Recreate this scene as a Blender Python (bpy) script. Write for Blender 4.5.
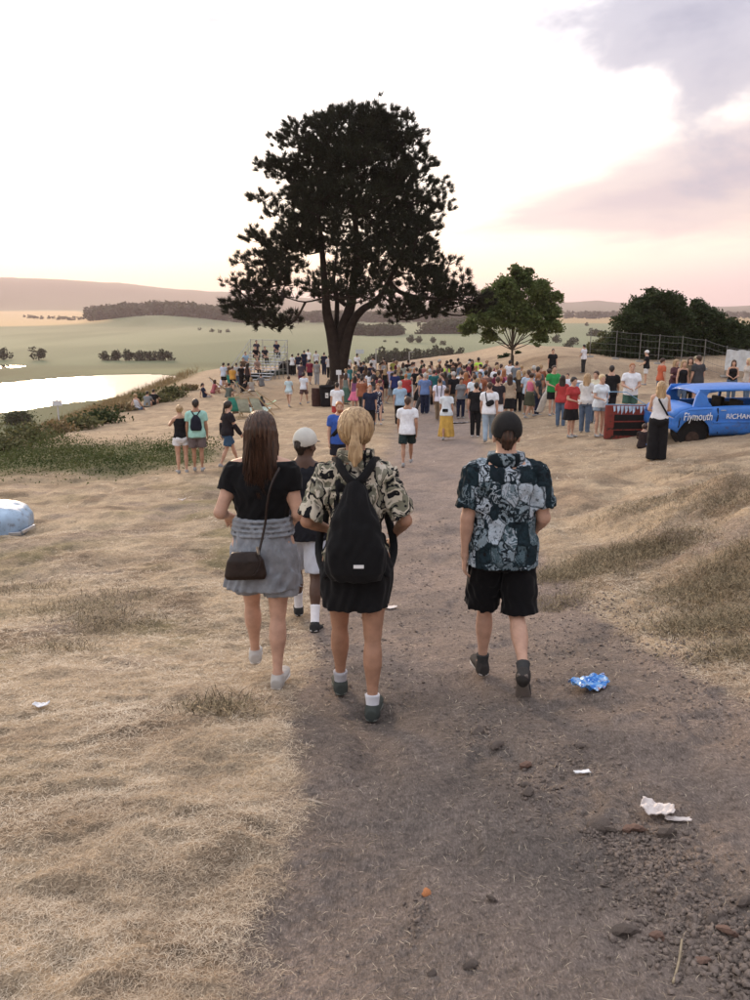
import bpy, math, random
import numpy as np
from mathutils import Vector, Matrix, Euler

for o in list(bpy.data.objects):
    bpy.data.objects.remove(o, do_unlink=True)
SC = bpy.context.scene
COL = SC.collection
rnd = random.Random(7)
rng = np.random.default_rng(11)

# ------------------------------------------------------------------ camera
VFOV = 2 * math.atan(500 / 809.0)
PITCH = math.atan(193 / 809.0)          # downwards
cam_d = bpy.data.cameras.new('camera')
cam_d.sensor_fit = 'VERTICAL'
cam_d.sensor_height = 24
cam_d.lens = 12 / math.tan(VFOV / 2)
cam_d.clip_start = 0.05
cam_d.clip_end = 60000
cam = bpy.data.objects.new('camera', cam_d)
COL.objects.link(cam)
cam.location = (0, 0, 0)
cam.rotation_euler = (math.pi / 2 - PITCH, 0, 0)
SC.camera = cam

# ------------------------------------------------------------------ sky, sun, exposure
SUN_EL = math.radians(11.0)
SUN_AZ = math.radians(-24.0)            # ahead and to the left, low
world = bpy.data.worlds.new('World')
SC.world = world
world.use_nodes = True
wt = world.node_tree
wt.nodes.clear()


class NT:
    """small helper round a node tree"""
    def __init__(s, tree):
        s.t = tree

    def n(s, typ, **kw):
        nd = s.t.nodes.new(typ)
        for k, v in kw.items():
            if k == 'inp':
                for kk, vv in v.items():
                    nd.inputs[kk].default_value = vv
            else:
                setattr(nd, k, v)
        return nd

    def l(s, a, b):
        s.t.links.new(a, b)

    def math(s, op, a, b=None, c=None, clamp=False):
        nd = s.t.nodes.new('ShaderNodeMath')
        nd.operation = op
        nd.use_clamp = clamp
        for i, v in enumerate((a, b, c)):
            if v is None:
                continue
            if isinstance(v, (int, float)):
                nd.inputs[i].default_value = v
            else:
                s.l(v, nd.inputs[i])
        return nd.outputs[0]

    def mix(s, fac, a, b, mode='MIX'):
        nd = s.t.nodes.new('ShaderNodeMix')
        nd.data_type = 'RGBA'
        nd.blend_type = mode
        for i, v in ((0, fac), (6, a), (7, b)):
            if isinstance(v, (int, float)):
                nd.inputs[i].default_value = v
            elif isinstance(v, (tuple, list)):
                nd.inputs[i].default_value = (*v[:3], 1)
            else:
                s.l(v, nd.inputs[i])
        return nd.outputs[2]

    def ramp(s, fac, stops, interp='LINEAR'):
        nd = s.t.nodes.new('ShaderNodeValToRGB')
        nd.color_ramp.interpolation = interp
        e = nd.color_ramp.elements
        while len(e) > 1:
            e.remove(e[-1])
        for i, (p, c) in enumerate(stops):
            el = e[0] if i == 0 else e.new(p)
            el.position = p
            el.color = (*c[:3], 1) if isinstance(c, (tuple, list)) else (c, c, c, 1)
        s.l(fac, nd.inputs[0])
        return nd.outputs[0]

    def noise(s, vec, scale, detail=3, rough=.55, dist=0.0):
        nd = s.n('ShaderNodeTexNoise', inp={'Scale': scale, 'Detail': detail, 'Roughness': rough, 'Distortion': dist})
        if vec is not None:
            s.l(vec, nd.inputs['Vector'])
        return nd

    def mapping(s, vec, scale=(1, 1, 1), rot=(0, 0, 0), loc=(0, 0, 0)):
        nd = s.n('ShaderNodeMapping')
        nd.inputs['Scale'].default_value = scale
        nd.inputs['Rotation'].default_value = rot
        nd.inputs['Location'].default_value = loc
        s.l(vec, nd.inputs['Vector'])
        return nd.outputs[0]


W = NT(wt)
tc = W.n('ShaderNodeTexCoord')
D = tc.outputs['Generated']
sep = W.n('ShaderNodeSeparateXYZ')
W.l(D, sep.inputs[0])
dx, dy, dz = sep.outputs
nish = W.n('ShaderNodeTexSky', sky_type='NISHITA')
nish.sun_disc = False
nish.sun_elevation = SUN_EL
nish.sun_rotation = SUN_AZ
nish.dust_density = 2.5
nisc = W.n('ShaderNodeVectorMath', operation='SCALE')
W.l(nish.outputs[0], nisc.inputs[0])
nisc.inputs['Scale'].default_value = 1.0
# thin bright veil over the physical sky: colours by height above the horizon
veil_w = W.ramp(dz, [(0, (12.5, 8.6, 6.8)), (.035, (16.5, 12.4, 8.6)), (.08, (17, 14.6, 11.8)), (.2, (15.8, 15.0, 14.4)), (.5, (15, 14.6, 15)), (1, (13.0, 13.4, 14.6))])
veil_e = W.ramp(dz, [(0, (7.2, 6.0, 7.0)), (.03, (9.4, 7.4, 7.6)), (.07, (14.0, 10.6, 8.6)), (.12, (15.5, 12.6, 8.6)), (.18, (14.5, 12.4, 10.6)), (.3, (13, 12.4, 12.8)), (1, (13.0, 13.4, 14.6))])
# azimuth blend: the afterglow sits ahead and to the left, greyer to the right and behind
az = W.math('ADD', W.math('MULTIPLY', dx, 1.9), W.math('MULTIPLY', dy, -.55))
azf = W.n('ShaderNodeMapRange', inp={'From Min': -.45, 'From Max': .35})
W.l(az, azf.inputs[0])
veil = W.mix(azf.outputs[0], veil_w, veil_e)
back = W.n('ShaderNodeMapRange', inp={'From Min': .3, 'From Max': -.9, 'To Min': 0, 'To Max': .45})
W.l(dy, back.inputs[0])
veil = W.mix(back.outputs[0], veil, (7.5, 7.8, 9.0))
# clouds: soft lavender grey banks high on the right and a flat pink bank lower down
cp = W.mapping(D, scale=(1.1, 1.1, 2.6))
cn = W.noise(cp, 1.9, 6, .55, .3)
cn2 = W.noise(W.mapping(D, scale=(1.0, 1.0, 5.5), loc=(3.1, 0, 1)), 2.2, 5, .6, .2)


def band(centre_z, width, x0, x1, slope):
    zc = W.math('ADD', W.math('MULTIPLY', dx, slope), centre_z)
    d_ = W.math('ABSOLUTE', W.math('DIVIDE', W.math('SUBTRACT', dz, zc), width))
    v = W.math('SUBTRACT', 1.0, d_)
    mr = W.n('ShaderNodeMapRange', inp={'From Min': x0, 'From Max': x1, 'To Min': -1.0, 'To Max': .12})
    W.l(dx, mr.inputs[0])
    return W.math('ADD', v, mr.outputs[0])


hb = band(.345, .22, .06, .36, .10)
hcl = W.math('ADD', hb, W.math('MULTIPLY', W.math('SUBTRACT', cn.outputs[0], .5), 3.0))
hcf = W.ramp(hcl, [(.08, 0.0), (.40, .8), (.8, 1.0)], 'EASE')
lb = band(.068, .075, -.02, .32, .17)
lcl = W.math('ADD', lb, W.math('MULTIPLY', W.math('SUBTRACT', cn2.outputs[0], .5), 1.3))
lcf = W.ramp(lcl, [(.1, 0.0), (.6, .8), (1, 1.0)], 'EASE')
sky = W.mix(W.math('MULTIPLY', lcf, .93), veil, (6.2, 5.3, 6.0))
sky = W.mix(W.math('MULTIPLY', hcf, .96), sky, (4.1, 4.2, 5.5))
sky = W.mix(.10, sky, nisc.outputs[0])
bg = W.n('ShaderNodeBackground')
bg.inputs['Strength'].default_value = 0.1
W.l(sky, bg.inputs['Color'])
wo = W.n('ShaderNodeOutputWorld')
W.l(bg.outputs[0], wo.inputs['Surface'])

sun_d = bpy.data.lights.new('sun', 'SUN')
sun_d.energy = 3.4
sun_d.angle = math.radians(15)
sun_d.color = (1.0, .72, .48)
sun = bpy.data.objects.new('sun', sun_d)
COL.objects.link(sun)
sun.rotation_euler = (math.pi / 2 - SUN_EL, 0, math.pi - SUN_AZ)   # lamp -Z points from the low glow towards the camera side
SC.view_settings.view_transform = 'Standard'
SC.view_settings.look = 'None'
SC.view_settings.exposure = 0.18
SC.view_settings.gamma = 1.0


# ------------------------------------------------------------------ numeric helpers
def hash2(ix, iy, seed=0):
    h = (ix.astype(np.int64) * 374761393 + iy.astype(np.int64) * 668265263 + seed * 974634777) & 0xffffffff
    h = ((h ^ (h >> 13)) * 1274126177) & 0xffffffff
    h = (h ^ (h >> 16)) & 0xffffff
    return h / float(0xffffff)


def vnoise(x, y, seed=0):
    ix = np.floor(x); iy = np.floor(y)
    fx = x - ix; fy = y - iy
    fx = fx * fx * fx * (fx * (fx * 6 - 15) + 10); fy = fy * fy * fy * (fy * (fy * 6 - 15) + 10)
    a = hash2(ix, iy, seed); b = hash2(ix + 1, iy, seed)
    c = hash2(ix, iy + 1, seed); d = hash2(ix + 1, iy + 1, seed)
    return (a * (1 - fx) + b * fx) * (1 - fy) + (c * (1 - fx) + d * fx) * fy * 1.0


def fbm(x, y, scale, octv=4, seed=0, gain=.5):
    s = 0.0; amp = 1.0; tot = 0.0
    for i in range(octv):
        c, sn = math.cos(i * 1.1), math.sin(i * 1.1)
        s = s + amp * (vnoise((x * c - y * sn) / scale, (x * sn + y * c) / scale, seed + i) - .5)
        tot += amp
        amp *= gain; scale *= .5
    return s / tot * 2          # about -1..1


def sstep(a, b, x):
    t = np.clip((x - a) / (b - a), 0, 1)
    return t * t * (3 - 2 * t)


# ------------------------------------------------------------------ terrain shape (camera eye is the origin, z up)
_ky = np.array([-60, -30, -10, 0, 1.8, 3, 4.1, 4.9, 6.5, 9, 13, 19, 25, 32, 46, 60, 80, 140])
_kz = np.array([3.5, 1.6, -.25, -1.60, -1.86, -2.03, -2.2, -2.38, -2.72, -3.0, -3.35, -3.88, -4.25, -4.7, -5.18, -5.28, -5.30, -6.8])
_ty = np.linspace(-70, 150, 2201)
_tz = np.interp(_ty, _ky, _kz)
_k = np.exp(-np.linspace(-2, 2, 21) ** 2); _k /= _k.sum()
_tz = np.convolve(np.pad(_tz, 10, mode='edge'), _k, 'valid')
PLAIN = -25.0
POND = -25.25


def softplus(x, k):
    return k * np.logaddexp(0, x / k)


def terr0(x, y):
    """smooth large shape of the hilltop, its flanks and the plain"""
    x = np.asarray(x, float); y = np.asarray(y, float)
    z = np.interp(y, _ty, _tz)
    z = z + .115 * softplus(x - .9, .35) * (1 - .75 * sstep(8, 22, x))
    z = z + 0.60 * sstep(0, 2.2, x - 2.6 + .0 * y) * sstep(3, 6, y) * (1 - sstep(9, 14, y))
    z = z - .03 * softplus(-x - 2, .5)
    # low sandy bank in front of the fence, right
    z = z + .75 * sstep(50, 53, y - .25 * (x - 14)) * sstep(9, 14, x)
    xl = -13.3 - .055 * np.maximum(y - 25, -30)
    sl = xl - x
    sb = y - 84 - .25 * np.maximum(x, 0)
    sr = x - 75
    sf = -y - 70
    z = z - .34 * (softplus(sl, .8) + softplus(sb, 2.0) + softplus(sr, 3) + softplus(sf, 4))
    pl = PLAIN
    k = 1.5
    return k * np.logaddexp(z / k, pl / k)


def hills(x, y):
    r = np.hypot(x, y)
    a = np.degrees(np.arctan2(x, y))
    h = 0
    # far left range, about 5.5 km out
    prof = np.interp(a, [-60, -35, -25, -21, -17, -13, -9, -4, 2, 8, 12, 15, 18, 22, 26, 40, 70],
                     [120, 150, 192, 178, 158, 128, 112, 84, 62, 44, 54, 68, 40, 22, 50, 60, 40])
    prof = prof + 9 * fbm(a, a * 0 + 3.3, 3.0, 4, 5)
    h = h + prof * sstep(3700, 5600, r + 300 * fbm(x, y, 1500, 3, 9))
    h = h + 13 * np.exp(-(((a + 14.5) / 4.5) ** 2)) * sstep(1080, 1260, r) * sstep(2600, 1900, r)
    # gentle nearer swell
    h = h + 20 * sstep(1500, 3200, r + 0 * x) * (.5 + .5 * fbm(x, y, 1400, 3, 21)) * sstep(-9, -16, a)
    return h


def P_plain(px, py, z=PLAIN):
    """point of the plain seen at a pixel of the 750x1000 photograph"""
    vx = (px - 375) / 809.0; vz = -(py - 500) / 809.0
    d = np.array([vx, math.cos(PITCH) + vz * math.sin(PITCH), -math.sin(PITCH) + vz * math.cos(PITCH)])
    t = z / d[2]
    return d * t


def ray(px, py):
    vx = (px - 375) / 809.0; vz = -(py - 500) / 809.0
    return np.array([vx, math.cos(PITCH) + vz * math.sin(PITCH), -math.sin(PITCH) + vz * math.cos(PITCH)])


_ts = np.exp(np.linspace(math.log(1.0), math.log(220), 5000))


def hit(px, py, up=0.0):
    """first point where the sight line meets the ground raised by `up`; returns x, y of the standing place"""
    d = ray(px, py)
    xs, ys, zs = d[0] * _ts, d[1] * _ts, d[2] * _ts
    g = terr0(xs, ys) + up
    i = np.argmax((zs < g) & (_ts > (7 if up else 0)))
    if i == 0:
        i = len(_ts) - 1
    return float(xs[i]), float(ys[i])


def gz(x, y):
    return float(height(np.array([x]), np.array([y]))[0])


# path edges measured on the ground
_L = [hit(*p) for p in [(255, 1000), (262, 850), (285, 760), (298, 700), (305, 620), (318, 570), (345, 520), (375, 480), (392, 450), (398, 430), (404, 410)]]
_R = [hit(*p) for p in [(900, 760), (750, 690), (690, 655), (640, 630), (590, 600), (548, 560), (530, 525), (515, 490), (492, 455), (480, 430), (470, 410)]]
_L.sort(key=lambda p: p[1]); _R.sort(key=lambda p: p[1])
_Lx, _Ly = [p[0] for p in _L], [p[1] for p in _L]
_Rx, _Ry = [p[0] for p in _R], [p[1] for p in _R]


def path_mask(x, y):
    n = .20 * fbm(x, y, .9, 4, 31) + .13 * fbm(x, y, .28, 3, 32)
    l = np.interp(y, _Ly, _Lx) ; r = np.interp(y, _Ry, _Rx)
    w = np.where(y > 15, .5, .13)
    m = sstep(-w, w, x - l + n) * sstep(-w, w, r - x + n)
    return m * (1 - .6 * sstep(38, 52, y)) * sstep(-40, -30, y)


def green_mask(x, y):
    """the strip of green weeds on the left"""
    t = y - 23.2 + .16 * (x + 8)
    m = sstep(5.6, 2.2, np.abs(t) + 1.6 * fbm(x, y, 2.2, 4, 41, .6) + .55 * np.maximum(x + 8.5, 0)) * sstep(-4.2, -5.2, x)
    return m


def height(x, y):
    z = terr0(x, y)
    r = np.hypot(x, y)
    near = sstep(140, 90, r)
    pm = path_mask(x, y)
    big = .10 * fbm(x, y, 3.2, 3, 1) * (1 - .6 * pm) * sstep(2.5, 8, r)
    left = .060 * fbm(x, y, .55, 4, 2) + .028 * fbm(x, y * 1.6, .13, 3, 3)
    right = sstep(2.0, 3.6, x - .05 * y) * sstep(4, 6, y) * sstep(18, 13, y)
    rough = .16 * fbm(x, y, 1.0, 4, 4, .6) * right
    mid = (.055 * fbm(x, y * 1.3, 1.1, 4, 14, .6) - .04 * sstep(.55, .85, vnoise(x / .45, y / .6, 78))) * sstep(8, 12, r) * sstep(75, 45, r)
    pth = .045 * fbm(x, y, .8, 3, 6) + .020 * fbm(x, y, .14, 4, 7, .6)
    # churned clods beside the path, bottom right
    cx = sstep(.32, .75, x - .08 * (y - 2)) * sstep(1.55, 1.2, x) * sstep(3.4, 2.9, y)
    clod = .05 * np.abs(fbm(x, y, .16, 4, 8, .62)) * cx
    foot = -.030 * sstep(.55, .8, vnoise(x / .28, y / .34, 77)) * pm
    # darker trodden hollow across the path ahead of the walkers
    z = z + near * (big + left * (1 - pm) * sstep(60, 20, r) + rough + mid + pth * pm + clod + foot * sstep(30, 8, r))
    far = sstep(300, 900, r)
    z = z + far * .4 * fbm(x, y, 160, 3, 11) + hills(x, y)
    return z


def in_poly(x, y, poly):
    c = np.zeros(x.shape, bool)
    n = len(poly)
    for i in range(n):
        x0, y0 = poly[i][:2]; x1, y1 = poly[(i + 1) % n][:2]
        if y0 == y1:
            continue
        k = ((y0 > y) != (y1 > y)) & (x < (x1 - x0) * (y - y0) / (y1 - y0) + x0)
        c ^= k
    return c


def ppoly(pts):
    return [P_plain(*p) for p in pts]


POND_POLY = ppoly([(-80, 412), (-30, 413), (0, 412), (30, 409), (62, 403), (100, 399), (140, 393), (178, 388), (184, 381), (175, 375.5), (150, 374), (100, 375), (60, 377.5), (0, 383), (-60, 388), (-120, 395)])
POND2 = ppoly([(186, 379), (200, 380), (222, 378), (232, 376.5), (222, 375.3), (200, 375.4)])
POND3 = ppoly([(-60, 369), (0, 368.2), (22, 366.8), (26, 365.6), (0, 364.6), (-60, 364.4)])


# ------------------------------------------------------------------ mesh / object helpers
def mesh_np(name, V, quads=None, tris=None, smooth=True):
    me = bpy.data.meshes.new(name)
    V = np.asarray(V, np.float32)
    loops = []; starts = []; tot = []
    off = 0
    if quads is not None and len(quads):
        q = np.asarray(quads, np.int32)
        loops.append(q.ravel()); starts.append(np.arange(len(q)) * 4 + off); tot.append(np.full(len(q), 4)); off += q.size
    if tris is not None and len(tris):
        q = np.asarray(tris, np.int32)
        loops.append(q.ravel()); starts.append(np.arange(len(q)) * 3 + off); tot.append(np.full(len(q), 3)); off += q.size
    me.vertices.add(len(V)); me.vertices.foreach_set('co', V.ravel())
    L = np.concatenate(loops); S = np.concatenate(starts)
    me.loops.add(len(L)); me.loops.foreach_set('vertex_index', L.astype(np.int32))
    me.polygons.add(len(S)); me.polygons.foreach_set('loop_start', S.astype(np.int32))
    if smooth:
        me.polygons.foreach_set('use_smooth', np.ones(len(S), bool))
    me.update(calc_edges=True)
    me.validate(clean_customdata=False)
    return me


def set_col(me, name, C):
    a = me.color_attributes.new(name, 'FLOAT_COLOR', 'POINT')
    C4 = np.ones((len(C), 4), np.float32); C4[:, :3] = C
    a.data.foreach_set('color', C4.ravel())


def link(name, me, m=None, parent=None, loc=None, rot=None, scale=None):
    o = bpy.data.objects.new(name, me)
    COL.objects.link(o)
    if m is not None and me is not None:
        if len(me.materials) == 0:
            me.materials.append(m)
        elif me.materials[0] != m:
            o.material_slots[0].link = 'OBJECT'
            o.material_slots[0].material = m
    if parent is not None:
        o.parent = parent
    if loc is not None:
        o.location = loc
    if rot is not None:
        o.rotation_euler = rot
    if scale is not None:
        o.scale = scale if isinstance(scale, (tuple, list)) else (scale,) * 3
    return o


def tag(o, label=None, cat=None, group=None, kind=None):
    if label: o['label'] = label
    if cat: o['category'] = cat
    if group: o['group'] = group
    if kind: o['kind'] = kind
    return o


def thing(name, label, cat, loc=(0, 0, 0), rz=0, group=None, scale=1.0):
    o = bpy.data.objects.new(name, None)
    o.empty_display_size = .2
    COL.objects.link(o)
    o.location = loc; o.rotation_euler = (0, 0, rz); o.scale = (scale,) * 3
    return tag(o, label, cat, group)


class MB:
    """collects simple solids into one mesh"""
    def __init__(s):
        s.V = []; s.F = []

    def add(s, V, F):
        o = len(s.V)
        s.V += [tuple(v) for v in V]
        s.F += [tuple(i + o for i in f) for f in F]
        return s

    def box(s, c, size, R=None, taper=1.0):
        hx, hy, hz = size[0] / 2, size[1] / 2, size[2] / 2
        V = [Vector((sx * hx * (taper if sz > 0 else 1), sy * hy * (taper if sz > 0 else 1), sz * hz)) for sz in (-1, 1) for sy in (-1, 1) for sx in (-1, 1)]
        if R is not None:
            V = [R @ v for v in V]
        V = [v + Vector(c) for v in V]
        return s.add(V, [(0, 2, 3, 1), (4, 5, 7, 6), (0, 1, 5, 4), (2, 6, 7, 3), (0, 4, 6, 2), (1, 3, 7, 5)])

    def tube(s, pts, rad, n=8, caps=True):
        pts = [Vector(p) for p in pts]
        if not hasattr(rad, '__len__'):
            rad = [rad] * len(pts)
        rings = []
        up = None
        for i, p in enumerate(pts):
            d = (pts[min(i + 1, len(pts) - 1)] - pts[max(i - 1, 0)])
            d = d.normalized() if d.length > 1e-9 else Vector((0, 0, 1))
            if up is None:
                up = Vector((0, 0, 1)) if abs(d.z) < .9 else Vector((1, 0, 0))
            a = d.cross(up)
            if a.length < 1e-6:
                a = d.cross(Vector((0, 1, 0)))
            a.normalize(); b = d.cross(a).normalized(); up = -b
            rings.append([p + (a * math.cos(2 * math.pi * k / n) + b * math.sin(2 * math.pi * k / n)) * rad[i] for k in range(n)])
        V = [v for r in rings for v in r]
        F = []
        for i in range(len(pts) - 1):
            for k in range(n):
                k2 = (k + 1) % n
                F.append((i * n + k, i * n + k2, (i + 1) * n + k2, (i + 1) * n + k))
        if caps:
            F.append(tuple(range(n - 1, -1, -1)))
            F.append(tuple((len(pts) - 1) * n + k for k in range(n)))
        return s.add(V, F)

    def bar(s, a, b, w, h=None, up=(0, 0, 1)):
        a = Vector(a); b = Vector(b); h = h or w
        d = (b - a); L = d.length; d.normalize()
        u = Vector(up)
        x = d.cross(u)
        if x.length < 1e-5:
            x = d.cross(Vector((1, 0, 0)))
        x.normalize(); z = x.cross(d).normalized()
        R = Matrix((x, d, z)).transposed()
        return s.box((a + b) / 2, (w, L, h), R)

    def mesh(s, name, smooth=False):
        me = bpy.data.meshes.new(name)
        me.from_pydata(s.V, [], s.F)
        me.update()
        if smooth:
            me.polygons.foreach_set('use_smooth', [True] * len(me.polygons))
        return me

    def build(s, name, m, parent=None, smooth=False, loc=None, rot=None, bevel=0):
        me = s.mesh(name, smooth)
        o = link(name, me, m, parent, loc, rot)
        if bevel:
            b = o.modifiers.new('bevel', 'BEVEL'); b.width = bevel; b.segments = 2; b.limit_method = 'ANGLE'
        return o


# ------------------------------------------------------------------ materials
_mats = {}


def srgb(r, g, b):
    f = lambda c: (c / 255 / 12.92) if c / 255 <= .04045 else ((c / 255 + .055) / 1.055) ** 2.4
    return (f(r), f(g), f(b))


def mat(name, col, rough=.8, var=.18, scale=8.0, metal=0.0, bump=0.0, bscale=60.0, spec=.3, sheen=0.0, trans=0.0):
    key = (name, tuple(round(c, 4) for c in col), rough, metal)
    if key in _mats:
        return _mats[key]
    m = bpy.data.materials.new(name)
    m.use_nodes = True
    t = NT(m.node_tree)
    b = m.node_tree.nodes['Principled BSDF']
    co = t.n('ShaderNodeTexCoord').outputs['Object']
    nz = t.noise(co, scale, 4, .6)
    f = t.ramp(nz.outputs[0], [(.3, (1 - var,) * 3), (.7, (1 + var,) * 3)])
    c = t.mix(1.0, col, f, 'MULTIPLY')
    t.l(c, b.inputs['Base Color'])
    b.inputs['Roughness'].default_value = rough
    b.inputs['Metallic'].default_value = metal
    b.inputs['Specular IOR Level'].default_value = spec
    if sheen:
        b.inputs['Sheen Weight'].default_value = sheen
    if trans:
        b.inputs['Transmission Weight'].default_value = trans
    if bump:
        bn = t.noise(co, bscale, 3, .6)
        bp = t.n('ShaderNodeBump', inp={'Strength': bump, 'Distance': .01})
        t.l(bn.outputs[0], bp.inputs['Height'])
        t.l(bp.outputs[0], b.inputs['Normal'])
    _mats[key] = m
    return m


def cloth(rgb, name='fabric'):
    g = sum(rgb) / 3
    rgb = tuple(c * .86 + g * .14 for c in rgb)
    return mat(name, rgb, .9, .2, 5.0, bump=.5, bscale=16.0, spec=.15, sheen=.0)


# ------------------------------------------------------------------ ground sheet
def ground_colours(x, y):
    r = np.hypot(x, y)
    n1 = fbm(x, y, .7, 4, 51); n2 = fbm(x, y, .16, 3, 52); n3 = fbm(x, y, 6, 3, 53)
    straw = np.array([.42, .325, .222]); straw2 = np.array([.22, .160, .108]); dirt = np.array([.142, .120, .106]); dirt2 = np.array([.27, .212, .178])
    sand = np.array([.365, .268, .180]); olive = np.array([.15, .135, .06]); green = np.array([.075, .095, .028]); pale = np.array([.50, .38, .25])
    mixf = lambda a, b, f: a * (1 - f[..., None]) + b * f[..., None]
    C = mixf(np.broadcast_to(straw, x.shape + (3,)), straw2, sstep(-.2, .6, n1))
    C = mixf(C, pale, .6 * sstep(.1, .7, fbm(x, y, .4, 3, 54)))
    C = mixf(C, olive, .62 * sstep(.02, .42, fbm(x, y, 1.6, 4, 55)) * sstep(-.9, -1.8, x) * sstep(30, 15, r) * sstep(2.6, 5, r))
    C = mixf(C, dirt2, .55 * sstep(.25, .6, fbm(x, y, .9, 4, 56)))
    # trodden sandy ground ahead
    C = mixf(C, sand, .8 * sstep(13, 24, y + 1.5 * n3))
    C = mixf(C, pale * .9, .5 * sstep(20, 30, y) * sstep(-.1, .5, n3))
    C = mixf(C, np.array([.23, .165, .115]), .7 * sstep(.12, .4, fbm(x, y * 1.5, 4.5, 4, 57)) * sstep(9, 14, y) * sstep(0, 3, x))
    C = mixf(C, np.array([.52, .40, .27]), .55 * sstep(.15, .5, fbm(x, y * 1.4, .8, 4, 73)) * sstep(7, 11, y) * sstep(60, 40, y))
    C = mixf(C, np.array([.20, .15, .105]), .6 * sstep(.22, .55, fbm(x, y * 1.6, .65, 4, 74)) * sstep(7, 11, y) * sstep(60, 40, y))
    pm = path_mask(x, y)
    pc = mixf(np.broadcast_to(dirt, x.shape + (3,)), dirt2, np.clip(.30 + .55 * sstep(3, 9, y) + .5 * n1 + .45 * sstep(.7, 1.8, x) * sstep(5, 2.5, y), 0, 1))
    pc = mixf(pc, np.array([.265, .212, .185]), .75 * sstep(8, 20, y))
    C = mixf(C, pc, pm)
    C = mixf(C, green * .9 + .01, .85 * green_mask(x, y))
    # small weeds either side of the far path
    C = mixf(C, olive, .6 * sstep(.1, .5, fbm(x, y, 1.6, 3, 58)) * sstep(2.2, .8, np.abs(y - 20.5)) * sstep(.4, -.6, x) * sstep(-6, -4, x))
    # flank
    xl = -13.3 - .055 * np.maximum(y - 25, -30)
    fl = sstep(-1.0, 2.0, np.maximum(xl - x, np.maximum(y - 86 - .25 * np.maximum(x, 0), x - 74)))
    flank = mixf(np.broadcast_to(np.array([.21, .16, .075]), x.shape + (3,)), np.array([.10, .10, .04]), sstep(-.2, .5, fbm(x, y, 5, 4, 59)))
    C = mixf(C, flank, fl)
    # the plain
    pl = sstep(110, 135, r) * sstep(0, 1, fl + .2)
    field = np.array([.125, .150, .082]); tan = np.array([.42, .30, .15]); dark = np.array([.045, .06, .028]); lightf = np.array([.19, .21, .125])
    f = mixf(np.broadcast_to(field, x.shape + (3,)), lightf, sstep(-.3, .5, fbm(x, y * .35, 260, 3, 61)) * sstep(330, 520, r))
    f = mixf(f, field * .85, .6 * sstep(.1, .4, fbm(x, y * .2, 90, 3, 62)))
    a = np.degrees(np.arctan2(x, y))
    # reedy, darker ground round the pond up to the lane with bushes
    reed = sstep(405, 375, r + 14 * fbm(x, y, 60, 3, 63))
    f = mixf(f, np.array([.085, .095, .045]), reed * (.55 + .45 * sstep(-.3, .4, fbm(x, y * .4, 30, 4, 64))))
    f = mixf(f, np.array([.17, .18, .09]), .8 * sstep(300, 312, r) * sstep(365, 345, r) * sstep(-22, -17, a) * sstep(-8, -12, a))
    # stripes: hay field, far fields
    hay = sstep(1150, 1250, r) * sstep(3300, 2900, r) * sstep(-17.2, -18.2, a + 1.5 * (r - 1150) / 1500)
    f = mixf(f, tan, hay)
    right = sstep(-3, 0, a)
    s1 = sstep(-.05, .12, fbm(x * .35, y, 420, 2, 66))
    f = mixf(f, lightf * 1.1, .8 * right * s1 * sstep(420, 600, r))
    f = mixf(f, tan * .95, .9 * right * sstep(1250, 1350, r) * sstep(2600, 2000, r) * sstep(-.1, .05, fbm(x * .3, y, 800, 2, 67)))
    f = mixf(f, tan * .9, .9 * sstep(11.5, 12.3, a) * sstep(1300, 1380, r) * sstep(3200, 2600, r))
    f = mixf(f, dark, .9 * sstep(2900, 3500, r + 600 * fbm(x, y, 700, 3, 68)))
    f = mixf(f, np.array([.07, .08, .045]), .7 * sstep(4400, 5200, r))
    C = mixf(C, f, pl)
    return np.clip(C, .01, 1)


az_d = np.concatenate([np.linspace(-33, 33, 281), np.linspace(33, 327, 42)[1:-1]])
az_r = np.radians(az_d)
rr = [0.0, .35, .6, .8]
r_ = 1.0
while r_ < 70:
    rr.append(r_); r_ *= 1.0058
while r_ < 900:
    rr.append(r_); r_ *= 1.011
while r_ < 21000:
    rr.append(r_); r_ *= 1.016
rr = np.array(rr)
RR, AA = np.meshgrid(rr, az_r, indexing='ij')
GX = RR * np.sin(AA); GY = RR * np.cos(AA)
GZ = height(GX, GY)
inp = in_poly(GX, GY, POND_POLY) | in_poly(GX, GY, POND2) | in_poly(GX, GY, POND3)
GZ = np.where(inp, PLAIN - 1.2, GZ)
GC = ground_colours(GX, GY)
nr, na = RR.shape
idx = np.arange(nr * na).reshape(nr, na)
idn = np.roll(idx, -1, axis=1)
Q = np.stack([idx[:-1], idn[:-1], idn[1:], idx[1:]], -1).reshape(-1, 4)
gme = mesh_np('ground', np.stack([GX, GY, GZ], -1).reshape(-1, 3), Q)
set_col(gme, 'soil', GC.reshape(-1, 3))

gm = bpy.data.materials.new('ground_soil')
gm.use_nodes = True
t = NT(gm.node_tree)
b = gm.node_tree.nodes['Principled BSDF']
pos = t.n('ShaderNodeNewGeometry').outputs['Position']
att = t.n('ShaderNodeAttribute', attribute_name='soil')
n1 = t.noise(pos, 28, 5, .7)
n2 = t.noise(t.mapping(pos, scale=(1, .45, 1), rot=(0, 0, .5)), 110, 3, .6)
n3 = t.noise(pos, 3.0, 4, .6)
n4 = t.noise(t.mapping(pos, scale=(1, .3, 1), rot=(0, 0, -.7)), 180, 2, .6)
f1 = t.ramp(n1.outputs[0], [(.25, .55), (.5, .98), (.75, 1.35)])
f2 = t.ramp(n2.outputs[0], [(.3, .78), (.7, 1.22)])
f3 = t.ramp(n3.outputs[0], [(.3, .85), (.7, 1.14)])
f4 = t.ramp(n4.outputs[0], [(.3, .85), (.56, 1.0), (.72, 1.5)])
c = att.outputs['Color']
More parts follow.
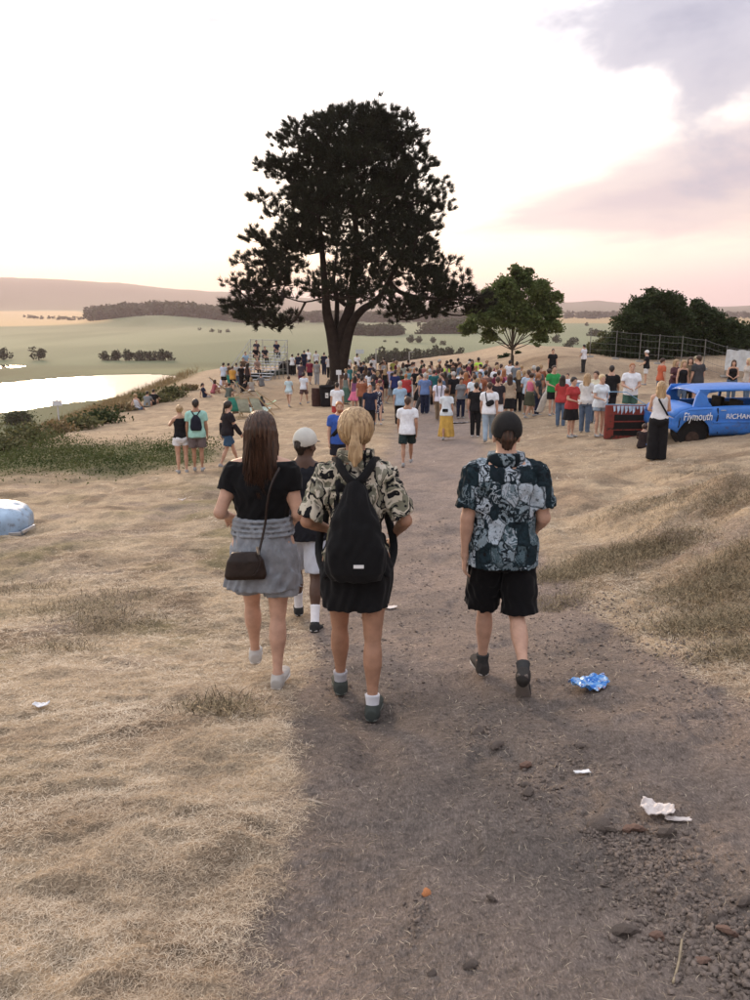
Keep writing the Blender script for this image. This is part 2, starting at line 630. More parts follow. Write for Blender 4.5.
for f in (f1, f2, f3, f4):
    c = t.mix(1.0, c, f, 'MULTIPLY')
t.l(c, b.inputs['Base Color'])
b.inputs['Roughness'].default_value = .95
b.inputs['Specular IOR Level'].default_value = .12
hsum = t.math('ADD', t.math('MULTIPLY', n1.outputs[0], .7), t.math('MULTIPLY', n2.outputs[0], .35))
bp = t.n('ShaderNodeBump', inp={'Strength': .95, 'Distance': .045})
t.l(hsum, bp.inputs['Height'])
t.l(bp.outputs[0], b.inputs['Normal'])
ground = link('ground', gme, gm)
tag(ground, kind='structure')

# water
wm = bpy.data.materials.new('pond_water')
wm.use_nodes = True
t = NT(wm.node_tree)
b = wm.node_tree.nodes['Principled BSDF']
b.inputs['Base Color'].default_value = (.05, .06, .06, 1)
b.inputs['Roughness'].default_value = .05
b.inputs['IOR'].default_value = 1.33
b.inputs['Specular IOR Level'].default_value = .6
b.inputs['Metallic'].default_value = 0.0
pos = t.n('ShaderNodeNewGeometry').outputs['Position']
nw = t.noise(t.mapping(pos, scale=(1, .4, 1)), 1.2, 3, .5)
bp = t.n('ShaderNodeBump', inp={'Strength': .04, 'Distance': .05})
t.l(nw.outputs[0], bp.inputs['Height'])
t.l(bp.outputs[0], b.inputs['Normal'])
for i, poly in enumerate((POND_POLY, POND2, POND3)):
    c0 = np.mean([p[:2] for p in poly], 0)
    V = [(c0[0] + (p[0] - c0[0]) * 1.05, c0[1] + (p[1] - c0[1]) * 1.05, POND + .12) for p in poly]
    me = bpy.data.meshes.new('water'); me.from_pydata(V, [], [tuple(range(len(V)))]); me.update()
    tag(link('water', me, wm), kind='structure')

# ------------------------------------------------------------------ vegetation
def leaf_mat(name, col, col2, rough=.7, tr=.25, scale=1.2):
    m = bpy.data.materials.new(name)
    m.use_nodes = True
    t = NT(m.node_tree)
    b = m.node_tree.nodes['Principled BSDF']
    co = t.n('ShaderNodeTexCoord').outputs['Object']
    nz = t.noise(co, scale, 3, .6)
    nz2 = t.noise(co, scale * 9, 2, .6)
    c = t.mix(t.ramp(nz.outputs[0], [(.35, 0), (.65, 1)]), col, col2)
    c = t.mix(1.0, c, t.ramp(nz2.outputs[0], [(.3, .7), (.7, 1.35)]), 'MULTIPLY')
    t.l(c, b.inputs['Base Color'])
    b.inputs['Roughness'].default_value = rough
    b.inputs['Specular IOR Level'].default_value = .2
    tl = t.n('ShaderNodeBsdfTranslucent')
    t.l(c, tl.inputs['Color'])
    mx = t.n('ShaderNodeMixShader')
    mx.inputs[0].default_value = tr
    t.l(b.outputs[0], mx.inputs[1]); t.l(tl.outputs[0], mx.inputs[2])
    t.l(mx.outputs[0], m.node_tree.nodes['Material Output'].inputs['Surface'])
    return m


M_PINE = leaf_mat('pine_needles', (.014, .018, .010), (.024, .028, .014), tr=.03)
M_LEAF = leaf_mat('broad_leaves', (.085, .120, .040), (.155, .190, .065))
M_LEAF2 = leaf_mat('dark_leaves', (.026, .042, .016), (.045, .062, .022))
M_LEAF3 = leaf_mat('far_leaves', (.030, .040, .022), (.048, .058, .028), scale=.1)
M_WEED = leaf_mat('weed_leaves', (.040, .062, .018), (.105, .115, .042), scale=.8)
M_SHRUB = leaf_mat('shrub_leaves', (.065, .075, .030), (.13, .125, .055), scale=1.5)
M_DRY = leaf_mat('dry_stalks', (.26, .19, .10), (.16, .12, .06), scale=2)
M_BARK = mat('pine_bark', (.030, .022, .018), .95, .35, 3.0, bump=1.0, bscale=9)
M_BARK2 = mat('grey_bark', (.075, .06, .045), .95, .3, 3.0, bump=1.0, bscale=14)


def unit(v):
    return v / np.maximum(np.linalg.norm(v, axis=-1, keepdims=True), 1e-9)


def needle_soup(C, A, n, L, w, spread=1.0):
    """n thin triangular needles bunches round each clump centre C with axis A"""
    N = len(C)
    d = unit(A[:, None, :] * 1.0 + rng.normal(0, spread * .55, (N, n, 3)))
    base = C[:, None, :] + rng.uniform(-.06, .10, (N, n, 1)) * A[:, None, :] + rng.normal(0, .04, (N, n, 3))
    side = unit(np.cross(d, rng.normal(0, 1, (N, n, 3))))
    LL = L * rng.uniform(.6, 1.2, (N, n, 1)); ww = w * rng.uniform(.7, 1.3, (N, n, 1))
    V = np.stack([base - side * ww, base + side * ww, base + d * LL], 2).reshape(-1, 3)
    return V, np.arange(len(V)).reshape(-1, 3)


def leaf_soup(P, size, up=.3):
    """one rhombic leaf at every point"""
    N = len(P)
    nrm = unit(rng.normal(0, 1, (N, 3)) + np.array([0, 0, up]))
    a = unit(np.cross(nrm, rng.normal(0, 1, (N, 3)))); b_ = np.cross(nrm, a)
    s = size * rng.uniform(.6, 1.3, (N, 1))
    V = np.stack([P - a * s, P - b_ * s * .55 + nrm * s * .12, P + a * s, P + b_ * s * .55 + nrm * s * .12], 1).reshape(-1, 3)
    return V, np.arange(len(V)).reshape(-1, 4)


def smooth_line(pts, n=6):
    P = [Vector(p) for p in pts]
    out = []
    for i in range(len(P) - 1):
        p0 = P[max(i - 1, 0)]; p1 = P[i]; p2 = P[i + 1]; p3 = P[min(i + 2, len(P) - 1)]
        for k in range(n):
            t_ = k / n
            out.append(.5 * ((2 * p1) + (p2 - p0) * t_ + (2 * p0 - 5 * p1 + 4 * p2 - p3) * t_ ** 2 + (3 * p1 - p0 - 3 * p2 + p3) * t_ ** 3))
    out.append(P[-1])
    return out


def limb(mb, pts, r0, r1, n=8, k=5, wob=.0):
    L = smooth_line(pts, k)
    R_ = [r0 + (r1 - r0) * (i / (len(L) - 1)) ** .8 for i in range(len(L))]
    if wob:
        L = [p + Vector((rnd.uniform(-wob, wob), rnd.uniform(-wob, wob), rnd.uniform(-wob, wob))) * (0 if i == 0 else 1) for i, p in enumerate(L)]
    mb.tube(L, R_, n)


# --- the big pine
PX, PY = hit(338, 392)
PZ = gz(PX, PY)
dep = PY * math.cos(PITCH) - (PZ + 8) * math.sin(PITCH) - 1.0


def pine_pt(px, py, dy=0.0):
    """local point of the pine at a pixel, dy metres behind the trunk plane"""
    r = ray(px, py)
    q = r * ((PY + dy) / r[1])
    return (q[0] - PX, dy, q[2] - PZ)


pine = thing('pine_tree', 'tall dark spreading pine standing alone in the middle of the hilltop', 'tree', (PX, PY, PZ))
tb = MB()
base = pine_pt(338, 392)
limb(tb, [(0, 0, -.5), (0, 0, .5), pine_pt(336, 360), pine_pt(332, 335), pine_pt(327, 313, -.3), pine_pt(325, 287, -.5), pine_pt(322, 250, -.6), pine_pt(318, 205, -.5)], .64, .10, 14)
limb(tb, [(0.05, .05, .4), pine_pt(338, 362, .1), pine_pt(341, 335, .2), pine_pt(350, 308, .3), pine_pt(354, 281, .4), pine_pt(357, 247, .3), pine_pt(352, 190), pine_pt(350, 130)], .58, .07, 14)
limb(tb, [pine_pt(341, 372, .0), pine_pt(346, 345, -.2), pine_pt(352, 324, -.3), pine_pt(362, 310, -.4), pine_pt(377, 300, -.6), pine_pt(390, 279, -.8), pine_pt(403, 249, -.8), pine_pt(412, 205, -.6)], .40, .07, 10)
limb(tb, [pine_pt(389, 282, -.8), pine_pt(400, 292, -1.2), pine_pt(417, 297, -1.5), pine_pt(440, 299, -1.4), pine_pt(462, 300, -1.2), pine_pt(478, 304, -1)], .17, .05, 8)
limb(tb, [pine_pt(336, 330, .3), pine_pt(337, 300, .9), pine_pt(334, 280, 1.3), pine_pt(338, 240, 2)], .20, .05, 8)
limb(tb, [pine_pt(345, 305, .5), pine_pt(337, 298, .2), pine_pt(330, 285, 0)], .14, .05, 8)
# root flare
for k in range(7):
    a = k * .9 + .2
    tb.tube([(math.cos(a) * .35, math.sin(a) * .35, .7), (math.cos(a) * .75, math.sin(a) * .75, .12), (math.cos(a) * 1.15, math.sin(a) * 1.15, -.25)], [.34, .26, .10], 8)
rows = np.array([108, 115, 125, 140, 150, 165, 180, 200, 220, 240, 255, 270, 285, 300, 315, 326, 333])
lft = np.array([340, 314, 296, 278, 270, 267, 265, 264, 260, 250, 241, 240, 236, 230, 228, 240, 262])
rgt = np.array([356, 392, 408, 417, 424, 431, 432, 440, 440, 445, 453, 466, 468, 478, 482, 478, 300])
pads = []
for py in np.arange(116, 330, 7.0):
    L_ = np.interp(py, rows, lft); R_ = np.interp(py, rows, rgt)
    npad = int(np.interp(py, [116, 150, 220, 260, 300, 320, 330], [5, 9, 10, 9, 7, 4, 2]))
    for k in range(npad):
        ph = 2 * math.pi * (k + rnd.random() * .9) / npad
        rho = rnd.uniform(.50, .98) if py < 215 else rnd.uniform(.66, .98)
        c_ = math.cos(ph)
        x0 = 350 + (py - 200) * -.01
        ex = x0 + (R_ - x0 - 8) * c_ * rho if c_ > 0 else x0 + (x0 - L_ - 8) * c_ * rho
        half = (R_ - L_) / 2 * .0556
        dyy = math.sin(ph) * rho * half * .85
        if py > 300 and abs(ex - 345) < 48:
            continue
        if py > 318 and ex > 400:
            continue
        p = pine_pt(ex, py, dyy * .98)
        pads.append((np.array(p), rnd.uniform(.75, 1.3)))
for q in [(470, 302), (481, 296), (474, 311), (484, 306), (462, 292), (238, 310), (229, 305), (247, 320), (270, 326), (284, 326), (262, 318), (415, 310), (428, 314), (441, 305), (350, 114), (336, 119), (371, 119), (392, 122), (318, 122), (297, 127), (408, 121), (280, 140), (418, 135), (430, 165), (438, 188), (443, 206),
          (268, 168), (262, 200), (252, 236), (242, 262), (234, 285), (450, 262), (464, 276)]:
    pads.append((np.array(pine_pt(q[0], q[1], rnd.uniform(-1.6, 1.6))), rnd.uniform(.65, .95)))
Cs = []; As = []
stems = [[pine_pt(354, 281, .4), pine_pt(357, 247, .3), pine_pt(352, 190), pine_pt(350, 130)], [pine_pt(327, 313, -.3), pine_pt(325, 287, -.5), pine_pt(322, 250, -.6), pine_pt(318, 205, -.5)], [pine_pt(377, 300, -.6), pine_pt(390, 279, -.8), pine_pt(403, 249, -.8), pine_pt(412, 205, -.6)]]
pads.sort(key=lambda q: np.hypot(q[0][0] - .9, q[0][1]) + .15 * abs(q[0][2] - 6))
nodes_ = [np.array(s) for st in stems for s in smooth_line(st, 3)]
for p, rad in pads:
    nc = int(26 * rad ** 2)
    th = rng.uniform(0, 2 * math.pi, nc); rr_ = rad * np.sqrt(rng.uniform(0, 1, nc))
    z_ = rng.normal(0, .22, nc) * rad + .25 * rad * (1 - (rr_ / rad) ** 2)
    c3 = np.stack([p[0] + rr_ * np.cos(th), p[1] + rr_ * np.sin(th), p[2] + z_], 1)
    out = np.stack([np.cos(th) * rr_ / rad, np.sin(th) * rr_ / rad, np.full(nc, .75)], 1) + np.array([p[0] * .05, p[1] * .05, 0])
    Cs.append(c3); As.append(unit(out + rng.normal(0, .2, out.shape)))
    # bough from the nearest stem, starting lower than its pad
    best = None
    for s in nodes_:
        dd = float(np.linalg.norm(np.array(s) - p)) + (2.2 if s[2] > p[2] + .2 else 0) + .25 * float(np.hypot(s[0] - .9, s[1]))
        if best is None or dd < best[0]:
            best = (dd, s)
    nodes_.append(p.copy())
    s = Vector(best[1]); e = Vector(p)
    mid = s.lerp(e, .55) + Vector((rnd.uniform(-.3, .3), rnd.uniform(-.3, .3), -.25))
    nodes_.append(np.array(mid))
    limb(tb, [s, mid, e], .045 + .008 * best[0], .03, 5, 3)
    for q in range(4):
        tb.tube([e.lerp(s, .15), Vector(c3[q % nc])], [.022, .012], 4, False)
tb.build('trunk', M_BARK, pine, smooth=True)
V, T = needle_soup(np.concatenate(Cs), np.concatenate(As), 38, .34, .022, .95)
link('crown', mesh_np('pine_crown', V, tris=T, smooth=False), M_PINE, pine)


# --- broadleaf trees
def broad_tree(px, py_base, crown, m, label, leaf=.13, n=16000, trunk=.16, group=None, yd=None, name='broadleaf_tree'):
    """crown: list of (px, py, radius px) lobes"""
    if yd is None:
        x, y = hit(px, py_base)
    else:
        y = yd; r = ray(px, py_base); x = r[0] / r[1] * y
    z = gz(x, y)
    t_ = thing(name, label, 'tree', (x, y, z), group=group)
    k = y / 809 * 1.0
    tb_ = MB()
    tops = []
    P = []
    for (cx, cy, r) in crown:
        q = ray(cx, cy) * (y / ray(cx, cy)[1])
        c = np.array([q[0] - x, rnd.uniform(-.6, .6) * r * k, q[2] - z])
        R_ = r * k
        tops.append(c)
        nn = int(n * r * r / sum(l[2] ** 2 for l in crown))
        # twig clumps within the lobe, then leaves about each clump
        ncl = max(6, nn // 26)
        u = unit(rng.normal(0, 1, (ncl, 3))) * (rng.uniform(.25, 1.0, (ncl, 1)) ** .45) * R_ * np.array([1, 1, .85])
        u *= (1 + .28 * np.sin(u[:, :1] * 5 / R_ + u[:, 2:3] * 4 / R_))
        cl = c + u
        P.append((cl[:, None, :] + rng.normal(0, 1, (ncl, 26, 3)) * np.array([.30, .30, .17]) * min(1.0, R_ * .6)).reshape(-1, 3))
    H = max(c[2] for c in tops)
    fork = Vector((0, 0, min(c[2] for c in tops) * .55))
    limb(tb_, [(0, 0, -.3), (0.03, 0, fork.z * .6), fork, (0.1, 0, H * .8)], trunk, trunk * .25, 9)
    for c in tops:
        limb(tb_, [fork if rnd.random() < .5 else Vector((0, 0, fork.z * 1.25)), Vector(c) * .55 + Vector((0, 0, fork.z * .35)), c], trunk * .26, .015, 6, 3)
    tb_.build('trunk', M_BARK2, t_, smooth=True)
    V, Q = leaf_soup(np.concatenate(P), leaf)
    link('crown', mesh_np(name + '_crown', V, quads=Q, smooth=False), m, t_)
    return t_


broad_tree(512, 357, [(521, 279, 12), (503, 287, 12), (538, 289, 13), (489, 300, 12), (513, 300, 14), (543, 306, 14), (555, 297, 7), (482, 318, 13), (503, 320, 11), (530, 321, 13), (551, 326, 10), (469, 327, 8), (515, 269, 6), (553, 312, 8), (490, 336, 8), (540, 337, 8), (528, 271, 5), (470, 310, 6), (498, 308, 12), (520, 312, 13), (512, 290, 11)],
           M_LEAF, 'round green broadleaf tree on the back edge of the hilltop right of the big pine', n=42000, trunk=.17, leaf=.105, yd=60)
broad_tree(660, 366, [(655, 300, 12), (640, 308, 12), (672, 304, 13), (628, 322, 14), (650, 322, 18), (680, 320, 15), (640, 342, 18), (668, 342, 18), (620, 345, 14), (645, 358, 9), (665, 359, 9), (628, 358, 9)],
           M_LEAF2, 'tallest dark bushy tree of the thicket behind the wire fence', n=42000, leaf=.115, yd=64, group='trees of the thicket behind the fence')
broad_tree(705, 366, [(700, 312, 12), (688, 322, 12), (714, 322, 12), (698, 338, 16), (720, 340, 15), (684, 350, 12), (695, 358, 9), (712, 358, 9)],
           M_LEAF2, 'dark tree of the thicket directly right of its tallest tree', n=28000, leaf=.115, yd=66, group='trees of the thicket behind the fence')
broad_tree(748, 368, [(735, 330, 11), (752, 335, 13), (740, 348, 15), (765, 345, 16), (728, 348, 11), (738, 360, 9), (755, 361, 9), (790, 345, 18), (820, 350, 18)],
           M_LEAF2, 'low dark tree of the thicket at the right edge of the photo', n=26000, leaf=.12, yd=66, group='trees of the thicket behind the fence')
broad_tree(604, 364, [(604, 345, 11), (594, 352, 9), (615, 350, 11), (586, 357, 6), (606, 356, 10)],
           M_SHRUB, 'light green bush at the left end of the thicket', n=12000, leaf=.13, yd=68, trunk=.08, name='bush', group='bushes along the back edge of the hilltop')
broad_tree(530, 366, [(505, 358, 6), (520, 357, 5), (537, 359, 6), (550, 357, 5), (560, 359, 6)],
           M_LEAF2, 'low dark scrub under the round broadleaf tree', n=5000, leaf=.14, yd=68, trunk=.05, name='bush', group='bushes along the back edge of the hilltop')


# --- shrubs on the left crest
def shrub(px, py, w, h, m, label, dens=1.0):
    x, y = hit(px, py)
    z = gz(x, y)
    k = y / 809
    W_, H_ = w * k, h * k * .54
    t_ = thing('shrub', label, 'shrub', (x, y, z), group='shrubs along the left crest')
    n = int(1500 * dens * max(.4, W_ * H_ / 2))
    P = rng.normal(0, 1, (n, 3)) * np.array([W_ * .28, W_ * .28, H_ * .25]) + np.array([0, 0, H_ * .45])
    P = P[P[:, 2] > 0]
    P[:, 0] += .12 * np.sin(P[:, 2] * 9 + P[:, 1] * 3)
    V, Q = leaf_soup(P, .055 * (1 + y / 60))
    link('foliage', mesh_np('shrub_foliage', V, quads=Q, smooth=False), m, t_)
    mb = MB()
    for i in range(9):
        a = rnd.uniform(0, 6.28); r = rnd.uniform(.1, .45)
        mb.tube([(0, 0, -.1), (math.cos(a) * r * W_ * .5, math.sin(a) * r * W_ * .5, H_ * .5), (math.cos(a) * r * W_, math.sin(a) * r * W_, H_ * rnd.uniform(.8, 1.15))], [.02, .012, .004], 4)
    mb.build('stem', M_BARK2, t_)


for q in [(4, 452, 40, 34, M_SHRUB, 'dense olive shrub on the crest at the far left edge of the photo'),
          (30, 444, 44, 40, M_SHRUB, 'wide leafy shrub on the crest left of the small white sign'),
          (58, 434, 30, 26, M_DRY, 'dry brown shrub right under the small white sign'),
          (82, 428, 34, 26, M_SHRUB, 'olive shrub on the crest right of the small white sign'),
          (105, 422, 32, 30, M_LEAF2, 'darkest rounded shrub on the crest'),
          (126, 412, 24, 16, M_DRY, 'thin dry shrub left of the people sitting on the slope'),
          (158, 402, 26, 20, M_SHRUB, 'green shrub just right of the people sitting on the slope'),
          (173, 397, 22, 22, M_SHRUB, 'shrub at the top of the crest where the pond ends'),
          (19, 424, 18, 22, M_LEAF2, 'leafy sapling poking above the wide shrub against the pond'),
          (143, 400, 16, 14, M_SHRUB, 'small shrub behind the people sitting on the slope'),
          (188, 390, 16, 10, M_DRY, 'low dry shrub right of the pond end')]:
    shrub(*q)


def scatter(n, x0, x1, y0, y1, maskf):
    x = rng.uniform(x0, x1, n); y = rng.uniform(y0, y1, n)
    k = rng.random(n) < maskf(x, y)
    x, y = x[k], y[k]
    return x, y, height(x, y)


def blades(x, y, z, L, w, lean=.4, flat=0.0, drift=None):
    """thin two-triangle bent blades; flat=1 lays them down"""
    N = len(x)
    a = rng.uniform(0, 2 * math.pi, N) if drift is None else rng.normal(drift, .62, N)
    L = L * rng.uniform(.4, 1.3, N); w = w * rng.uniform(.6, 1.3, N)
    el = rng.uniform(.25, 1.0, N) * (math.pi / 2) * (1 - flat) + rng.uniform(-.05, .30, N) * flat
    dirh = np.stack([np.cos(a), np.sin(a), np.zeros(N)], 1)
    up = np.array([0, 0, 1.0])
    d1 = dirh * np.cos(el)[:, None] + up * np.sin(el)[:, None]
    el2 = el - lean * rng.uniform(.2, 1.5, N)
    a2 = a + rng.normal(0, .5, N)
    d2 = np.stack([np.cos(a2), np.sin(a2), np.zeros(N)], 1) * np.cos(el2)[:, None] + up * np.sin(el2)[:, None]
    s = np.stack([-np.sin(a), np.cos(a), np.zeros(N)], 1) * w[:, None]
    b0 = np.stack([x, y, z], 1)
    m0 = b0 + d1 * (L * .5)[:, None]; e0 = m0 + d2 * (L * .5)[:, None]
    V = np.stack([b0, m0 - s, e0, m0 + s], 1).reshape(-1, 3)
    return V, np.arange(len(V)).reshape(-1, 4)


# weeds in the green strip (nobody could count them)
x, y, z = scatter(170000, -17, -3.6, 15, 32, lambda x, y: green_mask(x, y) * (.25 + .75 * sstep(-.2, .4, fbm(x, y, 1.3, 3, 71))))
V, Q = leaf_soup(np.stack([x, y, z + rng.gamma(2, .045, len(x)) + rng.random(len(x)) * .42 * sstep(-.05, .55, fbm(x, y, 1.3, 3, 71))], 1), .030)
tag(link('weeds', mesh_np('weeds', V, quads=Q, smooth=False), M_WEED), kind='stuff')
# dry brush and reeds on the flank towards the pond
x, y, z = scatter(60000, -32, -9.5, 16, 78, lambda x, y: sstep(-.6, .8, (-13.6 - .055 * (y - 25)) - x) * sstep(20, 4, (-13.6 - .055 * (y - 25)) - x) * (.3 + .7 * sstep(-.1, .3, fbm(x, y, 2.5, 3, 72))))
V, Q = blades(x, y, z, .8, .018, .5)
tag(link('dry_brush', mesh_np('dry_brush', V, quads=Q, smooth=False), M_DRY), kind='stuff')


# --- distant trees on the plain: shared low-cost meshes
def far_tree_mesh(seed, tall=1.0):
    r = np.random.default_rng(seed)
    lob = r.normal(0, 1, (8, 3)) * np.array([.24, .24, .16 * tall]) + np.array([0, 0, .42])
    P = np.concatenate([c + unit(r.normal(0, 1, (42, 3))) * np.array([.24, .24, .24]) * r.uniform(.7, 1.0, (42, 1)) for c in lob])
    P[:, 2] = np.clip(P[:, 2], .05, 1.05)
    V, Q = leaf_soup(P, .095, .4)
    Vt = np.array([(-.03, -.03, -.05), (.03, -.03, -.05), (.03, .03, -.05), (-.03, .03, -.05), (-.02, -.02, .6), (.02, -.02, .6), (.02, .02, .6), (-.02, .02, .6)])
    Qt = np.array([(0, 1, 5, 4), (1, 2, 6, 5), (2, 3, 7, 6), (3, 0, 4, 7)]) + len(V)
    return np.concatenate([V, Vt]), np.concatenate([Q, Qt])


FT = [far_tree_mesh(100 + i, 1 + .3 * (i % 3)) for i in range(5)]
FTM = [mesh_np('far_tree', *f, smooth=False) for f in FT]
for me in FTM:
    me.materials.append(M_LEAF3)


def plain_xy(px, py):
    q = P_plain(px, py)
    return q[0], q[1]


def far_tree(px, py, hpx, label, group, wf=1.0, name='tree'):
    x, y = plain_xy(px, py)
    s = hpx * math.hypot(x, y) / 809
    o = link(name, FTM[rnd.randrange(5)], None, None, (x, y, gz(x, y) - .3), (0, 0, rnd.uniform(0, 6)), (s * wf, s * wf, s))
    return tag(o, label, 'tree', group)


far_tree(4, 360, 12, 'lone round tree by the small pond inlet, at the left edge of the photo', 'single trees beyond the pond', 1.1)
far_tree(39, 360, 13, 'lone round tree beyond the pond, right of the one at the photo edge', 'single trees beyond the pond', 1.2)
g = 'row of trees in the dark clump beyond the pond'
ORD = ('first second third fourth fifth sixth seventh eighth ninth tenth eleventh twelfth thirteenth fourteenth fifteenth sixteenth seventeenth eighteenth nineteenth twentieth').split()
ORD += ['twenty-' + o for o in ORD[:9]] + ['thirtieth'] + ['thirty-' + o for o in ORD[:9]]
for i, (px, h) in enumerate([(105, 9), (112, 11), (119, 11), (126, 12), (132, 10), (140, 12), (147, 12), (154, 11), (161, 12), (168, 11)]):
    far_tree(px, 360.5, h, ORD[i] + ' tree from the left in the small dark clump beyond the pond', g, 1.0)
g = 'small trees dotted in a line across the far green field'
for i in range(20):
    far_tree(25 + i * 4.6 + rnd.uniform(-1.5, 1.5), 319 + i * .22 + rnd.uniform(-.4, .8), rnd.uniform(2.4, 4.4), ORD[i] + ' tiny tree from the left in the dotted line across the far field', g, 1.1)
g = 'trees of the long hedge below the far side of the hill'
for i in range(34):
    px = 374 + i * 2.55 + rnd.uniform(-1.5, 1.5)
    far_tree(px, 364 + rnd.uniform(-1.5, 1.5), rnd.uniform(11, 19), ORD[i] + ' dark tree from the left in the long hedge right of the pine trunk', g, .8)
_cnt = {}
for px, py, h in sorted([(412, 343, 9), (420, 343, 8), (432, 343, 7), (443, 345, 6), (463, 362, 9), (471, 362, 11), (480, 362, 10), (500, 355, 6), (397, 343, 3), (385, 342, 3), (450, 351, 3), (592, 336, 9), (598, 335, 6), (586, 326, 4), (566, 352, 12), (573, 345, 10), (555, 343, 9), (600, 350, 9), (212, 332, 4), (220, 333, 4), (228, 332, 4), (200, 330, 3)]):
    where = ('above the long hedge' if 340 <= py < 350 and px < 460 else 'right of the long hedge' if px < 505 and py > 350 else 'left of the big pine' if px < 240 else 'between the round tree and the thicket' if px > 540 else 'in the far fields')
    seen = _cnt.get(where, 0); _cnt[where] = seen + 1
    far_tree(px, py, h, ORD[seen] + ' small tree from the left standing ' + where, 'scattered trees in the far fields', 1.0)


def woods(name, n, px0, px1, py0, py1, hm0, hm1, shape=None):
    """a far wood that reads as one mass"""
    Vs = []; Qs = []; off = 0
    k = 0
    while k < n:
        px = rnd.uniform(px0, px1); py = rnd.uniform(py0, py1)
        if shape and not shape(px, py):
            continue
        x, y = plain_xy(px, py)
        s = rnd.uniform(hm0, hm1)
        V, Q = FT[rnd.randrange(5)]
        a = rnd.uniform(0, 6)
        R_ = np.array([[math.cos(a), -math.sin(a), 0], [math.sin(a), math.cos(a), 0], [0, 0, 1]])
        sel = slice(0, None, 3)
        Q2 = Q[:-4][sel]
        V2 = V[Q2.ravel()]
        c = V2.reshape(-1, 4, 3).mean(1, keepdims=True)
        V2 = (c + (V2.reshape(-1, 4, 3) - c) * 1.9).reshape(-1, 3)
        Vs.append((V2 @ R_.T) * np.array([s * 1.1, s * 1.1, s]) + np.array([x, y, gz(x, y)]))
        Qs.append(np.arange(len(V2)).reshape(-1, 4) + off); off += len(V2)
        k += 1
    o = link(name, mesh_np(name, np.concatenate(Vs), quads=np.concatenate(Qs), smooth=False), M_LEAF3)
    tag(o, kind='stuff')


woods('distant_forest', 420, 92, 262, 314.5, 324.5, 17, 24, lambda px, py: py > 316 or px > 120)
woods('distant_woods', 260, 290, 470, 318, 323, 15, 20)
woods('distant_woods', 120, 385, 470, 329, 334, 10, 14, lambda px, py: py > 338 - (px - 385) * .12)
woods('distant_woods', 60, 350, 400, 333.5, 336, 8, 11)
woods('distant_woods', 160, 560, 800, 316, 319, 12, 18)

# ------------------------------------------------------------------ people: smooth bodies and clothes grown from distance fields
def A3(*v):
    return np.array(v, float)


def unit1(v):
    v = np.asarray(v, float)
    return v / max(np.linalg.norm(v), 1e-9)


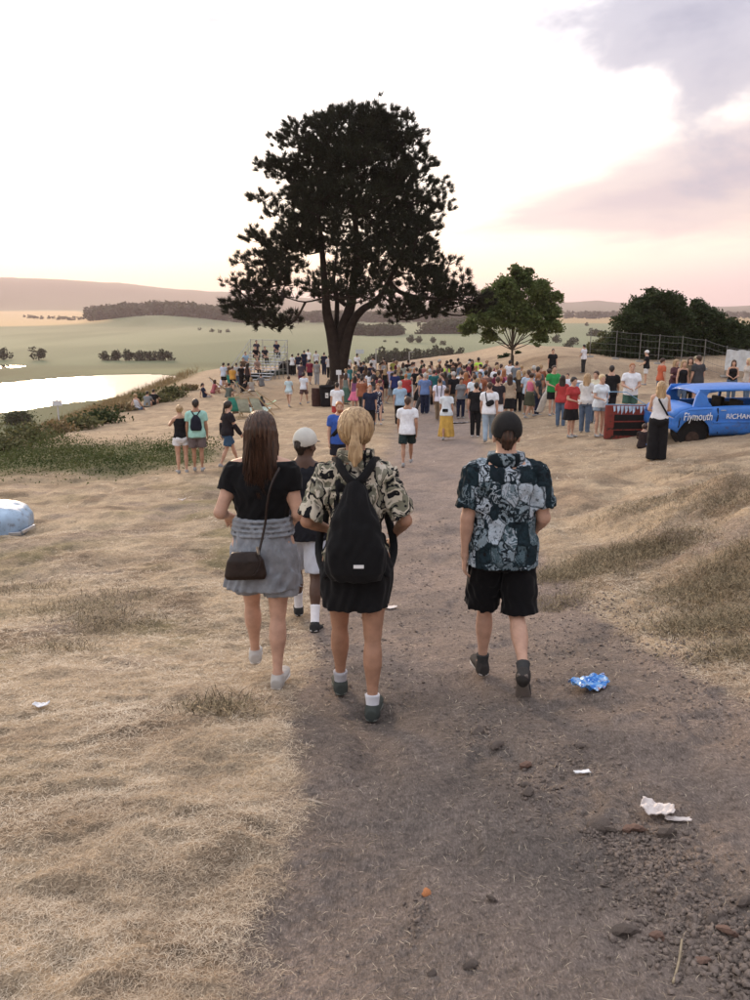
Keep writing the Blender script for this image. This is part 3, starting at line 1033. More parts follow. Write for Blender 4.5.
class Field:
    def __init__(s, lo, hi, res):
        s.lo = np.asarray(lo, float) - 2 * res
        s.res = res
        s.n = np.ceil((np.asarray(hi, float) + 2 * res - s.lo) / res).astype(int) + 1
        s.f = np.full(s.n, 1.0, np.float32)

    def sub(s, lo, hi):
        a = np.clip(np.floor((np.asarray(lo) - s.lo) / s.res).astype(int), 0, s.n - 1)
        b_ = np.clip(np.ceil((np.asarray(hi) - s.lo) / s.res).astype(int) + 1, 1, s.n)
        if np.any(b_ <= a):
            return None
        sl = tuple(slice(int(a[i]), int(b_[i])) for i in range(3))
        g = [(s.lo[i] + np.arange(a[i], b_[i]) * s.res).astype(np.float32) for i in range(3)]
        X = g[0][:, None, None]; Y = g[1][None, :, None]; Z = g[2][None, None, :]
        return sl, X, Y, Z

    def put(s, sl, d, k):
        a = s.f[sl]
        if k > 0:
            h = np.maximum(k - np.abs(a - d), 0) / k
            s.f[sl] = np.minimum(a, d) - h * h * k * .25
        else:
            s.f[sl] = np.minimum(a, d)

    def bone(s, A, B, r, k=.02, cut=False):
        """rounded tapered limb; r is a radius or a list of radii spread evenly from A to B"""
        A = np.asarray(A, float); B = np.asarray(B, float)
        r = np.atleast_1d(np.asarray(r, float)); rm = r.max() + k + 2 * s.res
        q = s.sub(np.minimum(A, B) - rm, np.maximum(A, B) + rm)
        if q is None: return s
        sl, X, Y, Z = q
        d = B - A; L2 = max(float(d @ d), 1e-9)
        t_ = ((X - A[0]) * d[0] + (Y - A[1]) * d[1] + (Z - A[2]) * d[2]) / L2
        tc_ = np.clip(t_, 0, 1)
        D_ = np.sqrt((X - A[0] - tc_ * d[0]) ** 2 + (Y - A[1] - tc_ * d[1]) ** 2 + (Z - A[2] - tc_ * d[2]) ** 2)
        rr_ = np.interp(tc_, np.linspace(0, 1, len(r)), r) if len(r) > 1 else r[0]
        D_ = D_ - rr_
        if cut:
            D_ = np.maximum(D_, np.maximum(-t_, t_ - 1) * math.sqrt(L2))
        s.put(sl, D_.astype(np.float32), k)
        return s

    def loft(s, A, B, side, knots, k=.02, p=2.3, wav=None):
        """stack of superellipse sections (t, half width, half depth, forward shift)"""
        A = np.asarray(A, float); B = np.asarray(B, float)
        u = B - A; L = np.linalg.norm(u); u = u / L
        sd = unit1(np.asarray(side, float) - np.dot(side, u) * u); fw = np.cross(u, sd)
        K = np.array([(q + (0,) * (4 - len(q))) for q in knots], float)
        rm = K[:, 1:3].max() + np.abs(K[:, 3]).max() + k + 2 * s.res + .03
        P = np.array([A + u * L * K[0, 0], A + u * L * K[-1, 0]])
        q = s.sub(P.min(0) - rm, P.max(0) + rm)
        if q is None: return s
        sl, X, Y, Z = q
        X = X - A[0]; Y = Y - A[1]; Z = Z - A[2]
        t_ = (X * u[0] + Y * u[1] + Z * u[2]) / L
        a_ = X * sd[0] + Y * sd[1] + Z * sd[2]
        b_ = X * fw[0] + Y * fw[1] + Z * fw[2]
        tc_ = np.clip(t_, K[0, 0], K[-1, 0])
        ha = np.interp(tc_, K[:, 0], K[:, 1]); hb_ = np.interp(tc_, K[:, 0], K[:, 2]); sh = np.interp(tc_, K[:, 0], K[:, 3])
        if wav is not None:
            ang = np.arctan2(a_, b_)
            w_ = 1 + wav(ang, tc_)
            ha = ha * w_; hb_ = hb_ * w_
        qn = ((np.abs(a_) / ha) ** p + (np.abs(b_ - sh) / hb_) ** p) ** (1 / p)
        D_ = (qn - 1) * np.minimum(ha, hb_)
        E_ = np.maximum(K[0, 0] - t_, t_ - K[-1, 0]) * L
        D_ = np.sqrt(np.maximum(D_, 0) ** 2 + np.maximum(E_, 0) ** 2) + np.minimum(np.maximum(D_, E_), 0)
        s.put(sl, D_.astype(np.float32), k)
        return s

    def ell(s, C, rad, R=None, k=.02, sign=1, cutp=None):
        C = np.asarray(C, float); rad = np.asarray(rad, float)
        rm = rad.max() + abs(k) + 2 * s.res
        q = s.sub(C - rm, C + rm)
        if q is None: return s
        sl, X, Y, Z = q
        X = X - C[0]; Y = Y - C[1]; Z = Z - C[2]
        if R is not None:
            R = np.asarray(R)
            x2 = X * R[0][0] + Y * R[0][1] + Z * R[0][2]; y2 = X * R[1][0] + Y * R[1][1] + Z * R[1][2]; z2 = X * R[2][0] + Y * R[2][1] + Z * R[2][2]
        else:
            x2, y2, z2 = X, Y, Z
        qn = np.sqrt((x2 / rad[0]) ** 2 + (y2 / rad[1]) ** 2 + (z2 / rad[2]) ** 2)
        D_ = (qn - 1) * rad.min()
        if cutp is not None:
            for nrm, c_ in cutp:      # keep where nrm.(local) < c
                D_ = np.maximum(D_, x2 * nrm[0] + y2 * nrm[1] + z2 * nrm[2] - c_)
        if sign > 0:
            s.put(sl, D_.astype(np.float32), k)
        else:
            s.f[sl] = np.maximum(s.f[sl], -D_)
        return s

    def clip(s, nrm, c):
        """keep where nrm.p < c"""
        g = [(s.lo[i] + np.arange(s.n[i]) * s.res).astype(np.float32) for i in range(3)]
        d = g[0][:, None, None] * nrm[0] + g[1][None, :, None] * nrm[1] + g[2][None, None, :] * nrm[2] - c
        s.f = np.maximum(s.f, d.astype(np.float32))
        return s

    def noise(s, amp, sc, seed=0, zs=.5):
        g = [(s.lo[i] + np.arange(s.n[i]) * s.res).astype(np.float32) for i in range(3)]
        X = g[0][:, None, None]; Y = g[1][None, :, None]; Z = g[2][None, None, :]
        w = 2 * math.pi / sc
        w1 = np.sin(w * (X + .7 * Y + seed) + 1.7 * np.sin(w * zs * Z + seed * 2))
        w2 = np.sin(w * 1.7 * (Y - .6 * X) + 1.9 * np.sin(w * .8 * zs * Z + 1 + seed) + seed * 3)
        w3 = np.sin(w * zs * 1.3 * Z + 2.2 * np.sin(w * .5 * X + seed) + 1.3 * np.sin(w * .6 * Y))
        s.f += (amp * (w1 * w2 + .6 * w3)).astype(np.float32)
        return s

    def mesh(s, name, smooth=1):
        f = s.f
        ins = f < 0
        n = f.shape
        c = [ins[i:n[0] - 1 + i, j:n[1] - 1 + j, l:n[2] - 1 + l] for i in (0, 1) for j in (0, 1) for l in (0, 1)]
        al = c[0].copy(); an = c[0].copy()
        for q in c[1:]:
            al &= q; an |= q
        mixed = an & ~al
        I = np.argwhere(mixed)
        if len(I) == 0:
            return None
        vid = np.full(mixed.shape, -1, np.int32); vid[mixed] = np.arange(len(I))
        cv = np.stack([f[I[:, 0] + i, I[:, 1] + j, I[:, 2] + l] for i in (0, 1) for j in (0, 1) for l in (0, 1)], 1)
        acc = np.zeros((len(I), 3)); cnt = np.zeros(len(I))
        offs = np.array([(i, j, l) for i in (0, 1) for j in (0, 1) for l in (0, 1)], float)
        for a in range(8):
            for ax in range(3):
                bit = 4 >> ax
                if a & bit: continue
                b_ = a | bit
                va, vb = cv[:, a], cv[:, b_]
                m_ = (va < 0) != (vb < 0)
                t_ = np.where(m_, va / np.where(m_, va - vb, 1), 0)
                p = offs[a][None] + t_[:, None] * (offs[b_] - offs[a])[None]
                acc += p * m_[:, None]; cnt += m_
        V = (acc / cnt[:, None] + I) * s.res + s.lo
        quads = []
        for ax in range(3):
            sl0 = [slice(0, n[0]), slice(0, n[1]), slice(0, n[2])]
            a0 = list(sl0); a1 = list(sl0)
            a0[ax] = slice(0, n[ax] - 1); a1[ax] = slice(1, n[ax])
            o1, o2 = [(1, 2), (2, 0), (0, 1)][ax]
            A_, B_ = ins[tuple(a0)], ins[tuple(a1)]
            E_ = np.argwhere(A_ != B_)
            E_ = E_[(E_[:, o1] > 0) & (E_[:, o2] > 0) & (E_[:, o1] < n[o1] - 1) & (E_[:, o2] < n[o2] - 1)]
            fl = A_[E_[:, 0], E_[:, 1], E_[:, 2]]
            def vv(d1, d2):
                e = E_.copy(); e[:, o1] -= d1; e[:, o2] -= d2
                return vid[e[:, 0], e[:, 1], e[:, 2]]
            q = np.stack([vv(1, 1), vv(0, 1), vv(0, 0), vv(1, 0)], 1)
            q[~fl] = q[~fl][:, ::-1]
            quads.append(q)
        Q = np.concatenate(quads)
        Q = Q[(Q >= 0).all(1)]
        # one relaxing pass to hide the grid
        for _ in range(smooth):
            S = np.zeros_like(V); N_ = np.zeros(len(V))
            for k in range(4):
                a = Q[:, k]; b_ = Q[:, (k + 1) % 4]
                for ax in range(3):
                    S[:, ax] += np.bincount(a, V[b_, ax], len(V)) + np.bincount(b_, V[a, ax], len(V))
                N_ += np.bincount(a, minlength=len(V)) + np.bincount(b_, minlength=len(V))
            V = .45 * V + .55 * S / np.maximum(N_, 1)[:, None]
        return mesh_np(name, V, quads=Q)


def skel(fem=False, tb=1.0, lean=.03, legs=((.0, .0, 0), (.0, .0, 0)), arms=None, head=(0, 0), build=1.0, seat=None, twist=0.0, spread=(.0, .0)):
    """joint positions for a person 1.75 m tall facing +y; x is the person's right.
    legs: (thigh pitch forward, knee flex, foot pitch down) for left, right; arms: (abduct, pitch, fore abduct, fore pitch)"""
    J = {'fem': fem, 'b': build, 'tb': tb}
    hz_ = .93
    P = A3(0, 0, hz_)
    U = A3(0, math.sin(lean), math.cos(lean)); F = A3(0, math.cos(lean), -math.sin(lean))
    ct, st_ = math.cos(twist), math.sin(twist)
    Rt = A3(ct, st_, 0)
    J['P'] = P; J['U'] = U; J['F'] = F; J['R'] = Rt
    hw = .092 if not fem else .098
    sw = (.186 if not fem else .160) * (1 + (tb - 1) * .5)
    J['N'] = P + U * .555
    J['C'] = P + U * .50
    for i, sg in ((0, -1), (1, 1)):
        th, kn, fp = legs[i]
        hip = P + A3(sg * hw, 0, -.01)
        sp = spread[i]
        d1 = A3(sg * math.sin(sp), math.sin(th) * math.cos(sp), -math.cos(th) * math.cos(sp))
        knee = hip + d1 * .43
        a2 = th - kn
        d2 = A3(sg * math.sin(sp) * .4, math.sin(a2), -math.cos(a2)); d2 = unit1(d2)
        ank = knee + d2 * .41
        fd = A3(sg * .12, math.cos(fp), -math.sin(fp)); fd = unit1(fd)
        J['hip%d' % i] = hip; J['knee%d' % i] = knee; J['ank%d' % i] = ank; J['fd%d' % i] = fd
        J['fu%d' % i] = unit1(np.cross(np.cross(fd, A3(0, 0, 1)) if abs(fd[2]) < .95 else A3(1, 0, 0), fd))
        ab, pt, fab, fpt = arms[i] if arms else (.13, -.05, .05, .25)
        sh = J['C'] + Rt * sg * sw + U * (-.035 if not fem else -.025)
        da = A3(sg * math.sin(ab), math.sin(pt) * math.cos(ab), -math.cos(pt) * math.cos(ab))
        el = sh + unit1(da) * .285
        df = unit1(A3(sg * math.sin(fab), math.sin(fpt) * math.cos(fab), -math.cos(fpt) * math.cos(fab)))
        wr = el + df * .25
        J['sh%d' % i] = sh; J['el%d' % i] = el; J['wr%d' % i] = wr; J['df%d' % i] = df
    yaw, hp = head
    J['hF'] = unit1(A3(math.sin(yaw) * math.cos(hp), math.cos(yaw) * math.cos(hp), -math.sin(hp)))
    J['hR'] = unit1(np.cross(J['hF'], A3(0, 0, 1)))
    J['hU'] = np.cross(J['hR'], J['hF'])
    J['H'] = J['N'] + U * .055 + J['hU'] * .095 + J['hF'] * .02
    J['ground'] = 0
    lows = []
    for i in (0, 1):
        toe = J['ank%d' % i] + J['fd%d' % i] * .19
        lows += [J['ank%d' % i][2] - .085, toe[2] - .035 - .04 * max(0, math.cos(math.asin(max(-1, min(1, -J['fd%d' % i][2])))))]
    lo = min(lows)
    if seat is not None:
        lo = P[2] - seat
    for k_ in ('P', 'N', 'C', 'H', 'hip0', 'hip1', 'knee0', 'knee1', 'ank0', 'ank1', 'sh0', 'sh1', 'el0', 'el1', 'wr0', 'wr1'):
        J[k_] = J[k_] - A3(0, 0, lo)
    J['hRM'] = np.array([J['hR'], J['hF'], J['hU']])
    return J


def bounds(J, keys, pad):
    P = np.array([J[k] for k in keys])
    return P.min(0) - pad, P.max(0) + pad


ALLK = ['P', 'N', 'H', 'hip0', 'hip1', 'knee0', 'knee1', 'ank0', 'ank1', 'sh0', 'sh1', 'el0', 'el1', 'wr0', 'wr1']


def torso_knots(J, ease=0.0, z0=-.09, z1=.58):
    b = J['b'] * J['tb']
    if J['fem']:
        K = [(-.14, .165, .105, -.008), (-.06, .180, .112, -.012), (.04, .168, .105, -.006), (.13, .135, .088, .0), (.19, .125, .084, .004), (.28, .138, .098, .008), (.37, .150, .112, .012), (.45, .152, .088, .0), (.50, .125, .066, -.008), (.555, .058, .052, -.008), (.60, .050, .050, 0)]
    else:
        K = [(-.14, .155, .105, -.006), (-.05, .166, .115, -.008), (.05, .160, .108, .0), (.14, .150, .100, .004), (.21, .150, .102, .006), (.32, .168, .116, .004), (.40, .180, .118, .0), (.455, .158, .100, -.006), (.505, .112, .076, -.010), (.565, .064, .058, -.008), (.60, .058, .056, 0)]
    bb = lambda t_: J['b'] * (1 + (J['tb'] - 1) * min(1, max(0, (t_ - .0) / .12)))
    K = [(t_, a * bb(t_) + ease, d * J['b'] * (1 + (J['tb'] - 1) * .4) + ease, s) for t_, a, d, s in K if z0 <= t_ <= z1]
    return K


def hand(F, J, i, fingers, k=.006):
    sg = -1 if i == 0 else 1
    wr = J['wr%d' % i]; d = J['df%d' % i]
    d = unit1(d * 1.0 + A3(0, .0, -.25))
    fwd = A3(0, 1, 0)
    w = unit1(fwd - np.dot(fwd, d) * d) if abs(np.dot(fwd, d)) < .8 else unit1(A3(-sg, 0, .2) - np.dot(A3(-sg, 0, .2), d) * d)   # thumb side
    nrm = np.cross(d, w) * (1 if sg > 0 else -1)          # palm side towards the body
    if np.dot(nrm, A3(-sg, 0, 0)) < 0: nrm = -nrm
    pal = wr + d * .075
    F.loft(wr - d * .01, wr + d * .095, w, [(0, .026, .018), (.4, .036, .016), (1, .041, .014)], k=.015)
    if fingers:
        for q, (off, L) in enumerate([(.032, .070), (.011, .078), (-.010, .073), (-.030, .056)]):
            a = wr + d * .088 + w * off
            c1 = unit1(d + nrm * (.25 + .08 * q) + w * off * 2.0); m_ = a + c1 * L * .5
            c2 = unit1(d * .7 + nrm * (.75 + .1 * q)); e = m_ + c2 * L * .5
            F.bone(a, m_, [.0095, .0088], k); F.bone(m_, e, [.0088, .0072], .004)
        a = wr + d * .03 + w * .03
        m_ = a + unit1(d * .7 + w * .6 + nrm * .25) * .042
        F.bone(a, m_, [.013, .011], .01); F.bone(m_, m_ + unit1(d * .9 + w * .15 + nrm * .4) * .034, [.011, .008], .004)
    else:
        e = wr + d * .10
        F.loft(e - d * .01, e + unit1(d + nrm * .7) * .07, w, [(0, .038, .013), (1, .028, .011)], k=.012)
        a = wr + d * .03 + w * .03
        F.bone(a, a + unit1(d * .8 + w * .5) * .065, [.014, .010], .01)


def head_shape(F, J, big=False):
    H, R_, Fw, U = J['H'], J['hR'], J['hF'], J['hU']
    M = J['hRM']
    pt = lambda x, y, z: H + R_ * x + Fw * y + U * z
    F.ell(pt(0, -.008, .028), (.076, .098, .090), M, .02)
    F.ell(pt(0, .030, -.040), (.058, .066, .078), M, .03)           # face and jaw
    F.ell(pt(0, .078, -.098), (.024, .018, .018), M, .025)          # chin
    F.bone(J['N'] - J['U'] * .04, pt(0, -.018, -.03), [.062, .054] if not J['fem'] else [.054, .046], .03)
    for s_ in (-1, 1):
        F.ell(pt(s_ * .076, -.004, -.022), (.010, .020, .032), M, .008)   # ears
        F.ell(pt(s_ * .040, .066, -.040), (.020, .022, .018), M, .02)     # cheek
    F.bone(pt(0, .094, .0), pt(0, .112, -.038), [.009, .014], .012)      # nose
    F.ell(pt(0, .088, .018), (.045, .012, .010), M, .012)                # brow
    if big:
        for s_ in (-1, 1):
            F.ell(pt(s_ * .031, .100, -.006), (.016, .014, .010), M, .01, sign=-1)
    F.bone(pt(-.020, .088, -.068), pt(.020, .088, -.068), [.007, .009, .007], .008)   # lips
    F.bone(pt(-.016, .086, -.078), pt(.016, .086, -.078), .007, .008)


def body(J, res, fingers=False, big=False, trim=.0):
    lo, hi = bounds(J, ALLK, .26)
    F = Field(lo, hi, res)
    b = J['b']
    P = J['P']
    F.loft(P, P + J['U'], J['R'], torso_knots(J, -trim), .03)
    fem = J['fem']
    for i in (0, 1):
        hip, kn, an = J['hip%d' % i], J['knee%d' % i], J['ank%d' % i]
        F.bone(hip, kn, np.array([.094, .089, .078, .064, .052] if fem else [.088, .085, .074, .062, .053]) * b, .03)
        sh_ = unit1(an - kn)
        back = unit1(np.cross(sh_, A3(1, 0, 0))); back = back if back[1] < 0 else -back
        F.bone(kn, an, np.array([.048, .047, .051, .051, .043, .035, .030, .029]) * b, .012)
        F.bone(kn + (an - kn) * .10 + back * .014, kn + (an - kn) * .62 + back * .004, np.array([.030, .047, .046, .028]) * b, .02)  # calf
        fd = J['fd%d' % i]
        F.bone(an, an + fd * .09 - J['fu%d' % i] * .04, [.031, .024], .015)
        F.bone(an - J['fu%d' % i] * .05 - fd * .015, an + fd * .16 - J['fu%d' % i] * .055, [.022, .024, .026, .014], .012)
        s0, el, wr = J['sh%d' % i], J['el%d' % i], J['wr%d' % i]
        g = .88 if fem else 1.0
        F.bone(s0 + (J['C'] - s0) * .08, el, np.array([.056, .052, .046, .041]) * b * g, .035)
        F.bone(el, wr, np.array([.040, .043, .036, .028, .026]) * b * g, .015)
        hand(F, J, i, fingers)
        F.bone(J['C'] + (s0 - J['C']) * .9 + J['U'] * .0, J['N'] - J['U'] * .01, np.array([.046, .052, .05]) * b, .05)
        gl = P + A3(0, -.052, -.035) + J['R'] * (.075 if i else -.075)
        F.ell(gl, (.085, .075, .09), None, .04)
    head_shape(F, J, big)
    return F.mesh('body', 1)


def top_mesh(J, res, kind='tee', hem=-.10, ease=.018, sleeve=.55, wr_amp=.004, neck=.515, flare=0.0, seed=1.0, off=False):
    """tee / shirt / long / tank / off (off-shoulder)"""
    lo, hi = bounds(J, ['P', 'N', 'sh0', 'sh1', 'el0', 'el1', 'wr0', 'wr1'], .20)
    F = Field(lo, hi, res)
    P = J['P']; U = J['U']
    K = torso_knots(J, ease, -1, .56)
    K = [(t_, a + (flare * min(1, max(0, .30 - t_) / .25)), d + flare * min(1, max(0, .30 - t_) / .25), s) for t_, a, d, s in K if t_ > hem + .02]
    h0 = max(.172 if J['fem'] else .160, 0) * J['b'] + ease
    if not J['fem'] or flare > .01:      # straight hanging body
        K = [(t_, max(a, (.165 if not J['fem'] else .14) + ease * .6 + flare * .4), max(d, .108 + ease * .5), s) if t_ < .40 else (t_, a, d, s) for t_, a, d, s in K]
    a0, d0, s0 = K[0][1:]
    K = [(hem, a0, d0, s0)] + K
    F.loft(P, P + U, J['R'], K, .02)
    if J['fem']:
        for s_ in (-1, 1):
            F.ell(P + U * .37 + J['F'] * .085 + J['R'] * .065 * s_, (.062 + ease * .5, .05 + ease * .5, .06 + ease * .5), None, .05)
    if kind != 'tank':
        for i in (0, 1):
            sh, el, wr = J['sh%d' % i], J['el%d' % i], J['wr%d' % i]
            g = .88 if J['fem'] else 1.0
            r = np.array([.058, .060, .056, .052]) * J['b'] * g + ease
            r = r + np.array([0, .002, .005, .009]) * (1 if kind != 'off' else 0)
            e = sh + (el - sh) * min(1, sleeve)
            if sleeve < .25:
                r = r[:1]
            F.bone(sh + (J['C'] - sh) * .1, sh, .052 * J['b'] * g + ease, .03)
            F.bone(sh, e, r, .025, cut=True)
            if kind == 'long' or sleeve > 1:
                f = 1 if kind == 'long' else sleeve - 1
                F.bone(el, el + (wr - el) * f, np.array([.050, .048, .042]) * J['b'] * g + ease, .02, cut=False)
            F.bone(J['C'] + (sh - J['C']) * .85, J['N'] - U * .02, np.array([.046, .048, .048]) * J['b'] + ease * .6, .04)
    if wr_amp:
        F.noise(wr_amp, .11, seed)
    F.clip(-U, -float(np.dot(U, P + U * hem)))
    top = neck
    if kind == 'off': top = .53
    if kind == 'tank': top = .50
    F.clip(U, float(np.dot(U, P + U * (top + .045 if kind in ('tee', 'shirt', 'long') else top))))
    if kind in ('tee', 'shirt', 'long'):
        F.ell(J['N'] + U * .035 + J['F'] * .03, (.075, .085, .055), None, 0, sign=-1)
    elif kind == 'off':
        F.ell(J['N'] + U * .02, (.125, .17, .085), None, 0, sign=-1)
    elif kind == 'tank':
        F.ell(J['N'] + U * .02, (.10, .12, .10), None, 0, sign=-1)
    return F.mesh('top', 1)


def leg_wear(J, res, length=.62, ease=.016, flare=.008, amp=.004, seed=2.0, waist=.07, long=False, wide=0.0):
    lo, hi = bounds(J, ['P', 'hip0', 'hip1', 'knee0', 'knee1', 'ank0', 'ank1'], .22)
    F = Field(lo, hi, res)
    P = J['P']; b = J['b']
    F.loft(P, P + J['U'], J['R'], [(-.13, .155, .11, -.008), (-.06, .182 if J['fem'] else .170, .122, -.012), (.0, .178 if J['fem'] else .168, .118, -.008), (waist, (.160 if J['fem'] else .164), .112, -.004)], .02)
    F.f -= ease * .6
    for i in (0, 1):
        hip, kn, an = J['hip%d' % i], J['knee%d' % i], J['ank%d' % i]
        F.ell(P + A3(0, -.052, -.035) + J['R'] * (.075 if i else -.075), (.088 + ease * .6, .080 + ease, .09), None, .03)
        if long:
            F.bone(hip, kn, np.array([.096, .092, .082, .072]) * b + ease * .7 + wide * np.array([0, .3, .6, .8]), .03)
            F.bone(kn, an + (an - kn) * .05, np.array([.066, .064, .056, .052]) * b + ease * .8 + wide * np.array([.8, 1, 1.1, 1.2]), .02, cut=False)
        else:
            e = hip + (kn - hip) * length + A3(-.020 if i == 0 else .020, 0, 0)
            F.bone(hip, e, np.array([.096, .094, .090, .088]) * b + ease + flare * np.array([0, .3, .7, 1]), .012, cut=True)
    if amp:
        F.noise(amp, .12, seed)
    if long:
        F.clip((0, 0, -1), -min(J['ank0'][2], J['ank1'][2]) + .055)
    F.clip(J['U'], float(np.dot(J['U'], P + J['U'] * waist)))
    return F.mesh('shorts', 1)


def skirt_mesh(J, res, top=.12, bottom=-.42, r0=None, r1=.26, d1=.20, amp=.004, folds=0.0, nf=9, seed=3.0):
    P = J['P']
    lo = P + A3(-r1 - .08, -d1 - .14, bottom - .05); hi = P + A3(r1 + .08, d1 + .14, top + .08)
    F = Field(lo, hi, res)
    r0 = r0 or .150
    K = [(bottom, r1, d1, -.01), (bottom * .55, r1 * .45 + .205 * .55, d1 * .45 + .150 * .55, -.012), (-.05, .205, .150, -.014), (.04, .185, .135, -.008), (top, r0, .105, 0)]
    wav = (lambda an, t_: folds * np.sin(an * nf + 1.5 * np.sin(an * 2 + seed)) * np.clip((top - t_) / (top - bottom), 0, 1)) if folds else None
    F.loft(P, P + A3(0, 0, 1), J['R'], K, .02, wav=wav)
    if amp:
        F.noise(amp, .13, seed, .3)
    F.clip((0, 0, -1), -(P[2] + bottom))
    F.clip((0, 0, 1), P[2] + top)
    return F.mesh('skirt', 1)


def hair_mesh(J, res, kind='short', L=.34, strands=True):
    H, R_, Fw, U, M = J['H'], J['hR'], J['hF'], J['hU'], J['hRM']
    pt = lambda x, y, z: H + R_ * x + Fw * y + U * z
    lo = np.minimum(H - .2, H - A3(.2, .2, L + .25)); hi = H + .2
    F = Field(lo, hi, res)
    e = {'short': .008, 'long': .020, 'pony': .022, 'bun': .014, 'bald': .004, 'curly': .03}.get(kind, .012)
    F.ell(pt(0, -.012, .030), (.078 + e, .100 + e, .092 + e), M, .0, cutp=[((0, .80, -.60), .052 if kind == 'short' else .058), ((0, 0, -1), .075 if kind == 'short' else .09)])
    if kind == 'short':
        F.bone(pt(0, -.075, -.02), pt(0, -.062, -.062), [.05, .035], .02)
    D = A3(0, 0, -1)
    bk = unit1(-J['F'] * 1.0)
    if kind == 'long':
        a = pt(0, -.050, .02)
        b_ = a + D * L + bk * .05
        F.loft(a, b_, J['R'], [(0, .092, .064), (.3, .102, .058, .0), (.6, .106, .046), (.85, .086, .034), (1, .040, .020)], .03, wav=lambda an, t_: .05 * np.sin(an * 14 + t_ * 5))
        for s_ in (-1, 1):
            F.bone(pt(s_ * .078, .0, -.02), pt(s_ * .088, .0, -.02) + D * L * .45, [.030, .028, .016], .02)
    if kind in ('pony', 'bun'):
        F.ell(pt(0, -.105, -.01 if kind == 'pony' else .05), (.034, .034, .034), None, .02)
    if kind == 'pony':
        a = pt(0, -.120, -.01)
        F.loft(a, a + D * L * .5 + bk * .03, J['R'], [(0, .022, .022), (.3, .036, .030), (.7, .036, .026), (1, .014, .012)], .012)
    if strands:
        g = [(F.lo[i] + np.arange(F.n[i]) * F.res).astype(np.float32) for i in range(3)]
        X = g[0][:, None, None] - H[0]; Y = g[1][None, :, None] - H[1]; Z = g[2][None, None, :]
        an = np.arctan2(X, Y)
        F.f += (.0035 * np.sin(an * 26 + 2 * np.sin(Z * 16)) + .0015 * np.sin(an * 61 + Z * 20)).astype(np.float32) * np.clip(np.sqrt(X * X + Y * Y) / .06, 0, 1)
    return F.mesh('hair', 1)


def cap_mesh(J, res, back=False):
    """peaked cap; returns crown + peak in one shape"""
    H, R_, Fw, U, M = J['H'], J['hR'], J['hF'], J['hU'], J['hRM']
    pt = lambda x, y, z: H + R_ * x + Fw * y + U * z
    F = Field(H - .24, H + .28, res)
    F.ell(pt(0, -.010, .032), (.096, .119, .112), M, 0, cutp=[((0, .22, -1), .034)])
    s_ = -1 if back else 1
    F.loft(pt(0, .07 * s_, .035), pt(0, .175 * s_, .012), R_, [(0, .074, .008), (.5, .070, .007), (1, .040, .005)], .008)
    F.ell(pt(0, -.01, .140), (.008, .008, .006), M, .004)
    F.ell(pt(0, -.010, .022), (.083, .104, .085), M, 0, sign=-1)
    if not back:
        F.ell(pt(0, -.118, .012), (.034, .035, .022), M, 0, sign=-1)
    return F.mesh('cap', 1)


def shoe_mesh(J, i, res, high=False, sole=False):
    an, fd, fu = J['ank%d' % i], J['fd%d' % i], J['fu%d' % i]
    F = Field(an - .26, an + .26, res)
    sd = np.cross(fd, fu)
    h_ = an - fu * .082 - fd * .055
    if sole:
        F.loft(h_ + fu * .010, h_ + fd * .275 + fu * .012, sd, [(0, .032, .012), (.12, .038, .014), (.4, .036, .013), (.72, .050, .013), (.93, .038, .012), (1, .018, .010, .004)], .004, 2.8)
        return F.mesh('sole', 0)
    F.loft(h_ + fu * .036, h_ + fd * .272 + fu * .034, sd, [(0, .033, .034, .004), (.12, .040, .044, .008), (.35, .038, .036, .004), (.6, .046, .027, .0), (.8, .048, .021, -.003), (.94, .034, .016, -.005), (1, .016, .010, -.006)], .02, 2.4)
    F.bone(an - fu * .05, an - fu * (.018 if not high else -.03), [.042, .042 if not high else .048], .02, cut=False)
    return F.mesh('shoe', 1)


def sock_mesh(J, i, res, h=.09):
    an, kn = J['ank%d' % i], J['knee%d' % i]
    u = unit1(kn - an)
    F = Field(np.minimum(an, an + u * h) - .08, np.maximum(an, an + u * h) + .08, res)
    F.bone(an - J['fu%d' % i] * .03, an + u * h, [.040, .0375, .040, .045], .0, cut=True)
    return F.mesh('sock', 1)


SKINS = {'light': (.50, .30, .215), 'tan': (.36, .195, .125), 'dark': (.085, .045, .03), 'pale': (.56, .36, .28)}
M_SKIN = {k: mat('skin_' + k, v, .52, .17, 13, spec=.35, bump=.22, bscale=70) for k, v in SKINS.items()}


def strand_mat(name, c1, c2, sc=70):
    m = bpy.data.materials.new(name)
    m.use_nodes = True
    t = NT(m.node_tree)
    b = m.node_tree.nodes['Principled BSDF']
    co = t.n('ShaderNodeTexCoord').outputs['Object']
    nz = t.noise(t.mapping(co, scale=(1, 1, .06)), sc, 3, .6, .2)
    c = t.mix(t.ramp(nz.outputs[0], [(.35, 0), (.65, 1)]), c1, c2)
    t.l(c, b.inputs['Base Color'])
    b.inputs['Roughness'].default_value = .5
    b.inputs['Specular IOR Level'].default_value = .4
    bp = t.n('ShaderNodeBump', inp={'Strength': .5, 'Distance': .006})
    t.l(nz.outputs[0], bp.inputs['Height'])
    t.l(bp.outputs[0], b.inputs['Normal'])
    return m


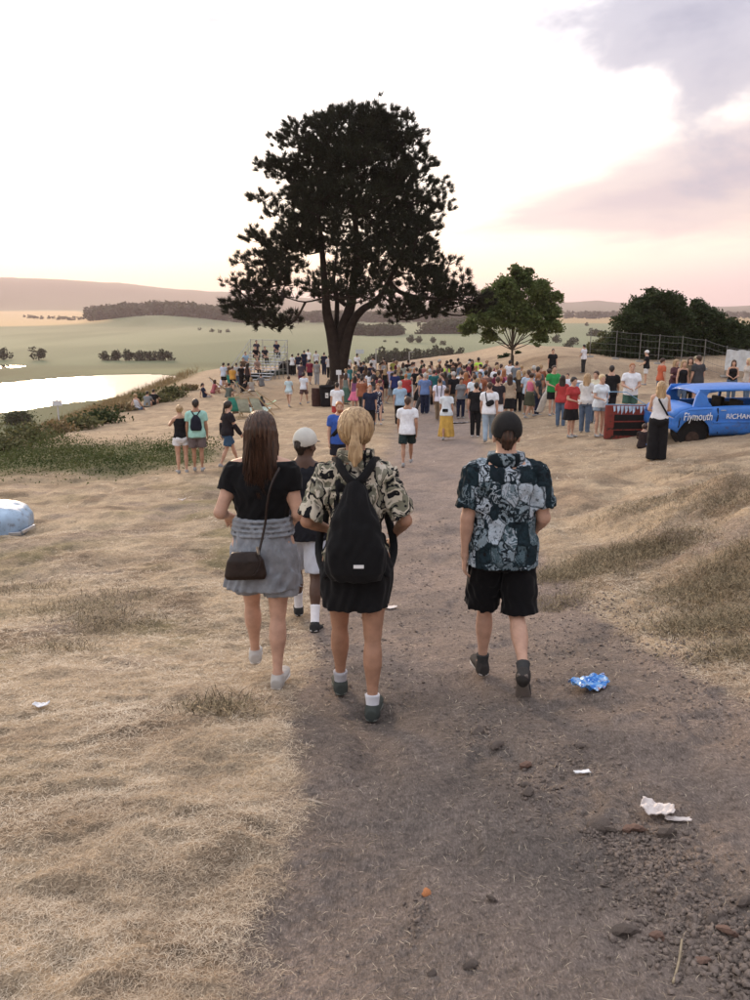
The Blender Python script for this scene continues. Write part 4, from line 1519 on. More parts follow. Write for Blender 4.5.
M_HAIR = {'brown': strand_mat('brown_hair', (.022, .011, .007), (.085, .042, .025)), 'blond': strand_mat('blond_hair', (.20, .12, .055), (.52, .36, .20)), 'dark': strand_mat('dark_hair', (.010, .007, .006), (.03, .02, .014)),
          'red': strand_mat('ginger_hair', (.22, .08, .03), (.42, .18, .07)), 'grey': strand_mat('grey_hair', (.30, .29, .27), (.55, .53, .5)), 'pale': strand_mat('pale_blond_hair', (.42, .30, .15), (.70, .55, .34))}
M_SOLE = mat('shoe_sole', (.45, .42, .38), .7, .2, 30)
M_EYE = mat('eye_dark', (.02, .015, .012), .2, .1)
M_BLACK = cloth((.013, .013, .015), 'black_fabric')

POSES = {
    'stand': dict(lean=.02, legs=((.04, .03, 0), (-.03, .02, 0)), arms=((.14, .02, .05, .22), (.14, -.03, .06, .2))),
    'stand2': dict(lean=.0, legs=((.12, .16, 0), (-.04, .0, 0)), arms=((.22, .12, -.55, 1.25), (.14, -.05, .04, .18))),
    'talk': dict(lean=.02, legs=((-.02, .02, 0), (.10, .12, 0)), arms=((.20, .15, -.60, 1.15), (.20, .15, -.60, 1.3))),
    'walk': dict(lean=.06, legs=((.42, .10, -.05), (-.22, .22, .35)), arms=((.12, -.30, .04, -.02), (.12, .30, .02, .62))),
    'walk2': dict(lean=.06, legs=((-.24, .25, .40), (.40, .08, -.05)), arms=((.12, .32, .02, .60), (.12, -.28, .04, .05))),
    'phone': dict(lean=.02, legs=((.04, .05, 0), (-.03, .02, 0)), arms=((.14, .02, .05, .2), (.25, .45, -.35, 2.35))),
    'hip': dict(lean=.0, legs=((.02, .02, 0), (.08, .12, 0)), arms=((.62, -.30, -.75, .75), (.14, .02, .05, .25))),
    'photo': dict(lean=-.02, legs=((.04, .05, 0), (-.03, .02, 0)), arms=((.25, .9, -.35, 1.9), (.25, .9, -.35, 1.9))),
    'sit': dict(lean=-.22, legs=((1.50, 1.05, .0), (1.42, 1.15, .0)), arms=((.25, -.45, .05, -.15), (.25, .45, -.2, 1.0)), seat=.11),
    'sit2': dict(lean=.25, legs=((2.15, 1.95, .0), (1.95, 1.75, .0)), arms=((.20, .75, -.25, 1.35), (.20, .75, -.25, 1.45)), seat=.11),
    'bench': dict(lean=.12, legs=((1.45, 1.45, .0), (1.35, 1.40, .0)), arms=((.18, .35, -.35, 1.25), (.18, .35, -.35, 1.25)), seat=.11),
    'lounge': dict(lean=-.5, legs=((1.35, .75, .0), (1.25, .7, .0)), arms=((.22, .2, -.2, 1.1), (.22, .1, -.1, .9)), seat=.11),
}
_pm = {}


def cached(key, fn):
    if key not in _pm:
        _pm[key] = fn()
    return _pm[key]


def crowd_person(x, y, H, face, pose='stand', fem=False, skin='light', hair='brown', hk='short', top=('tee', (.8, .8, .8)), bot=('shorts', (.1, .1, .12)), shoes=(.4, .4, .4), label='', group='people in the crowd on the hilltop', zoff=0.0, cap=None, extra=None, res=.022, hl=None, fat=1.0, zbase=None):
    """face: heading in degrees, 0 = away from the camera, 180 = towards it"""
    if hl is None: hl = .42
    J = cached(('J', pose, fem, fat), lambda: skel(fem=fem, build=fat, **POSES[pose]))
    kb = (pose, fem, res, fat)
    z = (height(np.array([x]), np.array([y]))[0] if zbase is None else zbase) + zoff
    root = thing('person', label, 'person', (x, y, float(z)), math.radians(-face), group, H / 1.75)
    P_ = lambda nm, key, fn, m: (lambda me: link(nm, me, m, root) if me is not None else None)(cached(key, fn))
    P_('body', ('body',) + kb, lambda: body(J, res, trim=.008), M_SKIN[skin])
    if hk != 'none':
        P_('hair', ('hair', hk, hl) + kb, lambda: hair_mesh(J, min(res, .016), hk, hl, strands=res < .018), M_HAIR[hair])
    tk, tcol = top
    bk_, bcol = bot
    mt = tcol if not isinstance(tcol, tuple) else cloth(tcol)
    mb_ = bcol if not isinstance(bcol, tuple) else cloth(bcol)
    names = {'tee': 'tee_shirt', 'shirt': 'shirt', 'long': 'long_sleeved_top', 'tank': 'tank_top', 'off': 'off_shoulder_top', 'crop': 'crop_top', 'dress': 'dress'}
    if tk == 'dress':
        P_('dress_top', ('tank',) + kb, lambda: top_mesh(J, res, 'tank', -.02, .018), mt)
    elif tk == 'crop':
        P_(names[tk], ('crop',) + kb, lambda: top_mesh(J, res, 'tank', .14, .018), mt)
    else:
        hem = {'tee': -.10, 'shirt': -.11, 'long': -.08, 'tank': -.02, 'off': .05}[tk]
        P_(names[tk], (tk,) + kb, lambda: top_mesh(J, res, tk, hem, .017, .62, flare=(.030 if tk in ('tee', 'shirt', 'long') else .012)), mt)
    nb = {'shorts': 'shorts', 'jeans': 'trousers', 'trousers': 'trousers', 'wide': 'wide_trousers', 'skirt': 'skirt', 'longskirt': 'long_skirt', 'mini': 'shorts', 'dress': 'dress_skirt', 'tutu': 'skirt'}[bk_]
    lowt = -.03 if tk in ('tee', 'shirt', 'long') else .07
    fn = {'shorts': lambda: leg_wear(J, res, .80, waist=lowt), 'mini': lambda: leg_wear(J, res, .45, waist=lowt), 'jeans': lambda: leg_wear(J, res, long=True, waist=lowt), 'trousers': lambda: leg_wear(J, res, long=True, wide=.012, waist=lowt), 'wide': lambda: leg_wear(J, res, long=True, wide=.05),
          'skirt': lambda: skirt_mesh(J, res), 'dress': lambda: skirt_mesh(J, res, r1=.25, folds=.05), 'tutu': lambda: skirt_mesh(J, res, r1=.36, d1=.32, folds=.10, nf=14), 'longskirt': lambda: skirt_mesh(J, res, bottom=-.80, r1=.27, d1=.24, folds=.10)}[bk_]
    P_(nb, (bk_, tk in ('tee', 'shirt', 'long')) + kb, fn, mb_)
    for i in (0, 1):
        P_('shoe', ('shoe', i) + kb, lambda: shoe_mesh(J, i, min(res, .016)), cloth(shoes, 'shoe_leather'))
    if cap:
        P_('cap', ('cap',) + kb, lambda: cap_mesh(J, .012), cloth(cap))
    if res < .02:
        face_bits(root, J)
    if extra:
        extra(root, J)
    return root


def face_bits(root, J, hair=None):
    H, R_, Fw, U = J['H'], J['hR'], J['hF'], J['hU']
    pt = lambda x, y, z: H + R_ * x + Fw * y + U * z
    for s_ in (-1, 1):
        F = Field(pt(s_ * .031, .08, -.008) - .03, pt(s_ * .031, .08, -.008) + .03, .004)
        F.ell(pt(s_ * .031, .078, -.008), (.013, .013, .010), J['hRM'], 0)
        link('eye', cached(('eye', id(J), s_), lambda: F.mesh('eye', 0)), M_EYE, root)
        mb = MB().tube([pt(s_ * .014, .093, .014), pt(s_ * .032, .094, .020), pt(s_ * .050, .084, .014)], [.003, .004, .002], 5)
        mb.build('eyebrow', hair or M_HAIR['brown'], root)


def strap_line(root, name, pts, w, th, m, up=(0, 1, 0)):
    mb = MB()
    L = smooth_line(pts, 5)
    V = []
    for i, p in enumerate(L):
        d = (L[min(i + 1, len(L) - 1)] - L[max(i - 1, 0)]).normalized()
        u = Vector(up); x = d.cross(u)
        if x.length < 1e-4: x = Vector((1, 0, 0))
        x.normalize(); n_ = x.cross(d).normalized()
        V += [p - x * w / 2 - n_ * th / 2, p + x * w / 2 - n_ * th / 2, p + x * w / 2 + n_ * th / 2, p - x * w / 2 + n_ * th / 2]
    F_ = [(3, 2, 1, 0), tuple(len(V) - 4 + k for k in range(4))]
    for i in range(len(L) - 1):
        for k in range(4):
            F_.append((i * 4 + k, i * 4 + (k + 1) % 4, (i + 1) * 4 + (k + 1) % 4, (i + 1) * 4 + k))
    mb.add(V, F_)
    return mb.build(name, m, root, smooth=True)


def cross_bag(col=(.02, .02, .022), side=1, low=-.02):
    """small bag worn on the back with its strap"""
    def f(root, J):
        P, U, R_, Fw = J['P'], J['U'], J['R'], J['F']
        q = P + U * .22 - Fw * .16 + R_ * .03 * side
        m = cloth(col, 'bag_fabric')
        F = Field(q - .2, q + .2, .014)
        F.loft(q - R_ * .12 * side - U * .05, q + R_ * .10 * side + U * .06, U, [(0, .05, .03), (.3, .085, .04), (.8, .08, .04), (1, .04, .03)], 0)
        link('bag', F.mesh('bag', 1), m, root)
        strap_line(root, 'strap', [q - R_ * .10 * side + U * .02, P + U * .40 - Fw * .145 - R_ * .10 * side, P + U * .53 - Fw * .05 - R_ * .11 * side, P + U * .46 + Fw * .12 - R_ * .07 * side], .03, .008, m)
    return f


def small_pack(col=(.015, .017, .03)):
    def f(root, J):
        P, U, R_, Fw = J['P'], J['U'], J['R'], J['F']
        m = cloth(col, 'bag_fabric')
        F = Field(P + A3(-.25, -.40, 0), P + A3(.25, 0, .6), .014)
        F.loft(P + U * .08 - Fw * .17, P + U * .46 - Fw * .15, R_, [(0, .12, .045), (.2, .145, .06), (.7, .12, .055), (1, .04, .02)], 0)
        link('backpack', F.mesh('backpack', 1), m, root)
        for s_ in (-1, 1):
            strap_line(root, 'strap', [P + U * .44 - Fw * .15 + R_ * .03 * s_, P + U * .535 - Fw * .06 + R_ * .10 * s_, P + U * .50 + Fw * .09 + R_ * .12 * s_, P + U * .2 + Fw * .12 + R_ * .15 * s_], .025, .01, m)
    return f


def held_cup(i=1, col=(.8, .8, .78)):
    def f(root, J):
        q = J['wr%d' % i] + J['df%d' % i] * .09
        MB().tube([q + A3(0, 0, -.05), q + A3(0, 0, .07)], [.032, .040], 10).build('drink_cup', mat('cup_plastic', col, .4), root)
    return f

# ------------------------------------------------------------------ the four walkers in front
def pattern_mat(name, kind):
    m = bpy.data.materials.new(name)
    m.use_nodes = True
    t = NT(m.node_tree)
    b = m.node_tree.nodes['Principled BSDF']
    co = t.n('ShaderNodeTexCoord').outputs['Object']
    wob = t.noise(co, 7, 3, .6)
    dis = t.n('ShaderNodeVectorMath', operation='MULTIPLY_ADD')
    t.l(wob.outputs['Color'], dis.inputs[0]); dis.inputs[1].default_value = (.05,) * 3 if kind == 'collage' else (.09,) * 3
    t.l(co, dis.inputs[2])
    if kind == 'collage':
        v = t.n('ShaderNodeTexVoronoi', distance='CHEBYCHEV', inp={'Scale': 10.5, 'Randomness': .7})
        t.l(t.mapping(dis.outputs[0], scale=(1.15, .5, .75)), v.inputs['Vector'])
        s_ = t.n('ShaderNodeSeparateColor'); t.l(v.outputs['Color'], s_.inputs[0])
        base = t.ramp(s_.outputs[0], [(0, (.014, .026, .034)), (.20, (.22, .28, .32)), (.42, (.010, .016, .022)), (.55, (.07, .11, .13)), (.66, (.40, .46, .52)), (.86, (.014, .028, .036))], 'CONSTANT')
        n_ = t.noise(co, 15, 3, .5, 1.5)
        blot = t.ramp(n_.outputs[0], [(.0, 0), (.47, 0), (.50, 1), (.57, 1), (.60, 0)], 'LINEAR')
        other = t.ramp(s_.outputs[1], [(0, (.010, .018, .024)), (.35, (.34, .40, .45)), (.55, (.008, .012, .016)), (.75, (.15, .20, .23))], 'CONSTANT')
        c = t.mix(blot, base, other)
        n2_ = t.noise(co, 60, 3, .6, .8)
        c = t.mix(t.ramp(n2_.outputs[0], [(.56, 0), (.62, .75)]), c, (.006, .016, .020))
        edge = t.n('ShaderNodeTexVoronoi', feature='DISTANCE_TO_EDGE', inp={'Scale': 10.5, 'Randomness': .7})
        t.l(t.mapping(dis.outputs[0], scale=(1.15, .5, .75)), edge.inputs['Vector'])
        c = t.mix(t.ramp(edge.outputs[0], [(.02, .8), (.06, 0)]), c, (.007, .014, .018))
    else:
        n_ = t.noise(dis.outputs[0], 8.5, 3, .5, .8)
        c = t.ramp(n_.outputs[0], [(0, (.010, .010, .011)), (.40, (.17, .165, .12)), (.47, (.50, .45, .36)), (.545, (.012, .012, .014)), (.60, (.22, .21, .16)), (.68, (.55, .50, .42))], 'CONSTANT')
        wv = t.n('ShaderNodeTexWave', inp={'Scale': 8.0, 'Distortion': 5.0, 'Detail': 1.5, 'Detail Scale': 1.0})
        t.l(dis.outputs[0], wv.inputs['Vector'])
        n3_ = t.noise(co, 3.0, 2, .5)
        c = t.mix(t.math('MULTIPLY', t.ramp(wv.outputs[0], [(.62, 0), (.68, 1)]), t.ramp(n3_.outputs[0], [(.5, 0), (.56, 1)])), c, (.010, .010, .012))
        v = t.n('ShaderNodeTexVoronoi', inp={'Scale': 26.0})
        t.l(co, v.inputs['Vector'])
        c = t.mix(t.math('MULTIPLY', t.ramp(v.outputs['Distance'], [(.20, 1), (.26, 0)]), t.ramp(n3_.outputs[0], [(.40, 1), (.46, 0)])), c, (.012, .012, .014))
    t.l(c, b.inputs['Base Color'])
    b.inputs['Roughness'].default_value = .85
    b.inputs['Specular IOR Level'].default_value = .15
    bp = t.n('ShaderNodeBump', inp={'Strength': .3, 'Distance': .01})
    bn = t.noise(co, 18, 3, .5)
    t.l(bn.outputs[0], bp.inputs['Height']); t.l(bp.outputs[0], b.inputs['Normal'])
    return m


def stand_on(J, x, y, rz, s):
    """height of the figure so that its lower foot just meets the sloping ground"""
    best = -99
    c, sn = math.cos(rz), math.sin(rz)
    for i in (0, 1):
        for dd, low in ((0.0, .085), (.15, .05)):
            q = J['ank%d' % i] + J['fd%d' % i] * dd
            if dd: low = .03 + .035 * abs(J['fu%d' % i][2])
            wx = x + (q[0] * c - q[1] * sn) * s; wy = y + (q[0] * sn + q[1] * c) * s
            best = max(best, gz(wx, wy) - (q[2] - low) * s)
    return best


def hero(x, y, H, face, J, label, parts, skin, group=None):
    s = H / 1.75
    rz = math.radians(-face)
    z = stand_on(J, x, y, rz, s)
    root = thing('person', label, 'person', (x, y, z), rz, group, s)

    for nm, me, m in parts:
        if me is not None:
            link(nm, me, m, root)
    return root


HR = .0065
def stitched(root, J, name, me, m):
    return link(name, me, m, root)


# woman in the black top and grey skirt
J = skel(fem=True, lean=.05, legs=((.30, .12, .10), (-.16, .06, .02)), arms=((.30, -.30, -.02, 1.25), (.20, -.18, -.20, 1.15)), head=(-.05, .05), build=1.04, tb=1.17, spread=(.02, -.02))
m_top = mat('black_jersey', (.007, .007, .008), .9, .25, 6, bump=.6, bscale=14, spec=.15, sheen=.06)
m_sk = mat('grey_denim', (.235, .250, .275), .92, .22, 14, bump=.5, bscale=45, spec=.12)
w1x, w1y = hit(268, 682)
w1 = hero(w1x, w1y, 1.70, 0, J, 'woman in black off-shoulder top and grey skirt with long brown hair, walking away', [
    ('body', body(J, HR, True, trim=.006), M_SKIN['light']),
    ('off_shoulder_top', top_mesh(J, HR, 'off', .14, .013, .50, .004, off=True, seed=4), m_top),
    ('skirt', skirt_mesh(J, .008, top=.17, bottom=-.275, r0=.176, r1=.248, d1=.190, amp=.009, folds=.012), m_sk),
    ('shorts', leg_wear(J, .009, .76, .014, .01), m_sk),
    ('hair', hair_mesh(J, .006, 'long', .37), M_HAIR['brown']),
    ('shoe', shoe_mesh(J, 0, .006), cloth((.42, .40, .37), 'pale_canvas')), ('shoe', shoe_mesh(J, 1, .006), cloth((.42, .40, .37), 'pale_canvas')),
    ('sole', shoe_mesh(J, 0, .006, sole=True), cloth((.62, .6, .57), 'white_rubber')), ('sole', shoe_mesh(J, 1, .006, sole=True), cloth((.62, .6, .57), 'white_rubber')),
], 'light')
# bunched waistband
P, U, R_, Fw = J['P'], J['U'], J['R'], J['F']
F = Field(P + A3(-.25, -.25, .0), P + A3(.25, .25, .25), .007)
for k, (zz, a, d) in enumerate([(.165, .176, .110), (.135, .182, .117), (.105, .190, .124), (.075, .198, .132)]):
    F.loft(P + A3(0, -.004, zz - .012), P + A3(0, -.004, zz + .012), A3(1, 0, .05 * (-1) ** k), [(0, a, d), (.5, a + .009, d + .009), (1, a, d)], .012)
F.noise(.003, .09, 2)
link('waistband', F.mesh('waistband', 1), m_sk, w1)
m_bag = mat('brown_leather', (.022, .013, .010), .45, .3, 12, bump=.3, bscale=40)
q = P + A3(-.085, -.215, -.085)
F = Field(q - .18, q + .18, .006)
F.loft(q + A3(0, 0, -.085), q + A3(.0, .012, .085), A3(1, .12, .13), [(0, .118, .030), (.15, .130, .040), (.7, .112, .034), (1, .080, .016)], 0, 4)
bag = link('handbag', F.mesh('handbag', 1), m_bag, w1)
MB().tube(smooth_line([q + A3(.07, -.008, .085), q + A3(.095, -.02, .03), q + A3(.07, -.042, -.03), q + A3(.05, -.044, -.05)], 4), .004, 5).build('bag_tassel', m_bag, w1)
strap_line(w1, 'bag_strap', [q + A3(.085, .0, .08), P + A3(.035, -.150, .16), P + A3(.055, -.158, .30), P + A3(.085, -.145, .42), P + A3(.125, -.06, .50), P + A3(.11, .08, .45)], .014, .005, m_bag)
MB().tube([q + A3(.083, 0, .075), q + A3(.078, -.004, .125)], .009, 8).build('bag_ring', mat('steel', (.6, .58, .55), .3, .1, metal=.9), w1)
# loose strands at the back of the hair
mb = MB()
H_ = J['H']
for k in range(380):
    a = rnd.uniform(-1.45, 1.45)
    x0, y0 = math.sin(a) * .098, -math.cos(a) * .105 - .03
    L = rnd.uniform(.28, .46)
    mb.tube([H_ + A3(x0 * .8, y0 * .85 + .0, .08), H_ + A3(x0, y0, -.06), H_ + A3(x0 * 1.12 + rnd.uniform(-.02, .02), y0 * .9 - .04, -.06 - L * .55), H_ + A3(x0 * .95 + rnd.uniform(-.03, .03), y0 * .7 - .06, .04 - L)], [.0022, .0024, .0022, .0008], 3, False)
mb.build('hair_strands', M_HAIR['brown'], w1)

# woman with ponytail, patterned shirt and drawstring bag
J = skel(fem=True, lean=.05, legs=((.26, .12, .12), (-.14, .06, .04)), arms=((.40, -.20, -.55, 1.05), (.42, -.16, -.25, .95)), head=(.0, .03), build=1.0, spread=(.01, -.01))
m_leafy = pattern_mat('leaf_print_fabric', 'leafy')
m_blk = mat('black_crepe', (.006, .006, .007), .85, .25, 5, bump=.6, bscale=14, spec=.2, sheen=.06)
w2x, w2y = hit(357, 703)
w2 = hero(w2x, w2y, 1.73, 0, J, 'woman with blond ponytail, leaf print shirt and black drawstring bag, walking away', [
    ('body', body(J, HR, True, trim=.006), M_SKIN['tan']),
    ('shirt', top_mesh(J, HR, 'shirt', -.02, .016, .90, .008, flare=.0, seed=6), m_leafy),
    ('dress_skirt', skirt_mesh(J, .008, top=.10, bottom=-.28, r0=.155, r1=.190, d1=.155, amp=.007, folds=.012, nf=5), m_blk),
    ('hair', hair_mesh(J, .006, 'pony', .32), M_HAIR['blond']),
    ('sock', sock_mesh(J, 0, .006, .06), cloth((.42, .42, .45))), ('sock', sock_mesh(J, 1, .006, .06), cloth((.60, .60, .64))),
    ('shoe', shoe_mesh(J, 0, .006), cloth((.05, .058, .052), 'grey_green_mesh')), ('shoe', shoe_mesh(J, 1, .006), cloth((.05, .058, .052), 'grey_green_mesh')),
    ('sole', shoe_mesh(J, 0, .006, sole=True), cloth((.16, .17, .15), 'rubber')), ('sole', shoe_mesh(J, 1, .006, sole=True), cloth((.16, .17, .15), 'rubber')),
], 'tan')
P, U, R_, Fw = J['P'], J['U'], J['R'], J['F']
F = Field(P + A3(-.3, -.42, -.25), P + A3(.3, .05, .6), .007)
F.loft(P + U * -.09 - Fw * .175, P + U * .47 - Fw * .132, R_, [(0, .135, .05), (.08, .158, .080), (.35, .162, .092), (.6, .128, .078), (.8, .078, .056), (.94, .05, .035), (1, .022, .02)], .0, 2.6,
       wav=lambda an, t_: .055 * np.sin(an * 15 + 1.2 * np.sin(an * 4)) * np.clip((t_ - .45) / .35, 0, 1))
F.noise(.004, .13, 1, .4)
link('drawstring_bag', F.mesh('drawstring_bag', 1), m_blk, w2)
MB().box(P + U * .02 - Fw * .283 + R_ * .02, (.055, .004, .018)).build('bag_label', mat('white_label', (.75, .75, .75), .6), w2)
for s_ in (-1, 1):
    strap_line(w2, 'bag_strap', [P + U * .45 - Fw * .148 + R_ * .012 * s_, P + U * .485 - Fw * .135 + R_ * .050 * s_, P + U * .560 - Fw * .055 + R_ * .105 * s_, P + U * .52 + Fw * .09 + R_ * .115 * s_, P + U * .32 + Fw * .16 + R_ * .15 * s_, P + U * .05 + Fw * .06 + R_ * .215 * s_, P + U * -.08 - Fw * .12 + R_ * .165 * s_], .045, .012, m_blk, (0, 1, .2))
F = Field(J['N'] - .14, J['N'] + .14, .006)
F.bone(J['N'] + U * .03 + A3(-.02, 0, 0), J['N'] + U * .035 + A3(.02, 0, 0), [.085, .085], 0)
F.ell(J['N'] + U * .04, (.066, .066, .20), None, 0, sign=-1); F.clip(U, float(np.dot(U, J['N'] + U * .06))); F.clip(-U, -float(np.dot(U, J['N'] + U * -.01)))
link('collar', F.mesh('collar', 1), m_leafy, w2)
MB().tube([J['H'] + A3(0, -.095, -.01), J['H'] + A3(0, -.132, -.012)], .030, 12).build('hair_tie', m_blk, w2)
mb = MB(); H_ = J['H']
for k in range(300):
    a = rnd.uniform(-1.5, 1.5)
    x0, z0 = math.sin(a) * .093, .03 + math.cos(a) * .09
    mb.tube([H_ + A3(x0 * .9, -.0, z0 * 1.06), H_ + A3(x0 * .95, -.09, z0 * .75 + .0), H_ + A3(x0 * .22, -.128, -.008)], [.0018, .002, .0012], 3, False)
mb.build('hair_strands', M_HAIR['blond'], w2)

# man in the picture print shirt
J = skel(fem=False, lean=.04, legs=((.20, .14, .05), (-.12, .82, 1.15)), arms=((.17, -.14, .03, .06), (.20, -.14, -.06, .95)), head=(.04, .06), build=1.0)
m_col = pattern_mat('picture_print_fabric', 'collage')
m_short = mat('black_cotton', (.006, .006, .007), .9, .25, 6, bump=.6, bscale=14, spec=.15, sheen=.06)
mx, my = hit(498, 684)
man = hero(mx, my, 1.67, 0, J, 'man in dark cap, black shorts and blue-grey picture print shirt, walking away', [
    ('body', body(J, HR, True, trim=.006), M_SKIN['light']),
    ('shirt', top_mesh(J, HR, 'shirt', -.12, .026, .78, .007, flare=.026, seed=2), m_col),
    ('shorts', leg_wear(J, .008, .98, .016, .010, .006), m_short),
    ('hair', hair_mesh(J, .006, 'short'), M_HAIR['brown']),
    ('cap', cap_mesh(J, .006), mat('black_cap_cotton', (.014, .013, .013), .9, .2, 20, bump=.3, bscale=80)),
    ('sock', sock_mesh(J, 0, .006, .055), cloth((.05, .05, .05))), ('sock', sock_mesh(J, 1, .006, .055), cloth((.05, .05, .05))),
    ('shoe', shoe_mesh(J, 0, .006), cloth((.045, .04, .037), 'dark_knit')), ('shoe', shoe_mesh(J, 1, .006), cloth((.045, .04, .037), 'dark_knit')),
    ('sole', shoe_mesh(J, 0, .006, sole=True), cloth((.45, .42, .39), 'rubber')), ('sole', shoe_mesh(J, 1, .006, sole=True), cloth((.16, .13, .11), 'worn_rubber')),
], 'light')
U = J['U']
F = Field(J['N'] - .14, J['N'] + .14, .006)
F.bone(J['N'] + U * .005 + A3(-.02, 0, 0), J['N'] + U * .01 + A3(.02, 0, 0), [.098, .098], 0)
F.ell(J['N'] + U * .03, (.066, .068, .20), None, 0, sign=-1); F.clip(U, float(np.dot(U, J['N'] + U * .042))); F.clip(-U, -float(np.dot(U, J['N'] + U * -.045)))
link('collar', F.mesh('collar', 1), m_col, man)

# young man with the pale cap ahead of the women
J = skel(fem=False, lean=.04, legs=((.28, .10, .1), (-.20, .22, .35)), arms=((.14, -.1, .02, .35), (.26, .0, -.02, 1.1)), head=(.55, .08), build=.98)
bx, by = hit(307, 622)
boy = hero(bx, by, 1.75, 0, J, 'young man in pale cap, dark tee and white shorts, walking ahead of the women', [
    ('body', body(J, .0075, True, trim=.006), M_SKIN['dark']),
    ('tee_shirt', top_mesh(J, .0085, 'tee', -.12, .022, .75, .005, flare=.026, seed=5), cloth((.014, .015, .020), 'dark_navy_jersey')),
    ('shorts', leg_wear(J, .009, .95, .020, .012, .003), cloth((.42, .45, .52), 'pale_grey_cotton')),
    ('hair', hair_mesh(J, .007, 'short'), M_HAIR['dark']),
    ('cap', cap_mesh(J, .007), cloth((.50, .49, .44), 'pale_cap_cotton')),
    ('sock', sock_mesh(J, 0, .007, .15), cloth((.70, .70, .73))), ('sock', sock_mesh(J, 1, .007, .15), cloth((.70, .70, .73))),
    ('shoe', shoe_mesh(J, 0, .007), cloth((.03, .03, .03), 'black_knit')), ('shoe', shoe_mesh(J, 1, .007), cloth((.03, .03, .03), 'black_knit')),
    ('sole', shoe_mesh(J, 0, .007, sole=True), cloth((.40, .38, .36), 'rubber')), ('sole', shoe_mesh(J, 1, .007, sole=True), cloth((.40, .38, .36), 'rubber')),
], 'dark')

# ------------------------------------------------------------------ the people further ahead
G_C = 'people in the crowd on the hilltop'
WHT = (.72, .74, .78); BLK = (.014, .014, .016); NAVY = (.016, .022, .05); DGREY = (.05, .052, .058); GREY = (.20, .21, .22); RED = (.42, .03, .03); ORG = (.50, .10, .035)
LBL = (.26, .42, .62); BLU = (.02, .09, .42); TEAL = (.04, .24, .24); MINT = (.30, .58, .50); DENIM = (.09, .14, .22); LDEN = (.26, .34, .42); BEI = (.38, .29, .20); KHA = (.16, .14, .09); GRN = (.02, .30, .07); PINK = (.60, .12, .22)
LAV = (.42, .40, .60); MAR = (.16, .02, .05); MUST = (.56, .33, .045); BRN = (.12, .07, .04); OLV = (.06, .065, .04); SKY = (.30, .45, .60); HIV = (.50, .80, .04); DTEAL = (.015, .12, .13); LTB = (.45, .58, .62)


def dots_mat():
    m = bpy.data.materials.new('spotted_fabric'); m.use_nodes = True
    t = NT(m.node_tree); b = m.node_tree.nodes['Principled BSDF']
    v = t.n('ShaderNodeTexVoronoi', inp={'Scale': 16.0})
    t.l(t.n('ShaderNodeTexCoord').outputs['Object'], v.inputs['Vector'])
    t.l(t.ramp(v.outputs['Distance'], [(.33, (.62, .62, .62)), (.40, (.015, .02, .05))]), b.inputs['Base Color'])
    b.inputs['Roughness'].default_value = .9
    return m


DOTS = dots_mat()


def C(px, py, mode, H, face, pose, sex, top, bot, label, hair='brown', hk=None, skin='light', shoes=(.3, .3, .3), d=None, group=G_C, **kw):
    """mode h: the head top is seen at (px, py); f: the feet are"""
    if d is not None:
        r = ray(px, py); x = r[0] / r[1] * d; y = d
    elif mode == 'h':
        x, y = hit(px, py, up=H)
    else:
        x, y = hit(px, py)
    fem = sex == 'w'
    if hk is None:
        hk = 'long' if fem else 'short'
    res = .0165 if y < 28 else (.022 if y < 42 else .028)
    return crowd_person(x, y, H, face, pose, fem, skin, hair, hk, top, bot, shoes, label, group=group, res=res, **kw)


T = 'tee'
# --- nearer, left and middle
C(199, 474, 'f', 1.74, -8, 'stand', 'm', (T, MINT), ('shorts', (.13, .10, .10)), 'man in mint tee and brown-grey shorts with small dark backpack', 'dark', skin='tan', extra=small_pack(), group=None)
C(183, 474, 'f', 1.66, -25, 'photo', 'w', ('tank', BLK), ('mini', (.66, .66, .68)), 'blond woman in black top and white shorts raising her phone beside the man in mint', 'blond', 'bun', group=None)
C(229, 468, 'f', 1.68, 55, 'walk', 'm', ('long', (.022, .018, .022)), ('shorts', (.035, .085, .16)), 'person in dark hooded top and blue shorts with hand at the ear', 'dark', 'pony', group=None)
C(340, 478, 'f', 1.80, 172, 'stand2', 'm', (T, BLU), ('shorts', (.02, .02, .03)), 'bearded ginger man in bright blue polo shirt facing the camera', 'red', 'short', group=None, shoes=BLK,
  extra=lambda root, J: (strap_line(root, 'sling_strap', [J['C'] + A3(-.16, .02, .06), J['P'] + A3(-.05, .155, .36), J['P'] + A3(.14, .13, .12), J['P'] + A3(.17, .0, .05)], .075, .03, M_BLACK),
                         link('beard', cached('beard', lambda: (lambda F: (F.ell(J['H'] + J['hF'] * .045 + A3(0, 0, -.075), (.058, .060, .052), J['hRM'], 0, cutp=[((0, -1, .0), .0), ((0, 0, 1), .028)]), F.mesh('beard', 1))[1])(Field(J['H'] - .2, J['H'] + .2, .012))), M_HAIR['red'], root)))
C(407, 467, 'f', 1.75, 3, 'walk2', 'm', ('shirt', WHT), ('shorts', (.02, .035, .035)), 'man in white short-sleeved shirt and dark green shorts walking away on the path', 'brown', skin='tan')
C(400, 383, 'h', 1.78, 0, 'walk', 'm', ('shirt', SKY), ('trousers', BLK), 'grey-haired man in light blue shirt beyond the man in the white shirt', 'grey')
C(370, 385, 'h', 1.76, 180, 'stand', 'm', ('shirt', NAVY), ('trousers', BLK), 'man in navy shirt left of the woman in the spotted dress', 'red')
C(378, 385, 'h', 1.68, 176, 'walk', 'w', ('dress', DOTS), ('dress', DOTS), 'ginger woman in navy dress with white spots coming towards the camera', 'red', 'bun')
C(337, 383, 'h', 1.78, 0, 'stand', 'm', (T, WHT), ('shorts', RED), 'man in white tee and red shorts near the foot of the pine', 'dark')
